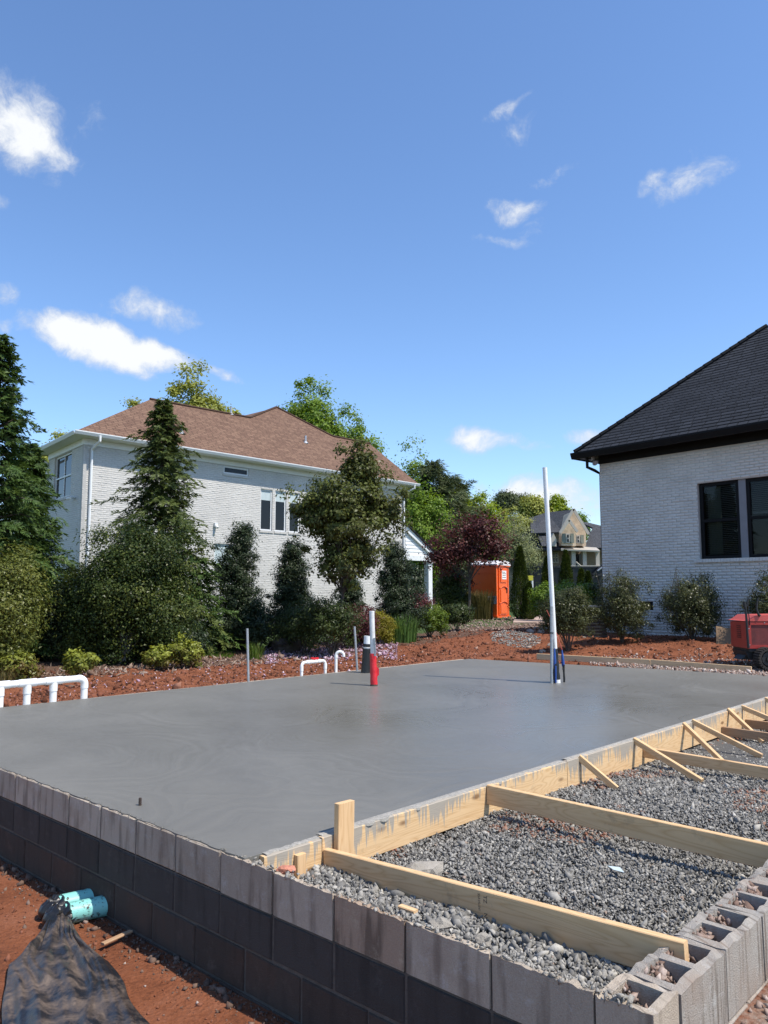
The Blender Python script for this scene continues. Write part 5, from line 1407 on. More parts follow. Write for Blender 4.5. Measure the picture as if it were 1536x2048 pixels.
# ---- tan stone house far behind
FY = 75.0
def fp(x, y, dy=0): return D(x, y, FY + dy)
fh = thing('stone_house', fp(1130, 1195), 'tan stone and brick house with grey gabled roofs far behind the hedge', 'house', 'neighbouring houses')
def face(name, px, mat, dy=0, ext=6.0, uvm=False):
    mb = MB(); mb.prism([fp(x, y, dy) for x, y in px], (0, ext, 0)); return mb.build(name, mat, fh)
def slab_px(name, px, mat, d0, d1=None, th=.15):
    """roof polygon through photo points, each with its own depth offset"""
    pts = [fp(x, y, dy) for x, y, dy in px]
    return roof_sheet(name, pts, pts[1] - pts[0], mat, fh, th)
face('wall', [(1124, 1062), (1124, 1090), (1172, 1092), (1172, 1066), (1147, 1022)], M['stone_wall'], 0, 8)
face('wall', [(1123, 1062), (1123, 1091), (1152, 1092), (1152, 1064), (1138, 1043)], M['stone_wall'], -1.2, 1.1)
face('wall', [(1062, 1100), (1062, 1145), (1125, 1140), (1125, 1095)], M['tan_brick'], 3, 5)
face('wall', [(1000, 1098), (1000, 1200), (1125, 1200), (1125, 1098)], M['tan_brick'], 1.6, 6)
face('wall', [(1125, 1062), (1125, 1095), (1086, 1095), (1086, 1066)], M['tan_brick'], 4, 4)
face('wall', [(1124, 1096), (1124, 1200), (1260, 1200), (1260, 1094)], M['tan_brick'], 3.2, 6)
slab_px('roof', [(1062, 1066, 0), (1126, 1064, 0), (1147, 1019, 3.5), (1092, 1025, 9), (1060, 1036, 9)], M['roof_grey'], 0)
slab_px('roof', [(1178, 1070, 0), (1147, 1019, 3.5), (1150, 1022, 14), (1184, 1066, 14)], M['roof_grey'], 0)
slab_px('roof', [(980, 1100, 0), (1060, 1098, 0), (1092, 1100, 0), (1068, 1034, 9), (1030, 1040, 9)], M['roof_grey'], 0)
slab_px('roof', [(1074, 1066, .5), (1103, 1064, .5), (1104, 1092, -1), (1084, 1092, -1)], M['roof_grey'], 0)
slab_px('roof', [(1072, 1098, -1), (1126, 1098, -1), (1126, 1084, 2), (1078, 1084, 2)], M['roof_grey'], 0)
slab_px('roof', [(1122, 1098, -1.5), (1200, 1101, -1.5), (1190, 1093, 2), (1124, 1088, 2)], M['cream'], 0)
slab_px('roof', [(1168, 1096, 1), (1270, 1094, 1), (1270, 1050, 7), (1186, 1053, 7)], M['roof_grey'], 0)
slab_px('roof', [(1164, 1046, 8), (1196, 1060, 8), (1240, 1060, 9), (1172, 1044, 12)], M['roof_grey'], 0)
def rake(a, b, dy):
    mb = MB(); mb.beam(fp(*a, dy), fp(*b, dy), .12, .26, up=(0, -1, 0) if False else (0, 0, 1)); mb.build('rake_board', M['cream'], fh)
rake((1121, 1064), (1147, 1018), -.5); rake((1147, 1018), (1177, 1068), -.5); rake((1120, 1066), (1138, 1040), -1.7); rake((1138, 1040), (1155, 1064), -1.7)
def far_window(x0, x1, y0, y1, dy, vb=1, shutters=False):
    q = MB(); a, b = fp(x0, y1, dy), fp(x1, y0, dy)
    q.box(a, (b[0] - a[0], 0, 0), (0, 0, b[2] - a[2]), (0, .1, 0)); w = q.build('window', M['cream'], fh); ORG[w.name] = org(fh)
    g = MB(); m_ = .12; wd = (b[0] - a[0] - m_ * (vb + 2)) / (vb + 1)
    for i in range(vb + 1):
        for (za, zb) in ((a[2] + m_, (a[2] + b[2]) / 2 - m_ / 2), ((a[2] + b[2]) / 2 + m_ / 2, b[2] - m_)):
            g.box((a[0] + m_ + i * (wd + m_), a[1] - .02, za), (wd, 0, 0), (0, 0, zb - za), (0, .05, 0))
    g.build('pane', M['glass_dark'], w)
    if shutters:
        for xs in (a[0] - .36, b[0] + .04):
            g = MB(); g.box((xs, a[1] - .03, a[2]), (.32, 0, 0), (0, 0, b[2] - a[2]), (0, .08, 0)); g.build('shutter', M['shutter'], w)
far_window(1132, 1140, 1067, 1086, -1.3, 0, True); far_window(1153, 1160, 1070, 1087, -.1, 0, True)
far_window(1104, 1117, 1104, 1126, 1.5, 1)
far_window(1103, 1111, 1082, 1092, -1.35, 1)
face('dormer', [(1101, 1079), (1101, 1093), (1113, 1093), (1113, 1079), (1107, 1066)], M['cream'], -1.3, 1.2)
face('door', [(1151, 1108), (1151, 1130), (1163, 1130), (1163, 1108)], M['glass_dark'], 3.1, .05)
for x in (1148, 1170, 1196):
    mb = MB(); a = fp(x, 1131, -1); b = fp(x, 1100, -1); mb.box(a - np.array([.18, 0, 0]), (.36, 0, 0), (0, .36, 0), (0, 0, b[2] - a[2])); mb.build('porch_post', M['cream'], fh)
mb = MB(); a = fp(1126, 1135, -1.3); b = fp(1200, 1131, -1.3); mb.box(a, (b[0] - a[0], 0, 0), (0, 4, 0), (0, 0, .2)); mb.build('porch_floor', M['cream'], fh)
mb = MB(); mb.beam(fp(1152, 1124, -1.2), fp(1162, 1133, -1.6), .1, .12); mb.build('handrail', M['cream'], fh)

# ------------------------------------------------------------------ pipes standing round the slab
def pt(u, w, z): return uw(u, w, z)
mf = thing('drain_manifold', uw(1.6, 6.22, 0), 'thick white plastic pipe manifold on legs at the left edge of the slab', 'pipe')
mw = 6.05; mz = .243; pr_ = .040
mb = MB()
us = (1.045, 1.345, 1.65, 2.03)
mb.tube([pt(-.4, mw, mz), pt(2.03 - .085, mw, mz)], pr_, 16); mb.build('header_pipe', M['pvc'], mf)
mb = MB()
mb.tube([pt(2.03 - .09, mw, mz)] + [pt(2.03 - .075 + .075 * math.sin(a), mw, mz - .075 + .075 * math.cos(a)) for a in np.linspace(0, math.pi / 2, 7)] + [pt(2.03, mw, mz - .12)], pr_ + .005, 16); mb.build('elbow', M['pvc'], mf)
for u in us:
    mb = MB(); mb.tube([pt(u, mw, mz - .06), pt(u, mw, -.25)], pr_, 16); mb.build('leg', M['pvc'], mf)
for u in us[:3]:
    mb = MB(); mb.tube([pt(u - .10, mw, mz), pt(u + .10, mw, mz)], pr_ + .006, 16); mb.tube([pt(u, mw, mz - .02), pt(u, mw, mz - .075), pt(u, mw, mz - .12)], [pr_ + .006, pr_ + .006, pr_ + .006], 16); mb.build('tee', M['pvc'], mf)
sm = thing('water_manifold', uw(5.85, 6.14, 0), 'small white pipe arch with couplings and a red tape tag beyond the slab edge', 'pipe')
mz = .185; mw = 6.16
path = [pt(5.6, mw, -.2), pt(5.6, mw, mz - .06)] + [pt(5.6 + .06 - .06 * math.cos(a), mw, mz - .06 + .06 * math.sin(a)) for a in np.linspace(.3, math.pi / 2, 5)] + [pt(6.10 - .06 + .06 * math.sin(a), mw, mz - .06 + .06 * math.cos(a)) for a in np.linspace(0, 1.3, 5)] + [pt(6.10, mw, mz - .06), pt(6.10, mw, -.2)]
mb = MB(); mb.tube(path, .024, 12); mb.build('pipe', M['pvc'], sm)
for a, b in ((5.70, 5.755), (5.775, 5.84), (5.86, 5.915), (5.935, 5.99)):
    mb = MB(); mb.tube([pt(a, mw, mz), pt(b, mw, mz)], .032, 12); mb.build('coupling', M['pvc'], sm)
for u in (5.6, 6.10):
    mb = MB(); mb.tube([pt(u, mw, mz - .13), pt(u, mw, mz - .05)], .029, 12); mb.build('coupling', M['pvc'], sm)
mb = MB(); mb.box(pt(5.82, mw - .02, mz + .032), U * .12, W * .03, Z * .03); mb.box(pt(5.80, mw - .01, mz + .045), U * .03, W * .03, Z * .025); mb.build('tape_tag', M['red_tape'], sm)
cn_ = thing('vent_pipe', uw(6.3, 6.12, 0), 'white pipe bent over like a walking cane beside the small pipe arch', 'pipe')
mb = MB(); R_ = .062; mb.tube([pt(6.3, 6.12, -.2), pt(6.3, 6.12, .255)] + [pt(6.3, 6.12, 0) + np.array([1, 0, 0]) * (R_ - R_ * math.cos(a)) + Z * (.255 + R_ * math.sin(a)) for a in np.linspace(.2, math.pi, 10)] + [pt(6.3, 6.12, .235) + np.array([2 * R_, 0, 0])], .024, 12); mb.build('pipe', M['pvc'], cn_)
mb = MB(); mb.tube([pt(6.3, 6.12, .22), pt(6.3, 6.12, .26)], .03, 12); mb.build('coupling', M['pvc'], cn_)
def leaning_pipe(name, px0, px1, Y_u, r, mat, label, cat, parts=None, group=None):
    a = P(*px0, 0); b = D(px1[0], px1[1], a[1])
    t = thing(name, a, label, cat, group)
    return t, a, b
t, a, b = leaning_pipe('metal_stake', (498, 1364), (494.5, 1257), 0, .018, None, 'thin galvanised metal stake left of the shrubs at the slab edge', 'stake', group='metal stakes at the slab edge')
mb = MB(); mb.tube([a - Z * .2, b], .0185, 10); mb.build('shaft', M['galv'], t)
t, a, b = leaning_pipe('metal_stake', (716, 1342), (709, 1253), 0, .018, None, 'thin galvanised metal stake just left of the black and white pipe', 'stake', group='metal stakes at the slab edge')
mb = MB(); mb.tube([a - Z * .2, b], .0185, 10); mb.build('shaft', M['galv'], t)
# black wrapped drain pipe
t, a, b = leaning_pipe('wrapped_pipe', (731, 1346), (735, 1272), 0, .06, None, 'fat pipe wrapped in black plastic with a white open top, on the slab', 'pipe', group='pipes standing up out of the slab')
ax = (b - a); up_ = ax / np.linalg.norm(ax); hgt = np.linalg.norm(ax)
def al(f): return a + ax * f
mb = MB(); mb.tube([al(-.1), al(.45), al(.92)], .054, 16); mb.ring_pipe(al(.7), al(1.0), .056, .048, 18); mb.build('pipe', M['pvc'], t)
mb = MB(); mb.tube([al(-.02), al(.1), al(.3), al(.5), al(.66)], [.078, .073, .070, .068, .066], 18); mb.tube([al(.70), al(.745), al(.79)], [.063, .066, .063], 18); mb.build('black_wrap', M['black_plastic'], t)
mb = MB(); mb.tube([al(.685), al(.705)], .069, 18); mb.build('collar', M['pvc_dirty'], t)
# red taped white pipe
t, a, b = leaning_pipe('wrapped_pipe', (748, 1372), (743.5, 1222), 0, .04, None, 'white pipe bandaged with bright red tape at its foot, in the middle of the slab', 'pipe', group='pipes standing up out of the slab')
ax = (b - a)
mb = MB(); mb.ring_pipe(al(-.05), al(1.0), .036, .030, 16); mb.build('pipe', M['pvc_dirty'], t)
mb = MB(); mb.tube([al(f) + np.array([.0015 * math.sin(f * 60), .0015 * math.cos(f * 41), 0]) for f in np.linspace(.02, .43, 15)], [.0445 + .0012 * math.sin(i * 2.9) + .006 * (1 - i / 14) for i in range(15)], 12); mb.prism([al(.12) + np.array([.045, -.01, 0]), al(.15) + np.array([.075, -.01, 0]), al(.23) + np.array([.078, -.01, 0]), al(.26) + np.array([.04, -.01, 0])], (0, .012, 0)); mb.build('red_wrap', M['red_tape'], t)
mb = MB(); mb.beam(al(.40) + np.array([.028, -.05, 0]), al(.64) + np.array([.024, -.045, 0]), .008, .03); mb.build('splint', M['galv'], t)
mb = MB(); mb.tube([al(.985), al(.998)], .038, 16); mb.build('rim', M['pvc'], t)
mb = MB(); mb.tube([al(-.02), al(.025)], [.056, .05], 12); mb.build('muddy_foot', M['rebar'], t)
# tall white riser with its grey conduit, blue sleeves and straps
t, a, b = leaning_pipe('riser_pipe', (1113.5, 1366), (1089.5, 935), 0, .043, None, 'tall leaning white pipe with a black wrapped foot standing up out of the slab', 'pipe', group='pipes standing up out of the slab')
ax = (b - a)
mb = MB(); mb.ring_pipe(al(-.02), al(1.0), .0335, .028, 20); mb.build('pipe', M['pvc'], t)
mb = MB(); mb.tube([al(f) + np.array([.004 * math.sin(i * 2.1), 0, 0]) for i, f in enumerate(np.linspace(.016, .155, 9))], [.052, .050, .048, .047, .046, .044, .043, .042, .040], 14); mb.build('black_wrap', M['black_plastic'], t)
mb = MB(); mb.tube([al(-.005), al(.016)], .054, 14); mb.build('white_foot', M['paper'], t)
t2 = thing('conduit', P(1104, 1367, 0), 'slim grey conduit standing against the tall white pipe', 'pipe', 'pipes standing up out of the slab')
a = P(1103.5, 1367, 0); b = D(1103, 1213, a[1]); mb = MB(); mb.tube([a - Z * .1, b], .0235, 12); mb.build('pipe', M['galv'], t2)
mb = MB(); q = a + (b - a) * .655; mb.tube([q + np.array([-.0, -.0, -.008]), q + np.array([0, 0, .008])], .030, 10); mb.build('strap', M['black_plastic'], t2)
for (x0, y0, x1, y1, lb, c1) in ((1108, 1366, 1109, 1296, 'blue sleeved cable end between the conduit and the white pipe', -1), (1127, 1364, 1124, 1300, 'blue sleeved cable end with a red wire, right of the tall white pipe', 1)):
    a = P(x0, y0, 0); ysh = -.06; a = a + np.array([0, ysh, 0]); b = D(x1, y1, a[1]); ax = b - a
    t3 = thing('cable_sleeve', a, lb, 'cable', 'cables beside the tall white pipe')
    mb = MB(); mb.tube([a + ax * f for f in (.50, .62, .80, 1.0)], [.020, .024, .019, .008], 10); mb.build('blue_sleeve', M['blue'], t3)
    mb = MB(); mb.tube([a + ax * f + np.array([.006 * math.sin(f * 30), 0, 0]) for f in (-.05, .1, .3, .5)], [.012, .016, .013, .018], 8); mb.tube([a + ax * .4 + np.array([-.012, -.02, 0]), a + ax * .55 + np.array([.012, -.02, 0])], .012, 6); mb.build('black_end', M['black_plastic'], t3)
    if c1 < 0:
        mb = MB(); mb.tube([a + ax * .03 + np.array([.008, -.022, 0]), a + ax * .5 + np.array([.006, -.03, 0])], .013, 8); mb.build('blue_tail', M['blue'], t3)
        mb = MB(); mb.tube([a + ax * .95, a + ax * 1.6 + np.array([-.025, 0, 0]), a + ax * 2.2 + np.array([-.03, .03, 0])], .009, 6); mb.build('grey_cord', M['galv'], t3)
    else:
        mb = MB(); mb.tube([b, D(1116, 1274, a[1]), D(1111, 1262, a[1] + .05)], .0055, 6); mb.tube([D(1100.5, 1235, a[1] + .1), D(1096.5, 1227, a[1] + .1), D(1093, 1220, a[1] + .1)], .005, 6); mb.build('red_wire', M['wire_red'], t3)

M['wood_edge'] = make_wood('dusty_pine', (0.66, 0.47, 0.28), (0.48, 0.31, 0.17))
# ------------------------------------------------------------------ far edge board, plywood, rebar peg
beam_obj('edge_board', P(1074, 1313, .06) , P(1300, 1325, .05), .035, .11, M['wood_edge'], 'left length of low timber edging on the dirt behind the tall white pipe', 'board', 'low edge boards beyond the slab')
beam_obj('edge_board', P(1301.5, 1325.2, .05), P(1503, 1340, .04), .035, .11, M['wood_edge'], 'right length of low timber edging running up to the red machine', 'board', 'low edge boards beyond the slab')
p = P(1399, 1326, .0); mb = MB(); mb.tube([p - Z * .1, p + Z * .24], .008, 6); mb.build('steel_peg', M['rebar'], None, 'thin rusty steel peg before the low timber edging', 'peg', loc=p)
a = D(1433, 1288, 15.6); b = D(1478, 1290, 15.4); c = D(1478, 1256, 15.7); d_ = D(1432, 1252, 15.9)
mb = MB(); mb.prism([a, b, c, (c + d_) / 2 + Z * -.02, d_], (0, .015, 0)); mb.build('plywood_sheet', M['plywood'], None, 'brown plywood sheet leaning by the shrub behind the red machine', 'plywood', loc=(a + b) / 2)

# ------------------------------------------------------------------ red tracked machine at the right edge
mx0 = P(1495, 1338, .03); my = mx0[1]
mc = thing('tracked_loader', P(1560, 1340, .03), 'small red tracked machine with black levers, cut off by the right edge', 'machine')
def mp(x, y, dy=0.0): return D(x, y, my + dy)
s_ = my / 1553.0
xL = mp(1494, 1297)[0]; zB = mp(1494, 1297)[2]; zT = mp(1494, 1243)[2]; xF = xL + 1.25
# body: end panel, front panel with a recessed dark field, hood
mb = MB(); mb.prism([(xL, my, zB), (xL + .02, my + .62, zB), (xL + .02, my + .62, zT - .02), (xL, my, zT)], (.03, 0, 0)); mb.build('end_panel', M['red_paint'], mc)
mb = MB()
for k in range(7): mb.box((xL - .004, my + .20, zB + .16 + k * .032), (.006, 0, 0), (0, .14, 0), (0, 0, .014))
mb.build('louvre', M['red_dark'], mc)
mb = MB()
mb.box((xL, my - .012, zB), (xF - xL, 0, 0), (0, 0, .055), (0, .03, 0)); mb.box((xL, my - .012, zT - .055), (xF - xL, 0, 0), (0, 0, .055), (0, .03, 0)); mb.box((xL, my - .013, zB + .055), (.075, 0, 0), (0, 0, zT - zB - .11), (0, .031, 0))
mb.build('front_frame', M['red_paint'], mc)
mb = MB(); mb.box((xL + .075, my + .004, zB + .055), (xF - xL - .08, 0, 0), (0, 0, zT - zB - .11), (0, .02, 0)); mb.build('front_panel', M['red_dark'], mc)
mb = MB(); mb.prism([(xL - .0, my - .02, zT + .006), (xL + .05, my - .02, zT + .02), (xL + .17, my - .02, zT + .10), (xF, my - .02, zT + .12), (xF, my - .02, zT + .006)], (0, .68, 0)); mb.build('hood', M['red_hood'], mc)
mb = MB(); mb.box((xL + .04, my + .04, zB + .01), (xF - xL, 0, 0), (0, .55, 0), (0, 0, zT - zB - .02)); mb.build('engine', M['dark_metal'], mc)
for (x, y) in ((.04, .38), (.04, .05), (.3, .5), (.55, .03)):
    mb = MB(); mb.tube([(xL + x, my - .02, zB + y * .8 + .02), (xL + x, my - .005, zB + y * .8 + .02)], .009, 6); mb.build('bolt', M['galv'], mc)
mb = MB(); mb.box((xL + .04, my + .0, zB - .05), (xF - xL, 0, 0), (0, .6, 0), (0, 0, .048)); mb.prism([(xL + .0, my + .05, zB - .05), (xL + .45, my + .05, zB - .05), (xL + .38, my + .05, zB - .19), (xL + .05, my + .05, zB - .19)], (0, .5, 0)); mb.prism([(xL - .06, my + .1, zB - .19), (xL + .09, my + .1, zB - .06), (xL + .13, my + .1, zB - .19)], (0, .3, 0)); mb.build('chassis', M['dark_metal'], mc)
# track: belt round two wheels with lugs
tc_ = np.array([mp(1527, 1318)[0], my - .22, .175 + .03]); tr = .165; tl = 1.0
mb = MB(); prof = []
for i in range(14): an = math.pi / 2 + math.pi * i / 13; prof.append((math.cos(an) * tr, math.sin(an) * tr))
for i in range(14): an = -math.pi / 2 + math.pi * i / 13; prof.append((tl + math.cos(an) * tr, math.sin(an) * tr))
n_ = len(prof)
vs = []
for yy in (0, .2):
    for x, z in prof: vs.append(tc_ + np.array([x, yy, z]))
    for x, z in prof:
        cx_ = 0 if x < tl / 2 else tl
        vs.append(tc_ + np.array([cx_ + (x - cx_) * .84 if x <= 0 or x >= tl else x, yy, z * .84]))
fs = []
for i in range(n_):
    j = (i + 1) % n_
    fs += [(i, j, n_ + j, n_ + i)[::-1], (2 * n_ + i, 2 * n_ + j, 3 * n_ + j, 3 * n_ + i), (i, j, 2 * n_ + j, 2 * n_ + i), (n_ + i, n_ + j, 3 * n_ + j, 3 * n_ + i)[::-1]]
mb.add(vs, fs)
for i in range(26):
    an = math.pi / 2 + math.pi * i / 13
    if i <= 13: c_ = np.array([math.cos(an) * tr, 0, math.sin(an) * tr]); dv = np.array([math.cos(an), 0, math.sin(an)])
    else: c_ = np.array([(i - 13) * tl / 13, 0, -tr]); dv = np.array([0, 0, -1.0])
    tg = np.array([-dv[2], 0, dv[0]]); mb.box(tc_ + c_ - tg * .014, tg * .028, (0, .2, 0), dv * .02)
mb.build('track', M['rubber'], mc)
for x in (0, tl):
    mb = MB(); mb.tube([tc_ + np.array([x, .03, 0]), tc_ + np.array([x, .17, 0])], .115, 18); mb.tube([tc_ + np.array([x, .0, 0]), tc_ + np.array([x, .03, 0])], .05, 12); mb.build('wheel', M['dark_metal'], mc)
mb = MB(); mb.box(tc_ + np.array([0, .05, -.09]), (tl, 0, 0), (0, .1, 0), (0, 0, .1)); mb.build('track_frame', M['dark_metal'], mc)
for (x0, y0, x1, y1, x2, y2) in ((1497, 1296, 1491.5, 1222, 1497, 1195), (1520, 1232, 1513, 1224, 1515.5, 1196)):
    mb = MB(); mb.tube([mp(x0, y0, -.03), mp((x0 + x1) / 2, (y0 + y1) / 2, -.03), mp(x1, y1 - 6, -.03), mp(x2, y2, -.03)], [.022, .020, .018, .012], 8)
    if x0 == 1497: mb.tube([mp(1488, 1203, -.03), mp(1489, 1212, -.03), mp(1492, 1220, -.03)], [.026, .028, .016], 8); mb.tube([mp(1496, 1198, -.02), mp(1497, 1225, -.02), mp(1500, 1250, -.02)], .008, 6)
    mb.build('lever', M['dark_metal'], mc)

# ------------------------------------------------------------------ portable toilet
tN = P(994, 1235.5, gz(4.8, 33.0) - .0)
dl = np.array([-.85, .52, 0]); dl /= np.linalg.norm(dl); dr = np.array([.56, .83, 0]); dr /= np.linalg.norm(dr)
TW, TH = 1.13, 2.05
tN[2] = gz(tN[0], tN[1])
to = thing('portable_toilet', tN, 'bright orange portable toilet with a white notice on its door behind the purple maple', 'portable toilet')
nl = np.array([-dr[0], -dr[1], 0]); nl = -dr; nr = -dl
mb = MB(); mb.box(tN + Z * .06 + dl * .03 + dr * .03, dl * (TW - .06), dr * (TW - .06), Z * (TH - .06)); mb.build('cabin', M['orange'], to)
for q in (tN, tN + dl * (TW - .09), tN + dr * (TW - .09)):
    mb = MB(); mb.box(q + Z * .05 - dr * .0, dl * .09, dr * .09, Z * (TH - .03)); mb.build('corner_post', M['orange'], to)
mb = MB(); mb.box(tN - dl * .04 - dr * .04, dl * (TW + .08), dr * (TW + .08), Z * .07); mb.build('base', M['orange'], to)
# panels: raised steps on the wall in shade, framed panels and bowed rails on the door
mb = MB()
mb.box(tN + dl * .09 + Z * 1.1 + dr * .03, dl * .9, Z * .03, -dr * .035); mb.box(tN + dl * .16 + Z * .72 + dr * .03, dl * .75, Z * .03, -dr * .035); mb.prism([tN + dl * .16 + Z * .72 + dr * .03, tN + dl * .10 + Z * .62 + dr * .03, tN + dl * .13 + Z * .62 + dr * .03, tN + dl * .2 + Z * .72 + dr * .03], -dr * .034)
mb.box(tN + dl * .09 + Z * 1.75 + dr * .03, dl * .9, Z * .03, -dr * .035)
mb.build('side_rib', M['orange'], to)
dd = MB(); dd.box(tN + dr * .20 + Z * .10 + dl * .03, dr * .76, Z * 1.9, -dl * .045); door = dd.build('door', M['orange'], to); ORG[door.name] = org(to)
def dbox(mb, a, b, c, e, f=.025): mb.box(tN + dr * a + Z * c - dl * .015, dr * (b - a), Z * (e - c), -dl * f)
mb = MB(); dbox(mb, .30, .84, .16, .50); dbox(mb, .30, .84, .64, 1.10, .03); dbox(mb, .30, .84, 1.40, 1.92, .028); mb.build('door_panel', M['orange'], door)
for zc in (.56, 1.16):
    mb = MB(); mb.tube([tN + dr * (.24 + .68 * f) + Z * (zc + .09 * math.sin(f * math.pi)) - dl * .03 for f in np.linspace(0, 1, 9)], .03, 6); mb.build('bowed_rail', M['orange'], door)
mb = MB(); mb.box(tN + dr * .78 + Z * .98 - dl * .045, dr * .07, Z * .20, -dl * .02); mb.build('handle', M['black_plastic'], door)
mb = MB(); mb.box(tN + dr * .40 + Z * 1.52 - dl * .045, dr * .40, Z * .34, -dl * .006); sg = mb.build('notice', M['paper'], door)
ORG[sg.name] = org(to)
mb = MB()
for k, (zz, a, b) in enumerate(((1.79, .44, .70), (1.73, .44, .76), (1.66, .46, .74), (1.58, .44, .76))): mb.box(tN + dr * a + Z * zz - dl * .0515, dr * (b - a), Z * .022, -dl * .002)
mb.build('notice_print', M['ink'], door)
mb = MB(); prof = [(0, 0), (.0, .06), (.18, .17), (.5, .24), (.82, .24), (1.14, .17), (1.26, .06), (1.26, 0)]
mb.prism([tN - dr * .06 - dl * .06 + dr * x + Z * (TH + .02 + z * .8) for x, z in prof], dl * (TW + .12)); mb.build('roof', M['translucent_roof'], to)
mb = MB(); mb.box(tN - dl * .05 - dr * .05 + Z * (TH - .02), dl * (TW + .1), dr * (TW + .1), Z * .045); mb.build('eave_band', M['orange'], to)

# small sign on a stake before the toilet
sy = 29.5
a = D(985, 1236, sy); a[2] = gz(a[0], a[1]); sgn = thing('yard_sign', a, 'blank grey back of a small yard sign on a thin stake before the toilet', 'sign')
c = D(984, 1208, sy); d_ = D(994, 1192, sy)
mb = MB(); mb.box((c[0] - .19, sy, c[2]), (.38, 0, 0), (0, .012, 0), (0, 0, d_[2] - c[2])); mb.build('board', M['sign_back'], sgn)
mb = MB(); mb.box((c[0] - .015, sy - .02, a[2] - .1), (.03, 0, 0), (0, .015, 0), (0, 0, d_[2] - a[2] + .1)); mb.build('stake', M['wood_old'], sgn)

# ------------------------------------------------------------------ black trailer behind the hedge, marker post, condenser, driveway
ty = 46.0
tr_ = thing('dump_trailer', D(1140, 1205, ty), 'black high-sided trailer with a raised jack behind the hedge, left of the white house', 'trailer')
a = D(1066, 1194, ty); b = D(1300, 1136, ty); zlo = a[2] - .5
mb = MB(); mb.box((a[0], ty, zlo), (b[0] - a[0], 0, 0), (0, .1, 0), (0, 0, b[2] - zlo)); mb.box((a[0], ty + 2.2, zlo), (b[0] - a[0], 0, 0), (0, .1, 0), (0, 0, b[2] - zlo)); mb.box((a[0], ty + .1, zlo), (.1, 0, 0), (0, 2.1, 0), (0, 0, b[2] - zlo + .05)); mb.build('box_side', M['truck_black'], tr_)
for k in range(9):
    mb = MB(); mb.box((a[0] + .05 + k * (b[0] - a[0]) / 9, ty - .07, zlo), (.09, 0, 0), (0, .075, 0), (0, 0, b[2] - zlo - .05)); mb.build('side_rib', M['truck_black'], tr_)
mb = MB(); mb.box((a[0] - .05, ty - .08, b[2]), (b[0] - a[0] + .1, 0, 0), (0, 2.5, 0), (0, 0, .1)); mb.build('top_rail', M['truck_black'], tr_)
for (x0, y0, x1, y1) in ((1186, 1150, 1214, 1120), (1190, 1152, 1216, 1146), (1180, 1160, 1216, 1128)):
    mb = MB(); mb.beam(D(x0, y0, ty - .3), D(x1, y1, ty - .3), .12, .12); mb.build('jack_arm', M['dark_metal'], tr_)
mb = MB(); mb.tube([D(1195, 1142, ty - .4), D(1208, 1132, ty - .4)], .05, 8); mb.build('ram', M['galv'], tr_)
for k in range(2):
    mb = MB(); c_ = np.array([a[0] + 3.2 + k * .95, ty - .05, zlo + .0]); mb.tube([c_, c_ + np.array([0, .28, 0])], .38, 20); mb.build('wheel', M['rubber'], tr_)
a = D(1065, 1192, 38.0); a[2] = gz(a[0], a[1])
pp = thing('marker_post', a, 'slim white post with a bright yellow head beside the black trailer', 'post')
q = D(1065, 1156, 38.0); mb = MB(); mb.tube([a, (a[0], a[1], q[2])], .05, 8); mb.build('post', M['trim_white'], pp)
mb = MB(); mb.box((q[0] - .28, q[1] - .05, q[2] - .12), (.3, 0, 0), (0, .1, 0), (0, 0, .24)); mb.build('head', M['yellow'], pp)
ac_c = D(1184, 1255, 18.3); ac_c[2] = gz(ac_c[0], ac_c[1])
ac_ = thing('condenser_unit', ac_c, 'dark air conditioning condenser between the bushes at the corner of the white house', 'air conditioner')
zt_ = D(1184, 1216, 18.3)[2]
mb = MB(); mb.box(ac_c + np.array([-.27, -.25, 0]), (.54, 0, 0), (0, .54, 0), (0, 0, zt_ - ac_c[2])); mb.build('cabinet', M['ac'], ac_)
mb = MB()
for k in range(7): mb.box(ac_c + np.array([-.28, -.262, .06 + k * .075]), (.56, 0, 0), (0, .012, 0), (0, 0, .02))
mb.build('louvre', M['dark_metal'], ac_)
mb = MB(); mb.prism([(ac_c[0] - .3, ac_c[1] - .3, zt_), (ac_c[0] + .3, ac_c[1] - .3, zt_), (ac_c[0] + .22, ac_c[1] - .3, zt_ + .06), (ac_c[0] - .22, ac_c[1] - .3, zt_ + .06)], (0, .6, 0)); mb.build('lid', M['ac_top'], ac_)
# driveway slab beyond the toilet
q = [P(1026, 1243, .26), P(1100, 1243, .26), P(1190, 1234, .28), P(1150, 1226, .3), P(1030, 1235, .28)]
M['drive'] = plain('pink_concrete', (0.42, 0.31, 0.25), 0.9, 0.15, 1.5, 0.3, 20)
mb = MB(); mb.prism([np.array([p[0], p[1], gz(p[0], p[1]) + .05]) for p in q], (0, 0, -.3)); mb.build('driveway', M['drive'], kind='structure')

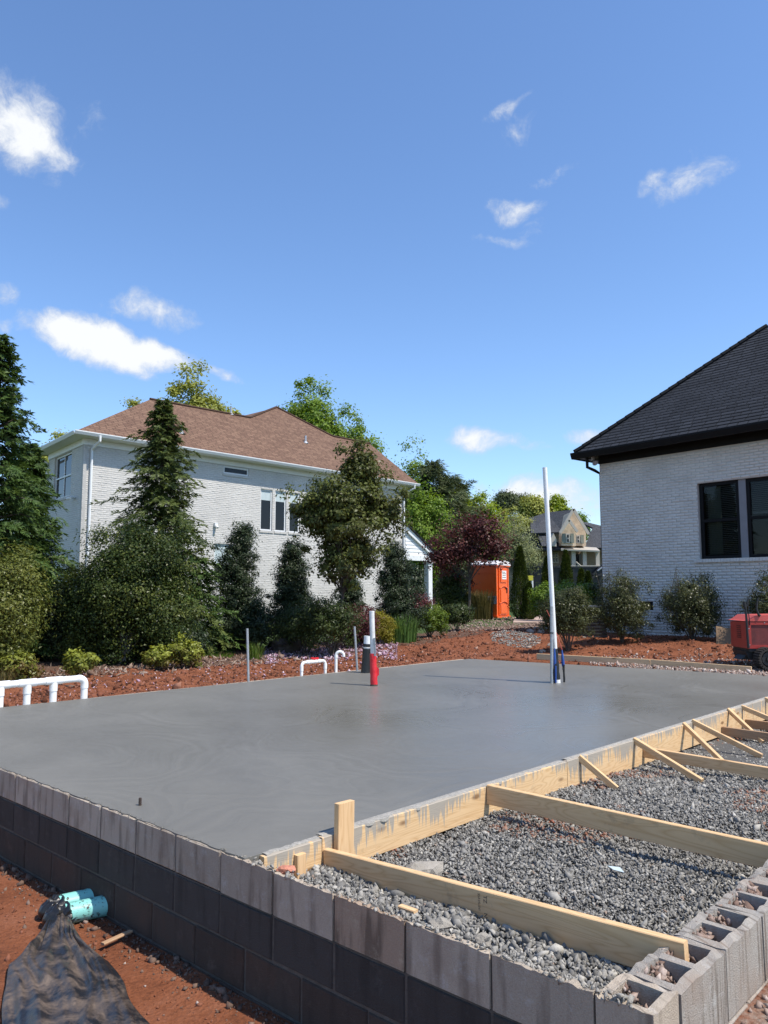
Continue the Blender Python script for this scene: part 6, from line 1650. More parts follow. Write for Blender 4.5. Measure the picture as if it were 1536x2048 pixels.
# black metal fence behind the left shrubs
fe = thing('metal_fence', D(100, 1300, 15.6), 'black metal picket fence in the shade of the left-hand shrubs', 'fence')
fa = D(70, 1310, 15.4); fb = D(428, 1300, 19.0); fa[2] = 0; fb[2] = 0
fd = fb - fa; FLn = np.linalg.norm(fd); fd /= FLn
for zz in (.12, .92, 1.15):
    mb = MB(); mb.beam(fa + Z * zz, fb + Z * zz, .025, .035); mb.build('rail', M['iron'], fe)
mb = MB(); mb.beam(fa + Z * .02, fa + Z * 1.22, .016, .016, up=(0, 1, 0), ch=.002); pk = mb.build('picket', M['iron'], fe, loc=fa + Z * .02)
k = 1
while k * .115 < FLn:
    o = bpy.data.objects.new('picket', pk.data); COL.objects.link(o); o.parent = fe; o.location = Vector(fa + fd * k * .115 + Z * .02 - org(fe)); k += 1
for s in (0, 2.0, 4.0):
    mb = MB(); mb.beam(fa + fd * (s + .05), fa + fd * (s + .05) + Z * 1.32, .06, .06, up=(0, 1, 0)); mb.build('post', M['iron'], fe)

# boulder, rocks, garden stones
p = P(574, 1302, 0); rock('boulder', (p[0], p[1], .10), .30, M['boulder'], 'dark brown boulder under the hollies behind the small pipe arch', 'boulder', 12, (1.1, .7, .62), .28, sub=3)
for i, (x, y, r) in enumerate(((1061, 1275, .085), (1071, 1266, .07), (1090, 1268, .10), (1082, 1276, .09), (1100, 1290, .07), (1076, 1288, .06), (1084, 1297, .085), (1058, 1290, .05), (1115, 1284, .05), (1192, 1262, .12), (1176, 1260, .11), (1205, 1270, .07), (1168, 1286, .05), (1172, 1296, .04), (1222, 1272, .06))):
    p = P(x, y, .12); z = gz(p[0], p[1])
    where = ('in the dirt left of the white pipe, %s' % ('highest', 'uppermost but smaller', 'largest and palest', 'in the middle of the heap', 'at the right of the heap', 'low on the left', 'nearest the board', 'small one on the left rim')[i]) if i < 8 else ('right of the tall white pipe', 'by the condenser unit, largest', 'under the dark bush, left of the condenser', 'before the bush by the condenser', 'small one below the dark bush', 'smallest one below the dark bush', 'half buried right of the condenser')[i - 8]
    rock('stone', (p[0], p[1], z + r * .3), r, M['rock'], 'tan stone ' + where, 'stone', 20 + i, (1.25, .8, .7), .3, 'tan stones in the dirt', rot=i * 1.3)

# clods, chips and petals on the bank between slab and shrubs
def f_bank(n):
    u = rng.uniform(-.5, 10.5, n); w = 5.98 + rng.gamma(1.6, .9, n)
    p = O0[None] + u[:, None] * U + w[:, None] * W; return p[(w < 10.5)][:, :2]
scatter_ground(9000, f_bank, lambda n: rng.gamma(1.1, .0075, n) + .0035, M['clods'], 'clay_clods', tint=(0, .96), sink=.9)
def f_track(n):
    u = rng.uniform(9.7, 19, n); w = rng.uniform(-1, 10, n)
    p = O0[None] + u[:, None] * U + w[:, None] * W
    k = (p[:, 1] > 12.2) & (u > 9.75 + (5.93 - w) * .148); return p[k][:, :2]
scatter_ground(12000, f_track, lambda n: rng.gamma(1.1, .009, n) + .004, M['clods'], 'track_clods', tint=(0, .97), sink=.9)
def f_bank2(n):
    u = rng.uniform(0, 9.5, n); w = rng.uniform(6.2, 9.6, n)
    p = O0[None] + u[:, None] * U + w[:, None] * W; return p[:, :2]
scatter_ground(800, f_bank2, lambda n: rng.gamma(2, .0035, n) + .003, M['petal'], 'fallen_petals', tint=(.6, 1), flat=(1.3, 1, .25), sink=-.2)
def f_litter(n):
    u = rng.uniform(1.5, 9, n); w = rng.normal(9.2, .5, n)
    p = O0[None] + u[:, None] * U + w[:, None] * W; return p[:, :2]
scatter_ground(2500, f_litter, lambda n: rng.gamma(2, .0065, n) + .004, M['litter'], 'mulch_chips', flat=(2.2, .7, .35))
def f_far_gravel(n):
    px = rng.uniform(1180, 1600, n); py = 1333 + (px - 1180) * .037 + rng.normal(0, 5, n) + rng.uniform(-12, 14, n)
    q = np.array([P(x, y, .0)[:2] for x, y in zip(px, py)]); return q
scatter_ground(10000, f_far_gravel, lambda n: rng.gamma(1.6, .0042, n) + .004, M['pale_gravel'], 'pinkish_gravel')
def f_pile(n):
    c = P(1030, 1287, .05); a = rng.uniform(0, 6.283, n); r = np.sqrt(rng.uniform(0, 1, n))
    return np.stack([c[0] + np.cos(a) * r * .55, c[1] + np.sin(a) * r * 1.5], 1)
scatter_ground(2400, f_pile, lambda n: rng.gamma(2, .0036, n) + .004, M['gravel'], 'spilled_gravel', tint=(.1, .93), sink=.3)
def f_far_stone(n):
    px = rng.uniform(880, 1090, n); py = rng.uniform(1238, 1262, n)
    return np.array([P(x, y, .16)[:2] for x, y in zip(px, py)])
scatter_ground(3500, f_far_stone, lambda n: rng.gamma(1.5, .007, n) + .006, M['pale_gravel'], 'stony_track_gravel', tint=(0, .6), sink=.6)
# creeping phlox in flower under the shrubs
def f_phlox(n):
    px = rng.uniform(530, 795, n); f = (px - 530) / 265; py = 1300 - 8 * f + rng.normal(0, 9, n) + 6 * np.sin(px * .05)
    return np.array([P(x, min(max(y, 1276), 1322), .02)[:2] for x, y in zip(px, py)])
scatter_ground(4200, f_phlox, lambda n: rng.gamma(2.5, .0036, n) + .004, M['petal'], 'pink_groundcover', tint=(0, 1), flat=(1.2, 1, .5), sink=-2.0)
mb = MB(); q = D(667, 1272, 17.0); mb.tube([(q[0], q[1], 0), (q[0], q[1], q[2])], .006, 6); fl = thing('marker_flag', (q[0], q[1], 0), 'tiny red marker flag on a wire under the cherry tree', 'flag'); mb.build('wire', M['galv'], fl)
mb = MB(); mb.prism([q + np.array([-.03, 0, -.10]), q + np.array([.05, 0, -.06]), q + np.array([.03, 0, .05]), q + np.array([-.02, 0, .08])], (0, .006, 0)); mb.build('flag', M['red_tape'], fl)
# ------------------------------------------------------------------ plants
def unit(v): return v / np.maximum(np.linalg.norm(v, axis=-1, keepdims=True), 1e-9)
def leaves(name, pos, nrm, Ln, Wd, mat, rg, parent, hang=.35, tint=None, fold=.18, kind=None, dirs=None, tri=False):
    """one small folded blade per point: base, two sides, tip"""
    n = len(pos)
    Ln = np.broadcast_to(Ln, n) * rg.uniform(.65, 1.3, n); Wd = np.broadcast_to(Wd, n) * rg.uniform(.7, 1.25, n)
    if dirs is None:
        t = rg.normal(size=(n, 3)); t[:, 2] -= hang
        t = t - nrm * np.sum(t * nrm, 1, keepdims=True); t = unit(t)
    else: t = unit(dirs)
    b = unit(np.cross(nrm, t)); nr = unit(np.cross(t, b))
    mid = pos + t * (Ln * .45)[:, None]
    if tri:
        V = np.stack([pos - b * (Wd * .5)[:, None] + t * (Ln * .12)[:, None], pos + b * (Wd * .55)[:, None] + t * (Ln * .34)[:, None], pos + t * Ln[:, None]], 1).reshape(-1, 3) - org(parent)
        me = np_mesh(name, V, np.arange(n * 3).reshape(n, 3), mat, rg.beta(2.2, 2.2, n) if tint is None else tint)
        return link(name, me, parent, kind=kind)
    V = np.stack([pos, mid + b * (Wd / 2)[:, None] + nr * (Wd * fold)[:, None], pos + t * Ln[:, None], mid - b * (Wd / 2)[:, None] + nr * (Wd * fold)[:, None]], 1)
    V = V.reshape(-1, 3) - org(parent)
    Fq = np.arange(n * 4).reshape(n, 4)
    if tint is None: tint = rg.beta(2.2, 2.2, n)
    me = np_mesh(name, V, Fq, mat, tint)
    return link(name, me, parent, kind=kind)
def lump(x, seed):
    return np.array([noise.noise(Vector((float(a) * 1.9 + seed, float(b) * 1.9, float(c) * 1.9))) for a, b, c in x])
def blob(rg, ctr, rad, nclump, per, cr, shell=.55, bottom=-1.0, seed=0, lumpy=.4, outw=.6):
    """leaf points in clumps through an uneven ellipsoid"""
    d = unit(rg.normal(size=(nclump * 2, 3))); d = d[d[:, 2] > bottom][:nclump]
    r = rg.uniform(0, 1, len(d)) ** (1 - shell) * (1 + lumpy * lump(d, seed) * 1.7)
    far_ = rg.uniform(0, 1, len(d)) < .10; r = np.where(far_, r * rg.uniform(1.0, 1.16, len(d)), r)
    rad = np.array(rad, float)
    C_ = ctr + d * rad * r[:, None]
    k = len(C_)
    off = rg.normal(size=(k, per, 3)) * .5
    crs = cr * rg.uniform(.45, 1.15, k) * np.where(far_, .6, 1.0)
    pos = (C_[:, None] + off * crs[:, None, None] * np.array([1, 1, .75])).reshape(-1, 3)
    nrm = unit(off.reshape(-1, 3) * .8 + np.repeat(d, per, 0) * outw + np.array([0, 0, .55]) + rg.normal(size=(k * per, 3)) * .55)
    ti = np.clip(np.repeat(rg.beta(2, 2, k), per) * .55 + rg.beta(2, 2, k * per) * .45 , 0, 1)
    return pos, nrm, ti, C_
def stem_tree(mb, base, tips, r0, rg, hub=None, n=6):
    for tpt in tips:
        b = np.array(base, float); tpt = np.array(tpt, float)
        m = b * .55 + tpt * .45; m[:2] += rg.normal(size=2) * .08 * np.linalg.norm(tpt - b) * .4; m[2] += .12 * np.linalg.norm(tpt - b)
        pts = [b, b * .75 + m * .25 + rg.normal(size=3) * .01, m, m * .5 + tpt * .5 + rg.normal(size=3) * .02, tpt]
        mb.tube(pts, [r0, r0 * .8, r0 * .55, r0 * .33, r0 * .12], n)
def ground_pt(px, Y, py=None):
    q = D(px, HY, Y); return np.array([q[0], Y, gz(q[0], Y)])
def ztop(py, px, Y): return D(px, py, Y)[2]
def shrub(name, px, Y, wpx, py_top, py_bot, mat, label, cat, rg_seed, nclump=120, per=60, leaf=(.05, .022), cr=None, bottom=-.85, stems=5, group=None, depth=.85, lumpy=.28, shell=.6, barkm='bark', sprigs=0, hang=.2, tintf=None):
    rg = np.random.default_rng(rg_seed)
    base = ground_pt(px, Y); zt = ztop(py_top, px, Y); zb = max(ztop(py_bot, px, Y), base[2])
    rx = wpx / 2 / 1553 * Y; rz_ = (zt - zb) / 2
    ctr = np.array([base[0], base[1], (zt + zb) / 2])
    t = thing(name, base, label, cat, group)
    cr = cr or max(rx, rz_) * .30
    pos, nrm, ti, C_ = blob(rg, ctr, (max(rx - cr * .15, .05), max((rx - cr * .15) * depth, .05), max(rz_ - cr * .12, .05)), int(nclump * 1.25), int(per * 1.15), cr, shell, bottom, rg_seed, lumpy)
    k = pos[:, 2] > base[2] + .01
    pos, nrm, ti = pos[k], nrm[k], ti[k]
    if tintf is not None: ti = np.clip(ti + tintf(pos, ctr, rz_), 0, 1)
    leaves('foliage', pos, nrm, leaf[0] * 1.15, leaf[1] * 1.5, mat, rg, t, hang, ti, tri=name != 'nandina_shrub')
    mb = MB(); idx = rg.choice(len(C_), min(stems + 5, len(C_)), replace=False)
    stem_tree(mb, base + Z * -.05, C_[idx], max(.012, rx * .03), rg, n=5)
    for s in range(sprigs):
        a = C_[rg.integers(len(C_))]; q = np.array([a[0] + rg.normal() * .1, a[1], zt + rg.uniform(.02, .22)]); mb.tube([a, (a + q) / 2 + rg.normal(size=3) * .02, q], [.008, .006, .003], 4)
        kk = 14; f = rg.uniform(.5, 1, kk); sp = a + (q - a) * f[:, None] + rg.normal(size=(kk, 3)) * .035
        leaves('shoot', sp, unit(rg.normal(size=(kk, 3)) + [0, 0, .5]), leaf[0], leaf[1], mat, rg, t)
    mb.build('stem', M[barkm], t)
    return t
def conifer(px, Y, py_top, rpx, label, seed, mat, zb=.1, nb=210, per=16, droop=.35, name='cedar_tree', group=None, leaf=(.095, .026), sprl=.36, power=.85, cat='tree', lean=0.0, up=.25, barkm='bark'):
    """whorled branches carrying flat drooping sprays"""
    rg = np.random.default_rng(seed)
    base = ground_pt(px, Y); zt = ztop(py_top, px, Y); h = zt - base[2]; Rr = rpx / 1553 * Y
    t = thing(name, base, label, cat, group)
    mb = MB(); mb.tube([base - Z * .1, base + Z * h * .5 + np.array([.03, 0, 0]), base + Z * h * .96], [h * .016 + .03, h * .010 + .015, .008], 8)
    P_, N_, D_, T_ = [], [], [], []
    for i in range(nb):
        f = 1 - (1 - i / nb) ** 1.25 if False else (i + .5) / nb
        z = zb + (h - zb) * f ** .92
        Lb = Rr * ((1 - f) ** power) * rg.choice([.55, .8, 1.0, 1.15, 1.45]) * rg.uniform(.85, 1.15) * (1 + .2 * math.sin(i * .37 + seed)) + .05
        if f < .10: Lb *= .7 + 3 * f
        az = i * 2.39996 + rg.normal() * .3
        o = np.array([math.cos(az), math.sin(az), 0]); sd = np.array([-o[1], o[0], 0])
        ns = max(3, int(5 + Lb * 10))
        ti = rg.beta(2, 2)
        upk = up + .55 * f
        for s in range(ns):
            q = .18 + .82 * (s + rg.uniform(0, 1)) / ns
            c = base + Z * z + o * Lb * q + Z * Lb * (upk * q - droop * 1.5 * q * q)
            c = c + rg.normal(size=3) * .02
            sl = sprl * (1.1 - .55 * q) * rg.uniform(.7, 1.2) * (.38 + .62 * min(1, Lb / .9)) * (1 - .45 * f * f)
            side = rg.choice([-1, 1])
            sdir = unit(o * rg.uniform(.35, 1.0) + sd * side * rg.uniform(.1, 1.0) + Z * rg.uniform(-.55, .22))
            k = per
            u_ = np.sort(rg.uniform(0, 1, k)); alt = np.where(np.arange(k) % 2 == 0, 1.0, -1.0)
            nrm0 = unit(Z * .8 + o * .5 + rg.normal(size=3) * .35); bi = unit(np.cross(sdir, nrm0))
            p = c + sdir * (u_ * sl)[:, None] - Z * ((u_ ** 2) * sl * .25)[:, None]
            dd_ = unit(sdir * 1.0 + bi * (alt * (1.0 - .5 * u_))[:, None] + rg.normal(size=(k, 3)) * .15 - Z * .15)
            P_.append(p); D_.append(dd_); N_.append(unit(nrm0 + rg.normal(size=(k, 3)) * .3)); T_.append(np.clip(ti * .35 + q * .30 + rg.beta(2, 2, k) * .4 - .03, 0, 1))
        if i % 3 == 0 and f < .9: mb.tube([base + Z * z, base + Z * z + o * Lb * .5 + Z * Lb * (upk * .5 - droop * .37), base + Z * z + o * Lb * .9 + Z * Lb * (upk * .9 - droop * 1.2)], [.018, .011, .005], 4, False)
    # leader
    P_ = np.concatenate(P_); N_ = np.concatenate(N_); D_ = np.concatenate(D_); T_ = np.concatenate(T_)
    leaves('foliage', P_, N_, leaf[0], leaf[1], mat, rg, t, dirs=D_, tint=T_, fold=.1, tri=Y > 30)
    mb.build('trunk', M[barkm], t)
    return t
def column_tree(px, Y, py_top, wpx, label, seed, mat, n=9000, leaf=(.09, .025), group=None, name='arborvitae'):
    rg = np.random.default_rng(seed); base = ground_pt(px, Y); zt = ztop(py_top, px, Y); h = zt - base[2]; Rr = wpx / 2 / 1553 * Y
    t = thing(name, base, label, 'tree', group)
    f = rg.uniform(0, 1, n) ** .9; az = rg.uniform(0, 6.283, n)
    prof = np.minimum(1, (f / .18 + .25)) * np.clip(1 - f, 0, 1) ** .62 * 1.12
    lz_ = np.array([noise.noise(Vector((math.cos(a) * 1.6, math.sin(a) * 1.6, q * h * 1.6 + seed))) for a, q in zip(az, f)])
    r = Rr * prof * (1 + .22 * lz_) * rg.uniform(.72, 1.05, n)
    o = np.stack([np.cos(az), np.sin(az), 0 * az], 1)
    pos = base + o * r[:, None] + Z * (f * h * .97)[:, None]
    dirs = unit(o * .55 + Z * .9 + rg.normal(size=(n, 3)) * .35)
    nrm = unit(o + rg.normal(size=(n, 3)) * .45)
    leaves('foliage', pos, nrm, leaf[0], leaf[1], mat, rg, t, dirs=dirs, tint=np.clip(.35 + lz_ * .5 + rg.normal(size=n) * .2, 0, 1))
    mb = MB(); mb.tube([base - Z * .05, base + Z * h * .8], [.05, .015], 6); mb.build('trunk', M['bark'], t)
    return t
def broad_tree(name, px, Y, py_top, py_crown_bot, wpx, label, seed, mat, nclump=260, per=60, leaf=(.09, .05), cr=None, trunk_px=None, lean=0, group=None, barkm='bark', bottom=-.9, shell=.5, lumpy=.35, limbs=26, tr=None, depth=.9, parts=1, hang=.3, cat='tree', offs=None, dens=1.5):
    rg = np.random.default_rng(seed)
    base = ground_pt(trunk_px if trunk_px is not None else px, Y); cx_ = D(px, HY, Y)[0]
    zt = ztop(py_top, px, Y); zb = ztop(py_crown_bot, px, Y); rx = wpx / 2 / 1553 * Y; rz_ = (zt - zb) / 2
    ctr = np.array([cx_, Y, (zt + zb) / 2]); t = thing(name, base, label, cat, group)
    cr = cr or rx * .27
    if offs is None: offs = [(0, 0, 1, 1, 1.0)]
    PP, NN, TT, CC = [], [], [], []
    for (ox, oz, sx, sz, frac) in offs:
        p, n_, ti, C_ = blob(rg, ctr + np.array([ox * rx, 0, oz * rz_]), (max(rx * sx - cr * .15, .1), max(rx * sx * depth - cr * .15, .1), max(rz_ * sz - cr * .12, .1)), int(nclump * frac * dens), int(per * 1.2), cr, shell, bottom, seed + ox, lumpy)
        PP.append(p); NN.append(n_); TT.append(ti); CC.append(C_)
    p, n_, ti, C_ = np.concatenate(PP), np.concatenate(NN), np.concatenate(TT), np.concatenate(CC)
    leaves('foliage', p, n_, leaf[0] * 1.18, leaf[1] * (1.55 if Y > 30 or name == 'rounded_shrub' else 1.4), mat, rg, t, hang, ti, tri=(Y > 30 or name == 'rounded_shrub'))
    tr = tr or max(.03, rx * .045)
    mb = MB(); fork = base * .25 + np.array([ctr[0], ctr[1], zb]) * .75; fork[2] = base[2] + (zb - base[2]) * .85 + rz_ * .15
    q = (base + fork) / 2 + np.array([.03, 0, 0])
    mb.tube([base - Z * .1, base + Z * .06, q, fork, fork * .4 + ctr * .6, ctr + Z * rz_ * .55], [tr * 1.5, tr * 1.1, tr * .95, tr * .8, tr * .5, tr * .12], 8); mb.build('trunk', M[barkm], t)
    if limbs:
        mb = MB(); idx = rg.choice(len(C_), min(limbs, len(C_)), replace=False)
        stem_tree(mb, fork, C_[idx], tr * .30, rg, n=4); mb.build('limbs', M[barkm], t)
    return t

# --- left-hand evergreens
G_EV = 'tall evergreens by the left house'
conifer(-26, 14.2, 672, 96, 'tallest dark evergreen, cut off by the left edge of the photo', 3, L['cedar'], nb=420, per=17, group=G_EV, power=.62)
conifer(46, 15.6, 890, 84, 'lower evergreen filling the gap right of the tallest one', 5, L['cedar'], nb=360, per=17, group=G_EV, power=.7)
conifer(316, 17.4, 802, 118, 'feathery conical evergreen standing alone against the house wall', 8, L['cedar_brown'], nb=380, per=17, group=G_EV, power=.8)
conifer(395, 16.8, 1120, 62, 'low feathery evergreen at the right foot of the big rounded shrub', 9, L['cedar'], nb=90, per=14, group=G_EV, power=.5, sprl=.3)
# rounded myrtle with a visible trunk
broad_tree('rounded_shrub', 258, 14.6, 1052, 1335, 262, 'big rounded olive-green shrub with several trunks before the conical evergreen', 21, L['myrtle'], nclump=480, per=110, leaf=(.046, .022), trunk_px=246, cr=.36, limbs=24, tr=.036, shell=.6, barkm='bark_pale', cat='shrub', bottom=-.95, lumpy=.55, offs=[(0, .1, .86, .88, .5), (-.45, -.2, .52, .66, .2), (.5, -.25, .5, .62, .2), (.15, .6, .42, .38, .1)])
shrub('laurel_shrub', 14, 11.9, 130, 1095, 1345, L['laurel'], 'yellow-green leafy shrub at the left edge under the tallest evergreen', 'shrub', 31, 210, 95, (.052, .018), stems=4)
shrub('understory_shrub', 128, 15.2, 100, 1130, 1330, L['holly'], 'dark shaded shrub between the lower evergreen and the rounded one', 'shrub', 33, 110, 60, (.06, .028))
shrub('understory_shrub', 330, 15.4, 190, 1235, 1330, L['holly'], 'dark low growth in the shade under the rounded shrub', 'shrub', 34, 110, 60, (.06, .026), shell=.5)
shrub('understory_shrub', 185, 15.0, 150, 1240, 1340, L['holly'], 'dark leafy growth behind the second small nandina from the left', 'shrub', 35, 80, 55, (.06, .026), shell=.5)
G_N = 'small nandinas along the bank'
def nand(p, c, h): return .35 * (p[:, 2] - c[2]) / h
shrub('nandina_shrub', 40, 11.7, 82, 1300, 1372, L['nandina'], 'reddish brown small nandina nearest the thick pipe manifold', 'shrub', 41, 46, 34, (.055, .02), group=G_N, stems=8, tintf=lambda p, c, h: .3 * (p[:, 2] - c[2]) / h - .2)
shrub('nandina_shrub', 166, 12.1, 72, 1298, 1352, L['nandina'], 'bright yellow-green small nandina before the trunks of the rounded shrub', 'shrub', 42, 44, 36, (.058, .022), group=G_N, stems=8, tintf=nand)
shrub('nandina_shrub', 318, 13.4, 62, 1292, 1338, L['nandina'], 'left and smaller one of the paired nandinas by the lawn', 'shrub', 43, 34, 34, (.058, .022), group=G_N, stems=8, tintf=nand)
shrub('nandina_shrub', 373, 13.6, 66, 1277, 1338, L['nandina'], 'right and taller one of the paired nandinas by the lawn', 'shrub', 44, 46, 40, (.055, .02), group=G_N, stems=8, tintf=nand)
# hollies before the facade
G_H = 'dark hollies along the house wall'
def holly(px, Y, wpx, y0, label, seed, n=150, parts=None):
    rg = np.random.default_rng(seed); base = ground_pt(px, Y); zt = ztop(y0, px, Y); h = zt - base[2]; rx = wpx / 2 / 1553 * Y
    t = thing('holly_bush', base, label, 'bush', G_H); PP, NN, TT, CC = [], [], [], []
    k = 7
    for i in range(k):
        f = (i + .5) / k; r = rx * 1.34 * (1.0 - .72 * f ** 1.5) * (.75 if i == 0 else 1)
        p, n_, ti, C_ = blob(rg, base + np.array([rg.normal() * rx * .06, 0, h * f * .96]), (max(r - .03, .08), max(r - .03, .08), h / k * .85), int(n * (1 - .6 * f) / 1.6), 110, rx * .30, .55, -1, seed + i, .35)
        PP.append(p); NN.append(n_); TT.append(ti); CC.append(C_)
    p, n_, ti, C_ = np.concatenate(PP), np.concatenate(NN), np.concatenate(TT), np.concatenate(CC)
    kk = p[:, 2] > base[2] + .02
    leaves('foliage', p[kk], n_[kk], .054, .032, L['holly'], rg, t, .2, ti[kk], tri=True)
    mb = MB(); stem_tree(mb, base - Z * .05, C_[rg.choice(len(C_), 12)], .03, rg, n=5); mb.tube([base - Z * .1, base + Z * h * .9], [.035, .008], 6); mb.build('stem', M['bark'], t)
holly(478, 17.8, 112, 1050, 'conical dark holly with the grass strip at its left foot', 51)
holly(585, 18.2, 104, 1085, 'dark holly just left of the cherry tree trunk', 52)
holly(795, 19.8, 92, 1086, 'dark holly between the cherry tree and the white porch post', 53)
holly(698, 19.0, 70, 1130, 'dark holly half hidden behind the cherry tree trunk', 54, 90)
shrub('low_shrub', 612, 16.6, 125, 1205, 1296, L['box_dark'], 'low spreading dark shrub above the boulder', 'shrub', 61, 110, 55, (.05, .018))
shrub('low_shrub', 664, 15.9, 120, 1192, 1296, L['box_dark'], 'low dark shrub hiding the foot of the cherry tree', 'shrub', 63, 120, 55, (.05, .018))
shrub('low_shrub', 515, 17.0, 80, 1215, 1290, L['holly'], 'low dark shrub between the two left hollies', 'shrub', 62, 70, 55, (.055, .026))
# cherry tree
broad_tree('cherry_tree', 690, 16.4, 900, 1195, 240, 'bushy dark-leaved cherry tree with upright limbs in front of the house facade', 71, L['cherry'], nclump=340, per=80, leaf=(.070, .034), trunk_px=672, cr=.26, limbs=46, tr=.04, shell=.42, lumpy=.65, hang=.7, dens=.95, offs=[(0, .2, .8, .66, .42), (-.55, .12, .42, .42, .14), (.55, .25, .45, .42, .15), (.2, .78, .42, .28, .12), (.0, -.45, .55, .55, .24)])
# burgundy shrubs, gold mop, blades, boxwoods
shrub('burgundy_shrub', 705, 18.0, 120, 1212, 1282, L['lorop'], 'burgundy shrub behind the phlox and the black and white pipe', 'shrub', 81, 90, 50, (.05, .022), group='burgundy shrubs')
shrub('burgundy_shrub', 818, 21.0, 110, 1183, 1232, L['lorop'], 'burgundy shrub under the porch side holly, behind the blade-leaved clump', 'shrub', 82, 80, 50, (.055, .024), group='burgundy shrubs')
shrub('golden_shrub', 752, 18.6, 76, 1222, 1287, L['gold'], 'rounded golden-green shrub right of the red taped pipe', 'shrub', 83, 110, 60, (.055, .012))
def blades(name, px, Y, wpx, hpx, n, mat, label, cat, seed, w=.018, bend=.5):
    rg = np.random.default_rng(seed); base = ground_pt(px, Y); t = thing(name, base, label, cat); R0 = wpx / 2 / 1553 * Y; h = hpx / 1553 * Y
    V, Fq, T_ = [], [], []
    for i in range(n):
        a = rg.uniform(0, 6.283); r = R0 * .65 * math.sqrt(rg.uniform()); o = np.array([math.cos(a), math.sin(a), 0]); p = base + o * r + np.array([rg.normal() * .02, rg.normal() * .02, 0]); o = unit(o + rg.normal(size=3) * .6 * [1, 1, 0]); Ln = h * rg.uniform(.65, 1.1); k = rg.uniform(.2, 1.0) * bend
        sd = np.array([-o[1], o[0], 0]) * w * rg.uniform(.6, 1.2) * .5; pts = []
        for q in (0, .4, .75, 1.0): pts.append(p + Z * Ln * (q - .45 * k * q ** 3) + o * Ln * k * q * q * .7)
        b = len(V)
        for q, c in enumerate(pts[:3]): V += [c - sd * (1 - .15 * q), c + sd * (1 - .15 * q)]
        V += [pts[3] - sd * .1, pts[3] + sd * .1]
        Fq += [(b + 2 * q, b + 2 * q + 1, b + 2 * q + 3, b + 2 * q + 2) for q in range(3)]; T_ += [rg.uniform()] * 3
    me = np_mesh('blades', np.array(V) - org(t), np.array(Fq), mat, np.array(T_)); link('blades', me, t); return t
blades('iris_clump', 803, 19.2, 84, 62, 420, L['iris'], 'clump of blue-green upright blade leaves between golden shrub and boxwood', 'plant', 84, .022, .55)
shrub('boxwood_shrub', 858, 20.6, 72, 1206, 1266, L['box'], 'bright green clipped boxwood right of the blade-leaved clump', 'shrub', 85, 100, 60, (.045, .022))
shrub('boxwood_shrub', 912, 23.0, 66, 1206, 1252, L['box_dark'], 'dark rounded boxwood at the end of the bed before the purple maple', 'shrub', 86, 100, 60, (.05, .022))
shrub('porch_shrub', 904, 29.5, 62, 1130, 1228, L['box_dark'], 'dark shrub behind the boxwoods, beside the dark column tree', 'shrub', 87, 120, 55, (.08, .036))
shrub('porch_shrub', 826, 24.0, 44, 1128, 1215, L['holly'], 'dark shrub at the foot of the white porch post', 'shrub', 88, 80, 55, (.07, .032))
blades('grass_tuft', 512, 15.4, 44, 38, 120, L['grass'], 'loose tuft of grass right of the left metal stake', 'plant', 89, .012, .6)
blades('grass_tuft', 20, 11.2, 60, 40, 60, L['brown_grass'], 'dry stalks beside the leftmost nandina', 'plant', 90, .010, .7)
blades('ornamental_grass', 960, 29.6, 74, 62, 900, L['brown_grass'], 'brownish ornamental grass clump before the orange toilet', 'plant', 91, .02, .45)
# purple maple
broad_tree('purple_maple', 940, 28.4, 1030, 1162, 160, 'spreading purple-leaved maple over the orange toilet', 101, L['maple'], nclump=230, per=36, leaf=(.085, .05), trunk_px=936, cr=.42, limbs=40, tr=.05, shell=.4, lumpy=.7, barkm='bark', dens=.9, offs=[(-.1, -.05, .75, .75, .36), (.6, .05, .46, .6, .2), (-.65, -.25, .45, .55, .22), (.25, .6, .55, .4, .22)])
# columnar evergreens and hedge by the trailer
G_A = 'pointed arborvitae near the toilet'
column_tree(1041, 29.0, 1090, 42, 'pointed column tree right of the orange toilet', 111, L['arbor'], 9000, group=G_A)
column_tree(1058, 28.6, 1165, 32, 'shorter column tree grown into the one by the toilet', 112, L['arbor'], 6000, group=G_A)
column_tree(898, 31.0, 1098, 52, 'dark column tree left of the purple maple trunk', 113, L['arbor'], 9000, group=G_A)
column_tree(1096, 27.5, 1110, 34, 'column tree behind the tall white pipe', 114, L['arbor'], 7000, group=G_A)
column_tree(1133, 27.0, 1098, 36, 'pointed column tree before the black trailer', 115, L['arbor'], 7000, group=G_A)
column_tree(1163, 26.0, 1136, 30, 'small pointed tree before the trailer, left one of two', 116, L['arbor'], 5000, group=G_A)
column_tree(1177, 25.6, 1142, 28, 'small pointed tree before the trailer, right one of two', 117, L['arbor'], 5000, group=G_A)
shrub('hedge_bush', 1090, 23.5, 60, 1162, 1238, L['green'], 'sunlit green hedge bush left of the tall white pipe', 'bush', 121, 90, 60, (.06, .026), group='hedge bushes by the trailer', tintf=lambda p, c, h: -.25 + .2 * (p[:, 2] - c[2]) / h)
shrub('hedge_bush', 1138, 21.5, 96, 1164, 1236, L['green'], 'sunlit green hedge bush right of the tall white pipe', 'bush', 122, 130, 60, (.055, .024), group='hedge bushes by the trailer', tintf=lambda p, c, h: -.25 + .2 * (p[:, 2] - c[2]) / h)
shrub('hedge_bush', 1182, 22.0, 56, 1172, 1240, L['arbor'], 'dark hedge bush before the small pointed trees', 'bush', 123, 90, 60, (.06, .026), group='hedge bushes by the trailer')
G_B = 'dark bushes along the white house'
shrub('abelia_bush', 1134, 16.2, 112, 1176, 1278, L['abelia'], 'dark glossy bush right behind the tall white pipe', 'bush', 131, 190, 85, (.036, .016), group=G_B)
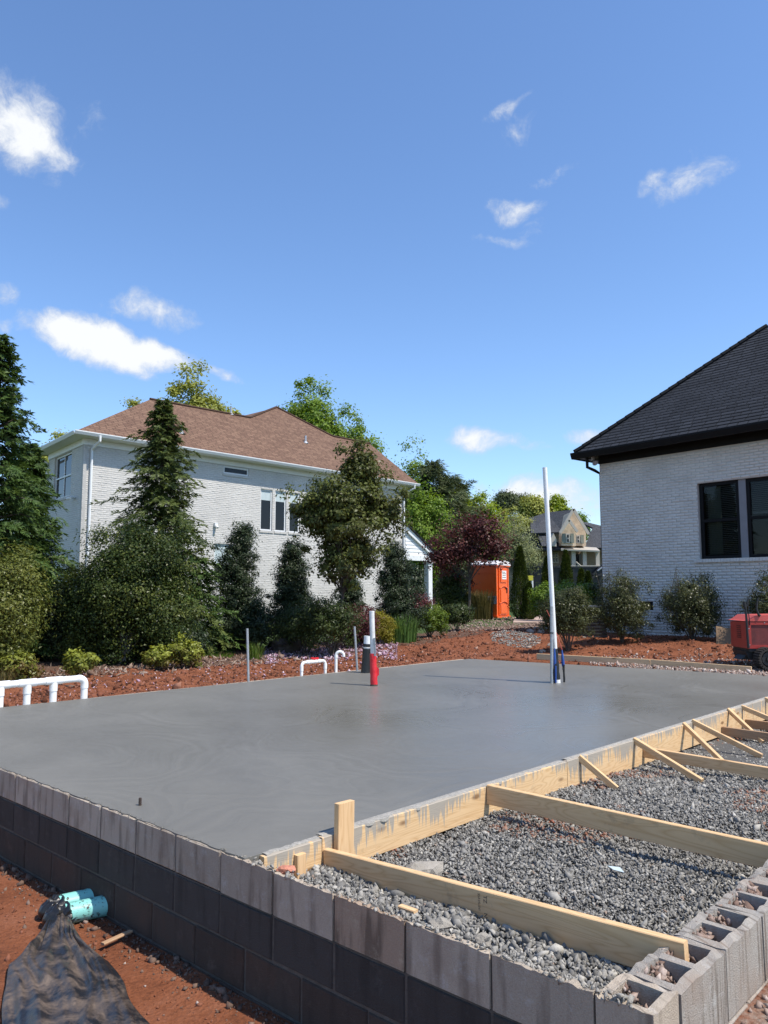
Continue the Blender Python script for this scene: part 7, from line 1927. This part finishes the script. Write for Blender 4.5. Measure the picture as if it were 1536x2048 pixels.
shrub('abelia_bush', 1242, 16.8, 104, 1150, 1282, L['abelia'], 'dark twiggy bush at the corner of the white house', 'bush', 132, 190, 85, (.036, .016), group=G_B, sprigs=4)
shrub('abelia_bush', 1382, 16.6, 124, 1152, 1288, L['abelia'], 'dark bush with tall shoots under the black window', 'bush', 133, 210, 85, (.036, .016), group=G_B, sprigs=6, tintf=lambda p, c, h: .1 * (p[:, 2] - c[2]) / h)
shrub('abelia_bush', 1532, 15.4, 96, 1160, 1290, L['abelia'], 'dark bush behind the red machine at the right edge', 'bush', 134, 140, 85, (.036, .016), group=G_B, sprigs=4)
# --- background trees
G_BG = 'trees beyond the houses'
broad_tree('oak_tree', 382, 52, 738, 1000, 200, 'olive-yellow spring tree rising behind the left part of the brown roof', 141, L['oak'], nclump=190, per=114, leaf=(0.198, 0.112), cr=.85, group=G_BG, limbs=18, tr=.16, offs=[(-.15, .1, .8, .85, .55), (.5, -.05, .5, .6, .25), (-.6, -.2, .45, .55, .2)])
broad_tree('oak_tree', 258, 55, 795, 1000, 50, 'narrow olive tree tip at the left end of the brown roof', 142, L['oak'], nclump=40, per=95, leaf=(0.172, 0.092), cr=.7, group=G_BG, limbs=8, tr=.1)
broad_tree('oak_tree', 96, 48, 862, 1120, 95, 'pale olive tree seen between the tallest evergreen and the left house', 143, L['oak'], nclump=110, per=114, leaf=(0.172, 0.099), cr=.75, group=G_BG, limbs=10, tr=.12)
broad_tree('oak_tree', 150, 60, 905, 1180, 160, 'green tree low behind the end wall of the left house', 144, L['green'], nclump=150, per=104, leaf=(0.198, 0.106), cr=1.0, group=G_BG, limbs=8, tr=.12)
broad_tree('maple_tree', 626, 56, 764, 1050, 150, 'tall fresh green tree above the right part of the brown roof', 145, L['green'], nclump=230, per=114, leaf=(0.198, 0.106), cr=.8, group=G_BG, limbs=20, tr=.18, offs=[(-.1, .1, .8, .85, .6), (.45, -.15, .5, .7, .25), (-.45, .1, .4, .5, .15)])
broad_tree('maple_tree', 712, 58, 830, 1050, 110, 'smaller fresh green tree right of the tall one behind the roof', 146, L['green'], nclump=110, per=104, leaf=(0.185, 0.099), cr=.75, group=G_BG, limbs=12, tr=.12)
broad_tree('maple_tree', 826, 60, 886, 1080, 70, 'thin airy tree just right of the brown roof', 147, L['green'], nclump=46, per=64, leaf=(0.185, 0.092), cr=.75, group=G_BG, limbs=18, tr=.10, lumpy=.6)
broad_tree('maple_tree', 842, 44, 975, 1190, 90, 'light green tree behind the white porch', 148, L['green'], nclump=150, per=104, leaf=(0.132, 0.073), cr=.65, group=G_BG, limbs=10, tr=.12)
conifer(868, 57, 928, 62, 'broad dark pine right of the white porch', 151, L['pine'], nb=190, per=12, leaf=(.34, .07), sprl=1.3, group=G_BG, power=.55, name='pine_tree', zb=1.0, up=.55, droop=.15)
conifer(906, 60, 958, 56, 'second dark pine, a little lower and to the right', 152, L['pine'], nb=170, per=12, leaf=(.34, .07), sprl=1.3, group=G_BG, power=.5, name='pine_tree', zb=1.0, up=.55, droop=.15)
conifer(930, 64, 1005, 44, 'low pine behind the purple maple', 153, L['pine'], nb=120, per=12, leaf=(.34, .07), sprl=1.3, group=G_BG, power=.5, name='pine_tree', zb=.6, up=.5, droop=.15)
broad_tree('lime_green_tree', 958, 62, 985, 1180, 110, 'bright lime-green tree behind the purple maple', 154, L['lime'], nclump=220, per=104, leaf=(0.172, 0.092), cr=.8, group=G_BG, limbs=10, tr=.15)
broad_tree('lime_green_tree', 920, 66, 980, 1100, 60, 'small lime-green crown left of the larger one', 155, L['lime'], nclump=80, per=95, leaf=(0.172, 0.092), cr=.8, group=G_BG, limbs=8, tr=.12)
broad_tree('tall_pine', 1014, 98, 988, 1028, 46, 'round-topped dark pine on the skyline, left of the tall white pipe', 156, L['pine'], nclump=80, per=87, leaf=(0.330, 0.106), cr=.85, group=G_BG, limbs=12, tr=.2, trunk_px=1010)
broad_tree('tall_pine', 1046, 100, 992, 1022, 28, 'smaller dark pine crown close to the tall white pipe', 157, L['pine'], nclump=46, per=87, leaf=(0.330, 0.106), cr=.8, group=G_BG, limbs=8, tr=.2)
broad_tree('oak_tree', 1072, 95, 988, 1090, 56, 'olive tree on the skyline behind the tall white pipe', 158, L['oak'], nclump=130, per=95, leaf=(0.277, 0.158), cr=1.0, group=G_BG, limbs=10, tr=.2)
broad_tree('lime_green_tree', 1119, 96, 992, 1080, 40, 'light green round tree above the grey roof, right of the tall white pipe', 159, L['lime'], nclump=100, per=95, leaf=(0.277, 0.158), cr=.9, group=G_BG, limbs=8, tr=.2)
broad_tree('lime_green_tree', 1158, 100, 1022, 1090, 34, 'green tree tip behind the stone gable', 160, L['green'], nclump=60, per=95, leaf=(0.277, 0.158), cr=.9, group=G_BG, limbs=8, tr=.2)
broad_tree('oak_tree', 1024, 82, 1018, 1130, 90, 'low olive trees behind the bare tree', 163, L['oak'], nclump=130, per=95, leaf=(0.238, 0.132), cr=1.0, group=G_BG, limbs=8, tr=.2)
broad_tree('pale_tree', 1028, 44, 1022, 1150, 96, 'thin grey-green tree with pale twigs before the stone house', 161, L['sage'], nclump=130, per=22, leaf=(.12, .045), cr=.55, group=G_BG, limbs=90, tr=.085, barkm='bark_pale', shell=.35, trunk_px=1034, lumpy=.5)
broad_tree('pale_tree', 1063, 46, 1075, 1150, 50, 'small pale twiggy tree before the stone house, by the tall white pipe', 162, L['sage'], nclump=50, per=18, leaf=(.11, .045), cr=.5, group=G_BG, limbs=40, tr=.06, barkm='bark_pale', shell=.35, lumpy=.5)
# far wood that closes the horizon, one mass
rg = np.random.default_rng(7)
n = 26000
xw = rg.uniform(-170, 190, n); hgt_ = 7.5 + 4.5 * fbm(xw * .06, xw * 0 + 3, 3) + 3.0 * fbm(xw * .25, xw * 0 + 8, 5)
pos = np.stack([xw, 135 + rg.normal(0, 5, n), rg.uniform(0, 1, n) ** .7 * hgt_ * .82], 1)
leaves('distant_wood', pos, unit(rg.normal(size=(n, 3)) + [0, -.6, .6]), 1.3, 1.0, L['green'], rg, None, .3, kind='stuff', tri=True)
# lawn strip under the hollies
def lawn(n, seed):
    rg = np.random.default_rng(seed)
    px = rg.uniform(395, 470, n); Yl = rg.uniform(15.6, 24, n); X_ = (px - CX) / 1553 * Yl
    k = gz_base(X_, Yl); base = np.stack([X_, Yl, k - .01], 1)
    leaves('lawn_grass', base, unit(rg.normal(size=(n, 3)) * [1, 1, .2]), .09, .012, L['grass'], rg, None, dirs=unit(rg.normal(size=(n, 3)) * .35 + [0, 0, 1]), kind='stuff')
lawn(5000, 3)

print('TRIS', sum(len(o.data.polygons) * 2 for o in SC.objects if o.type == 'MESH'))
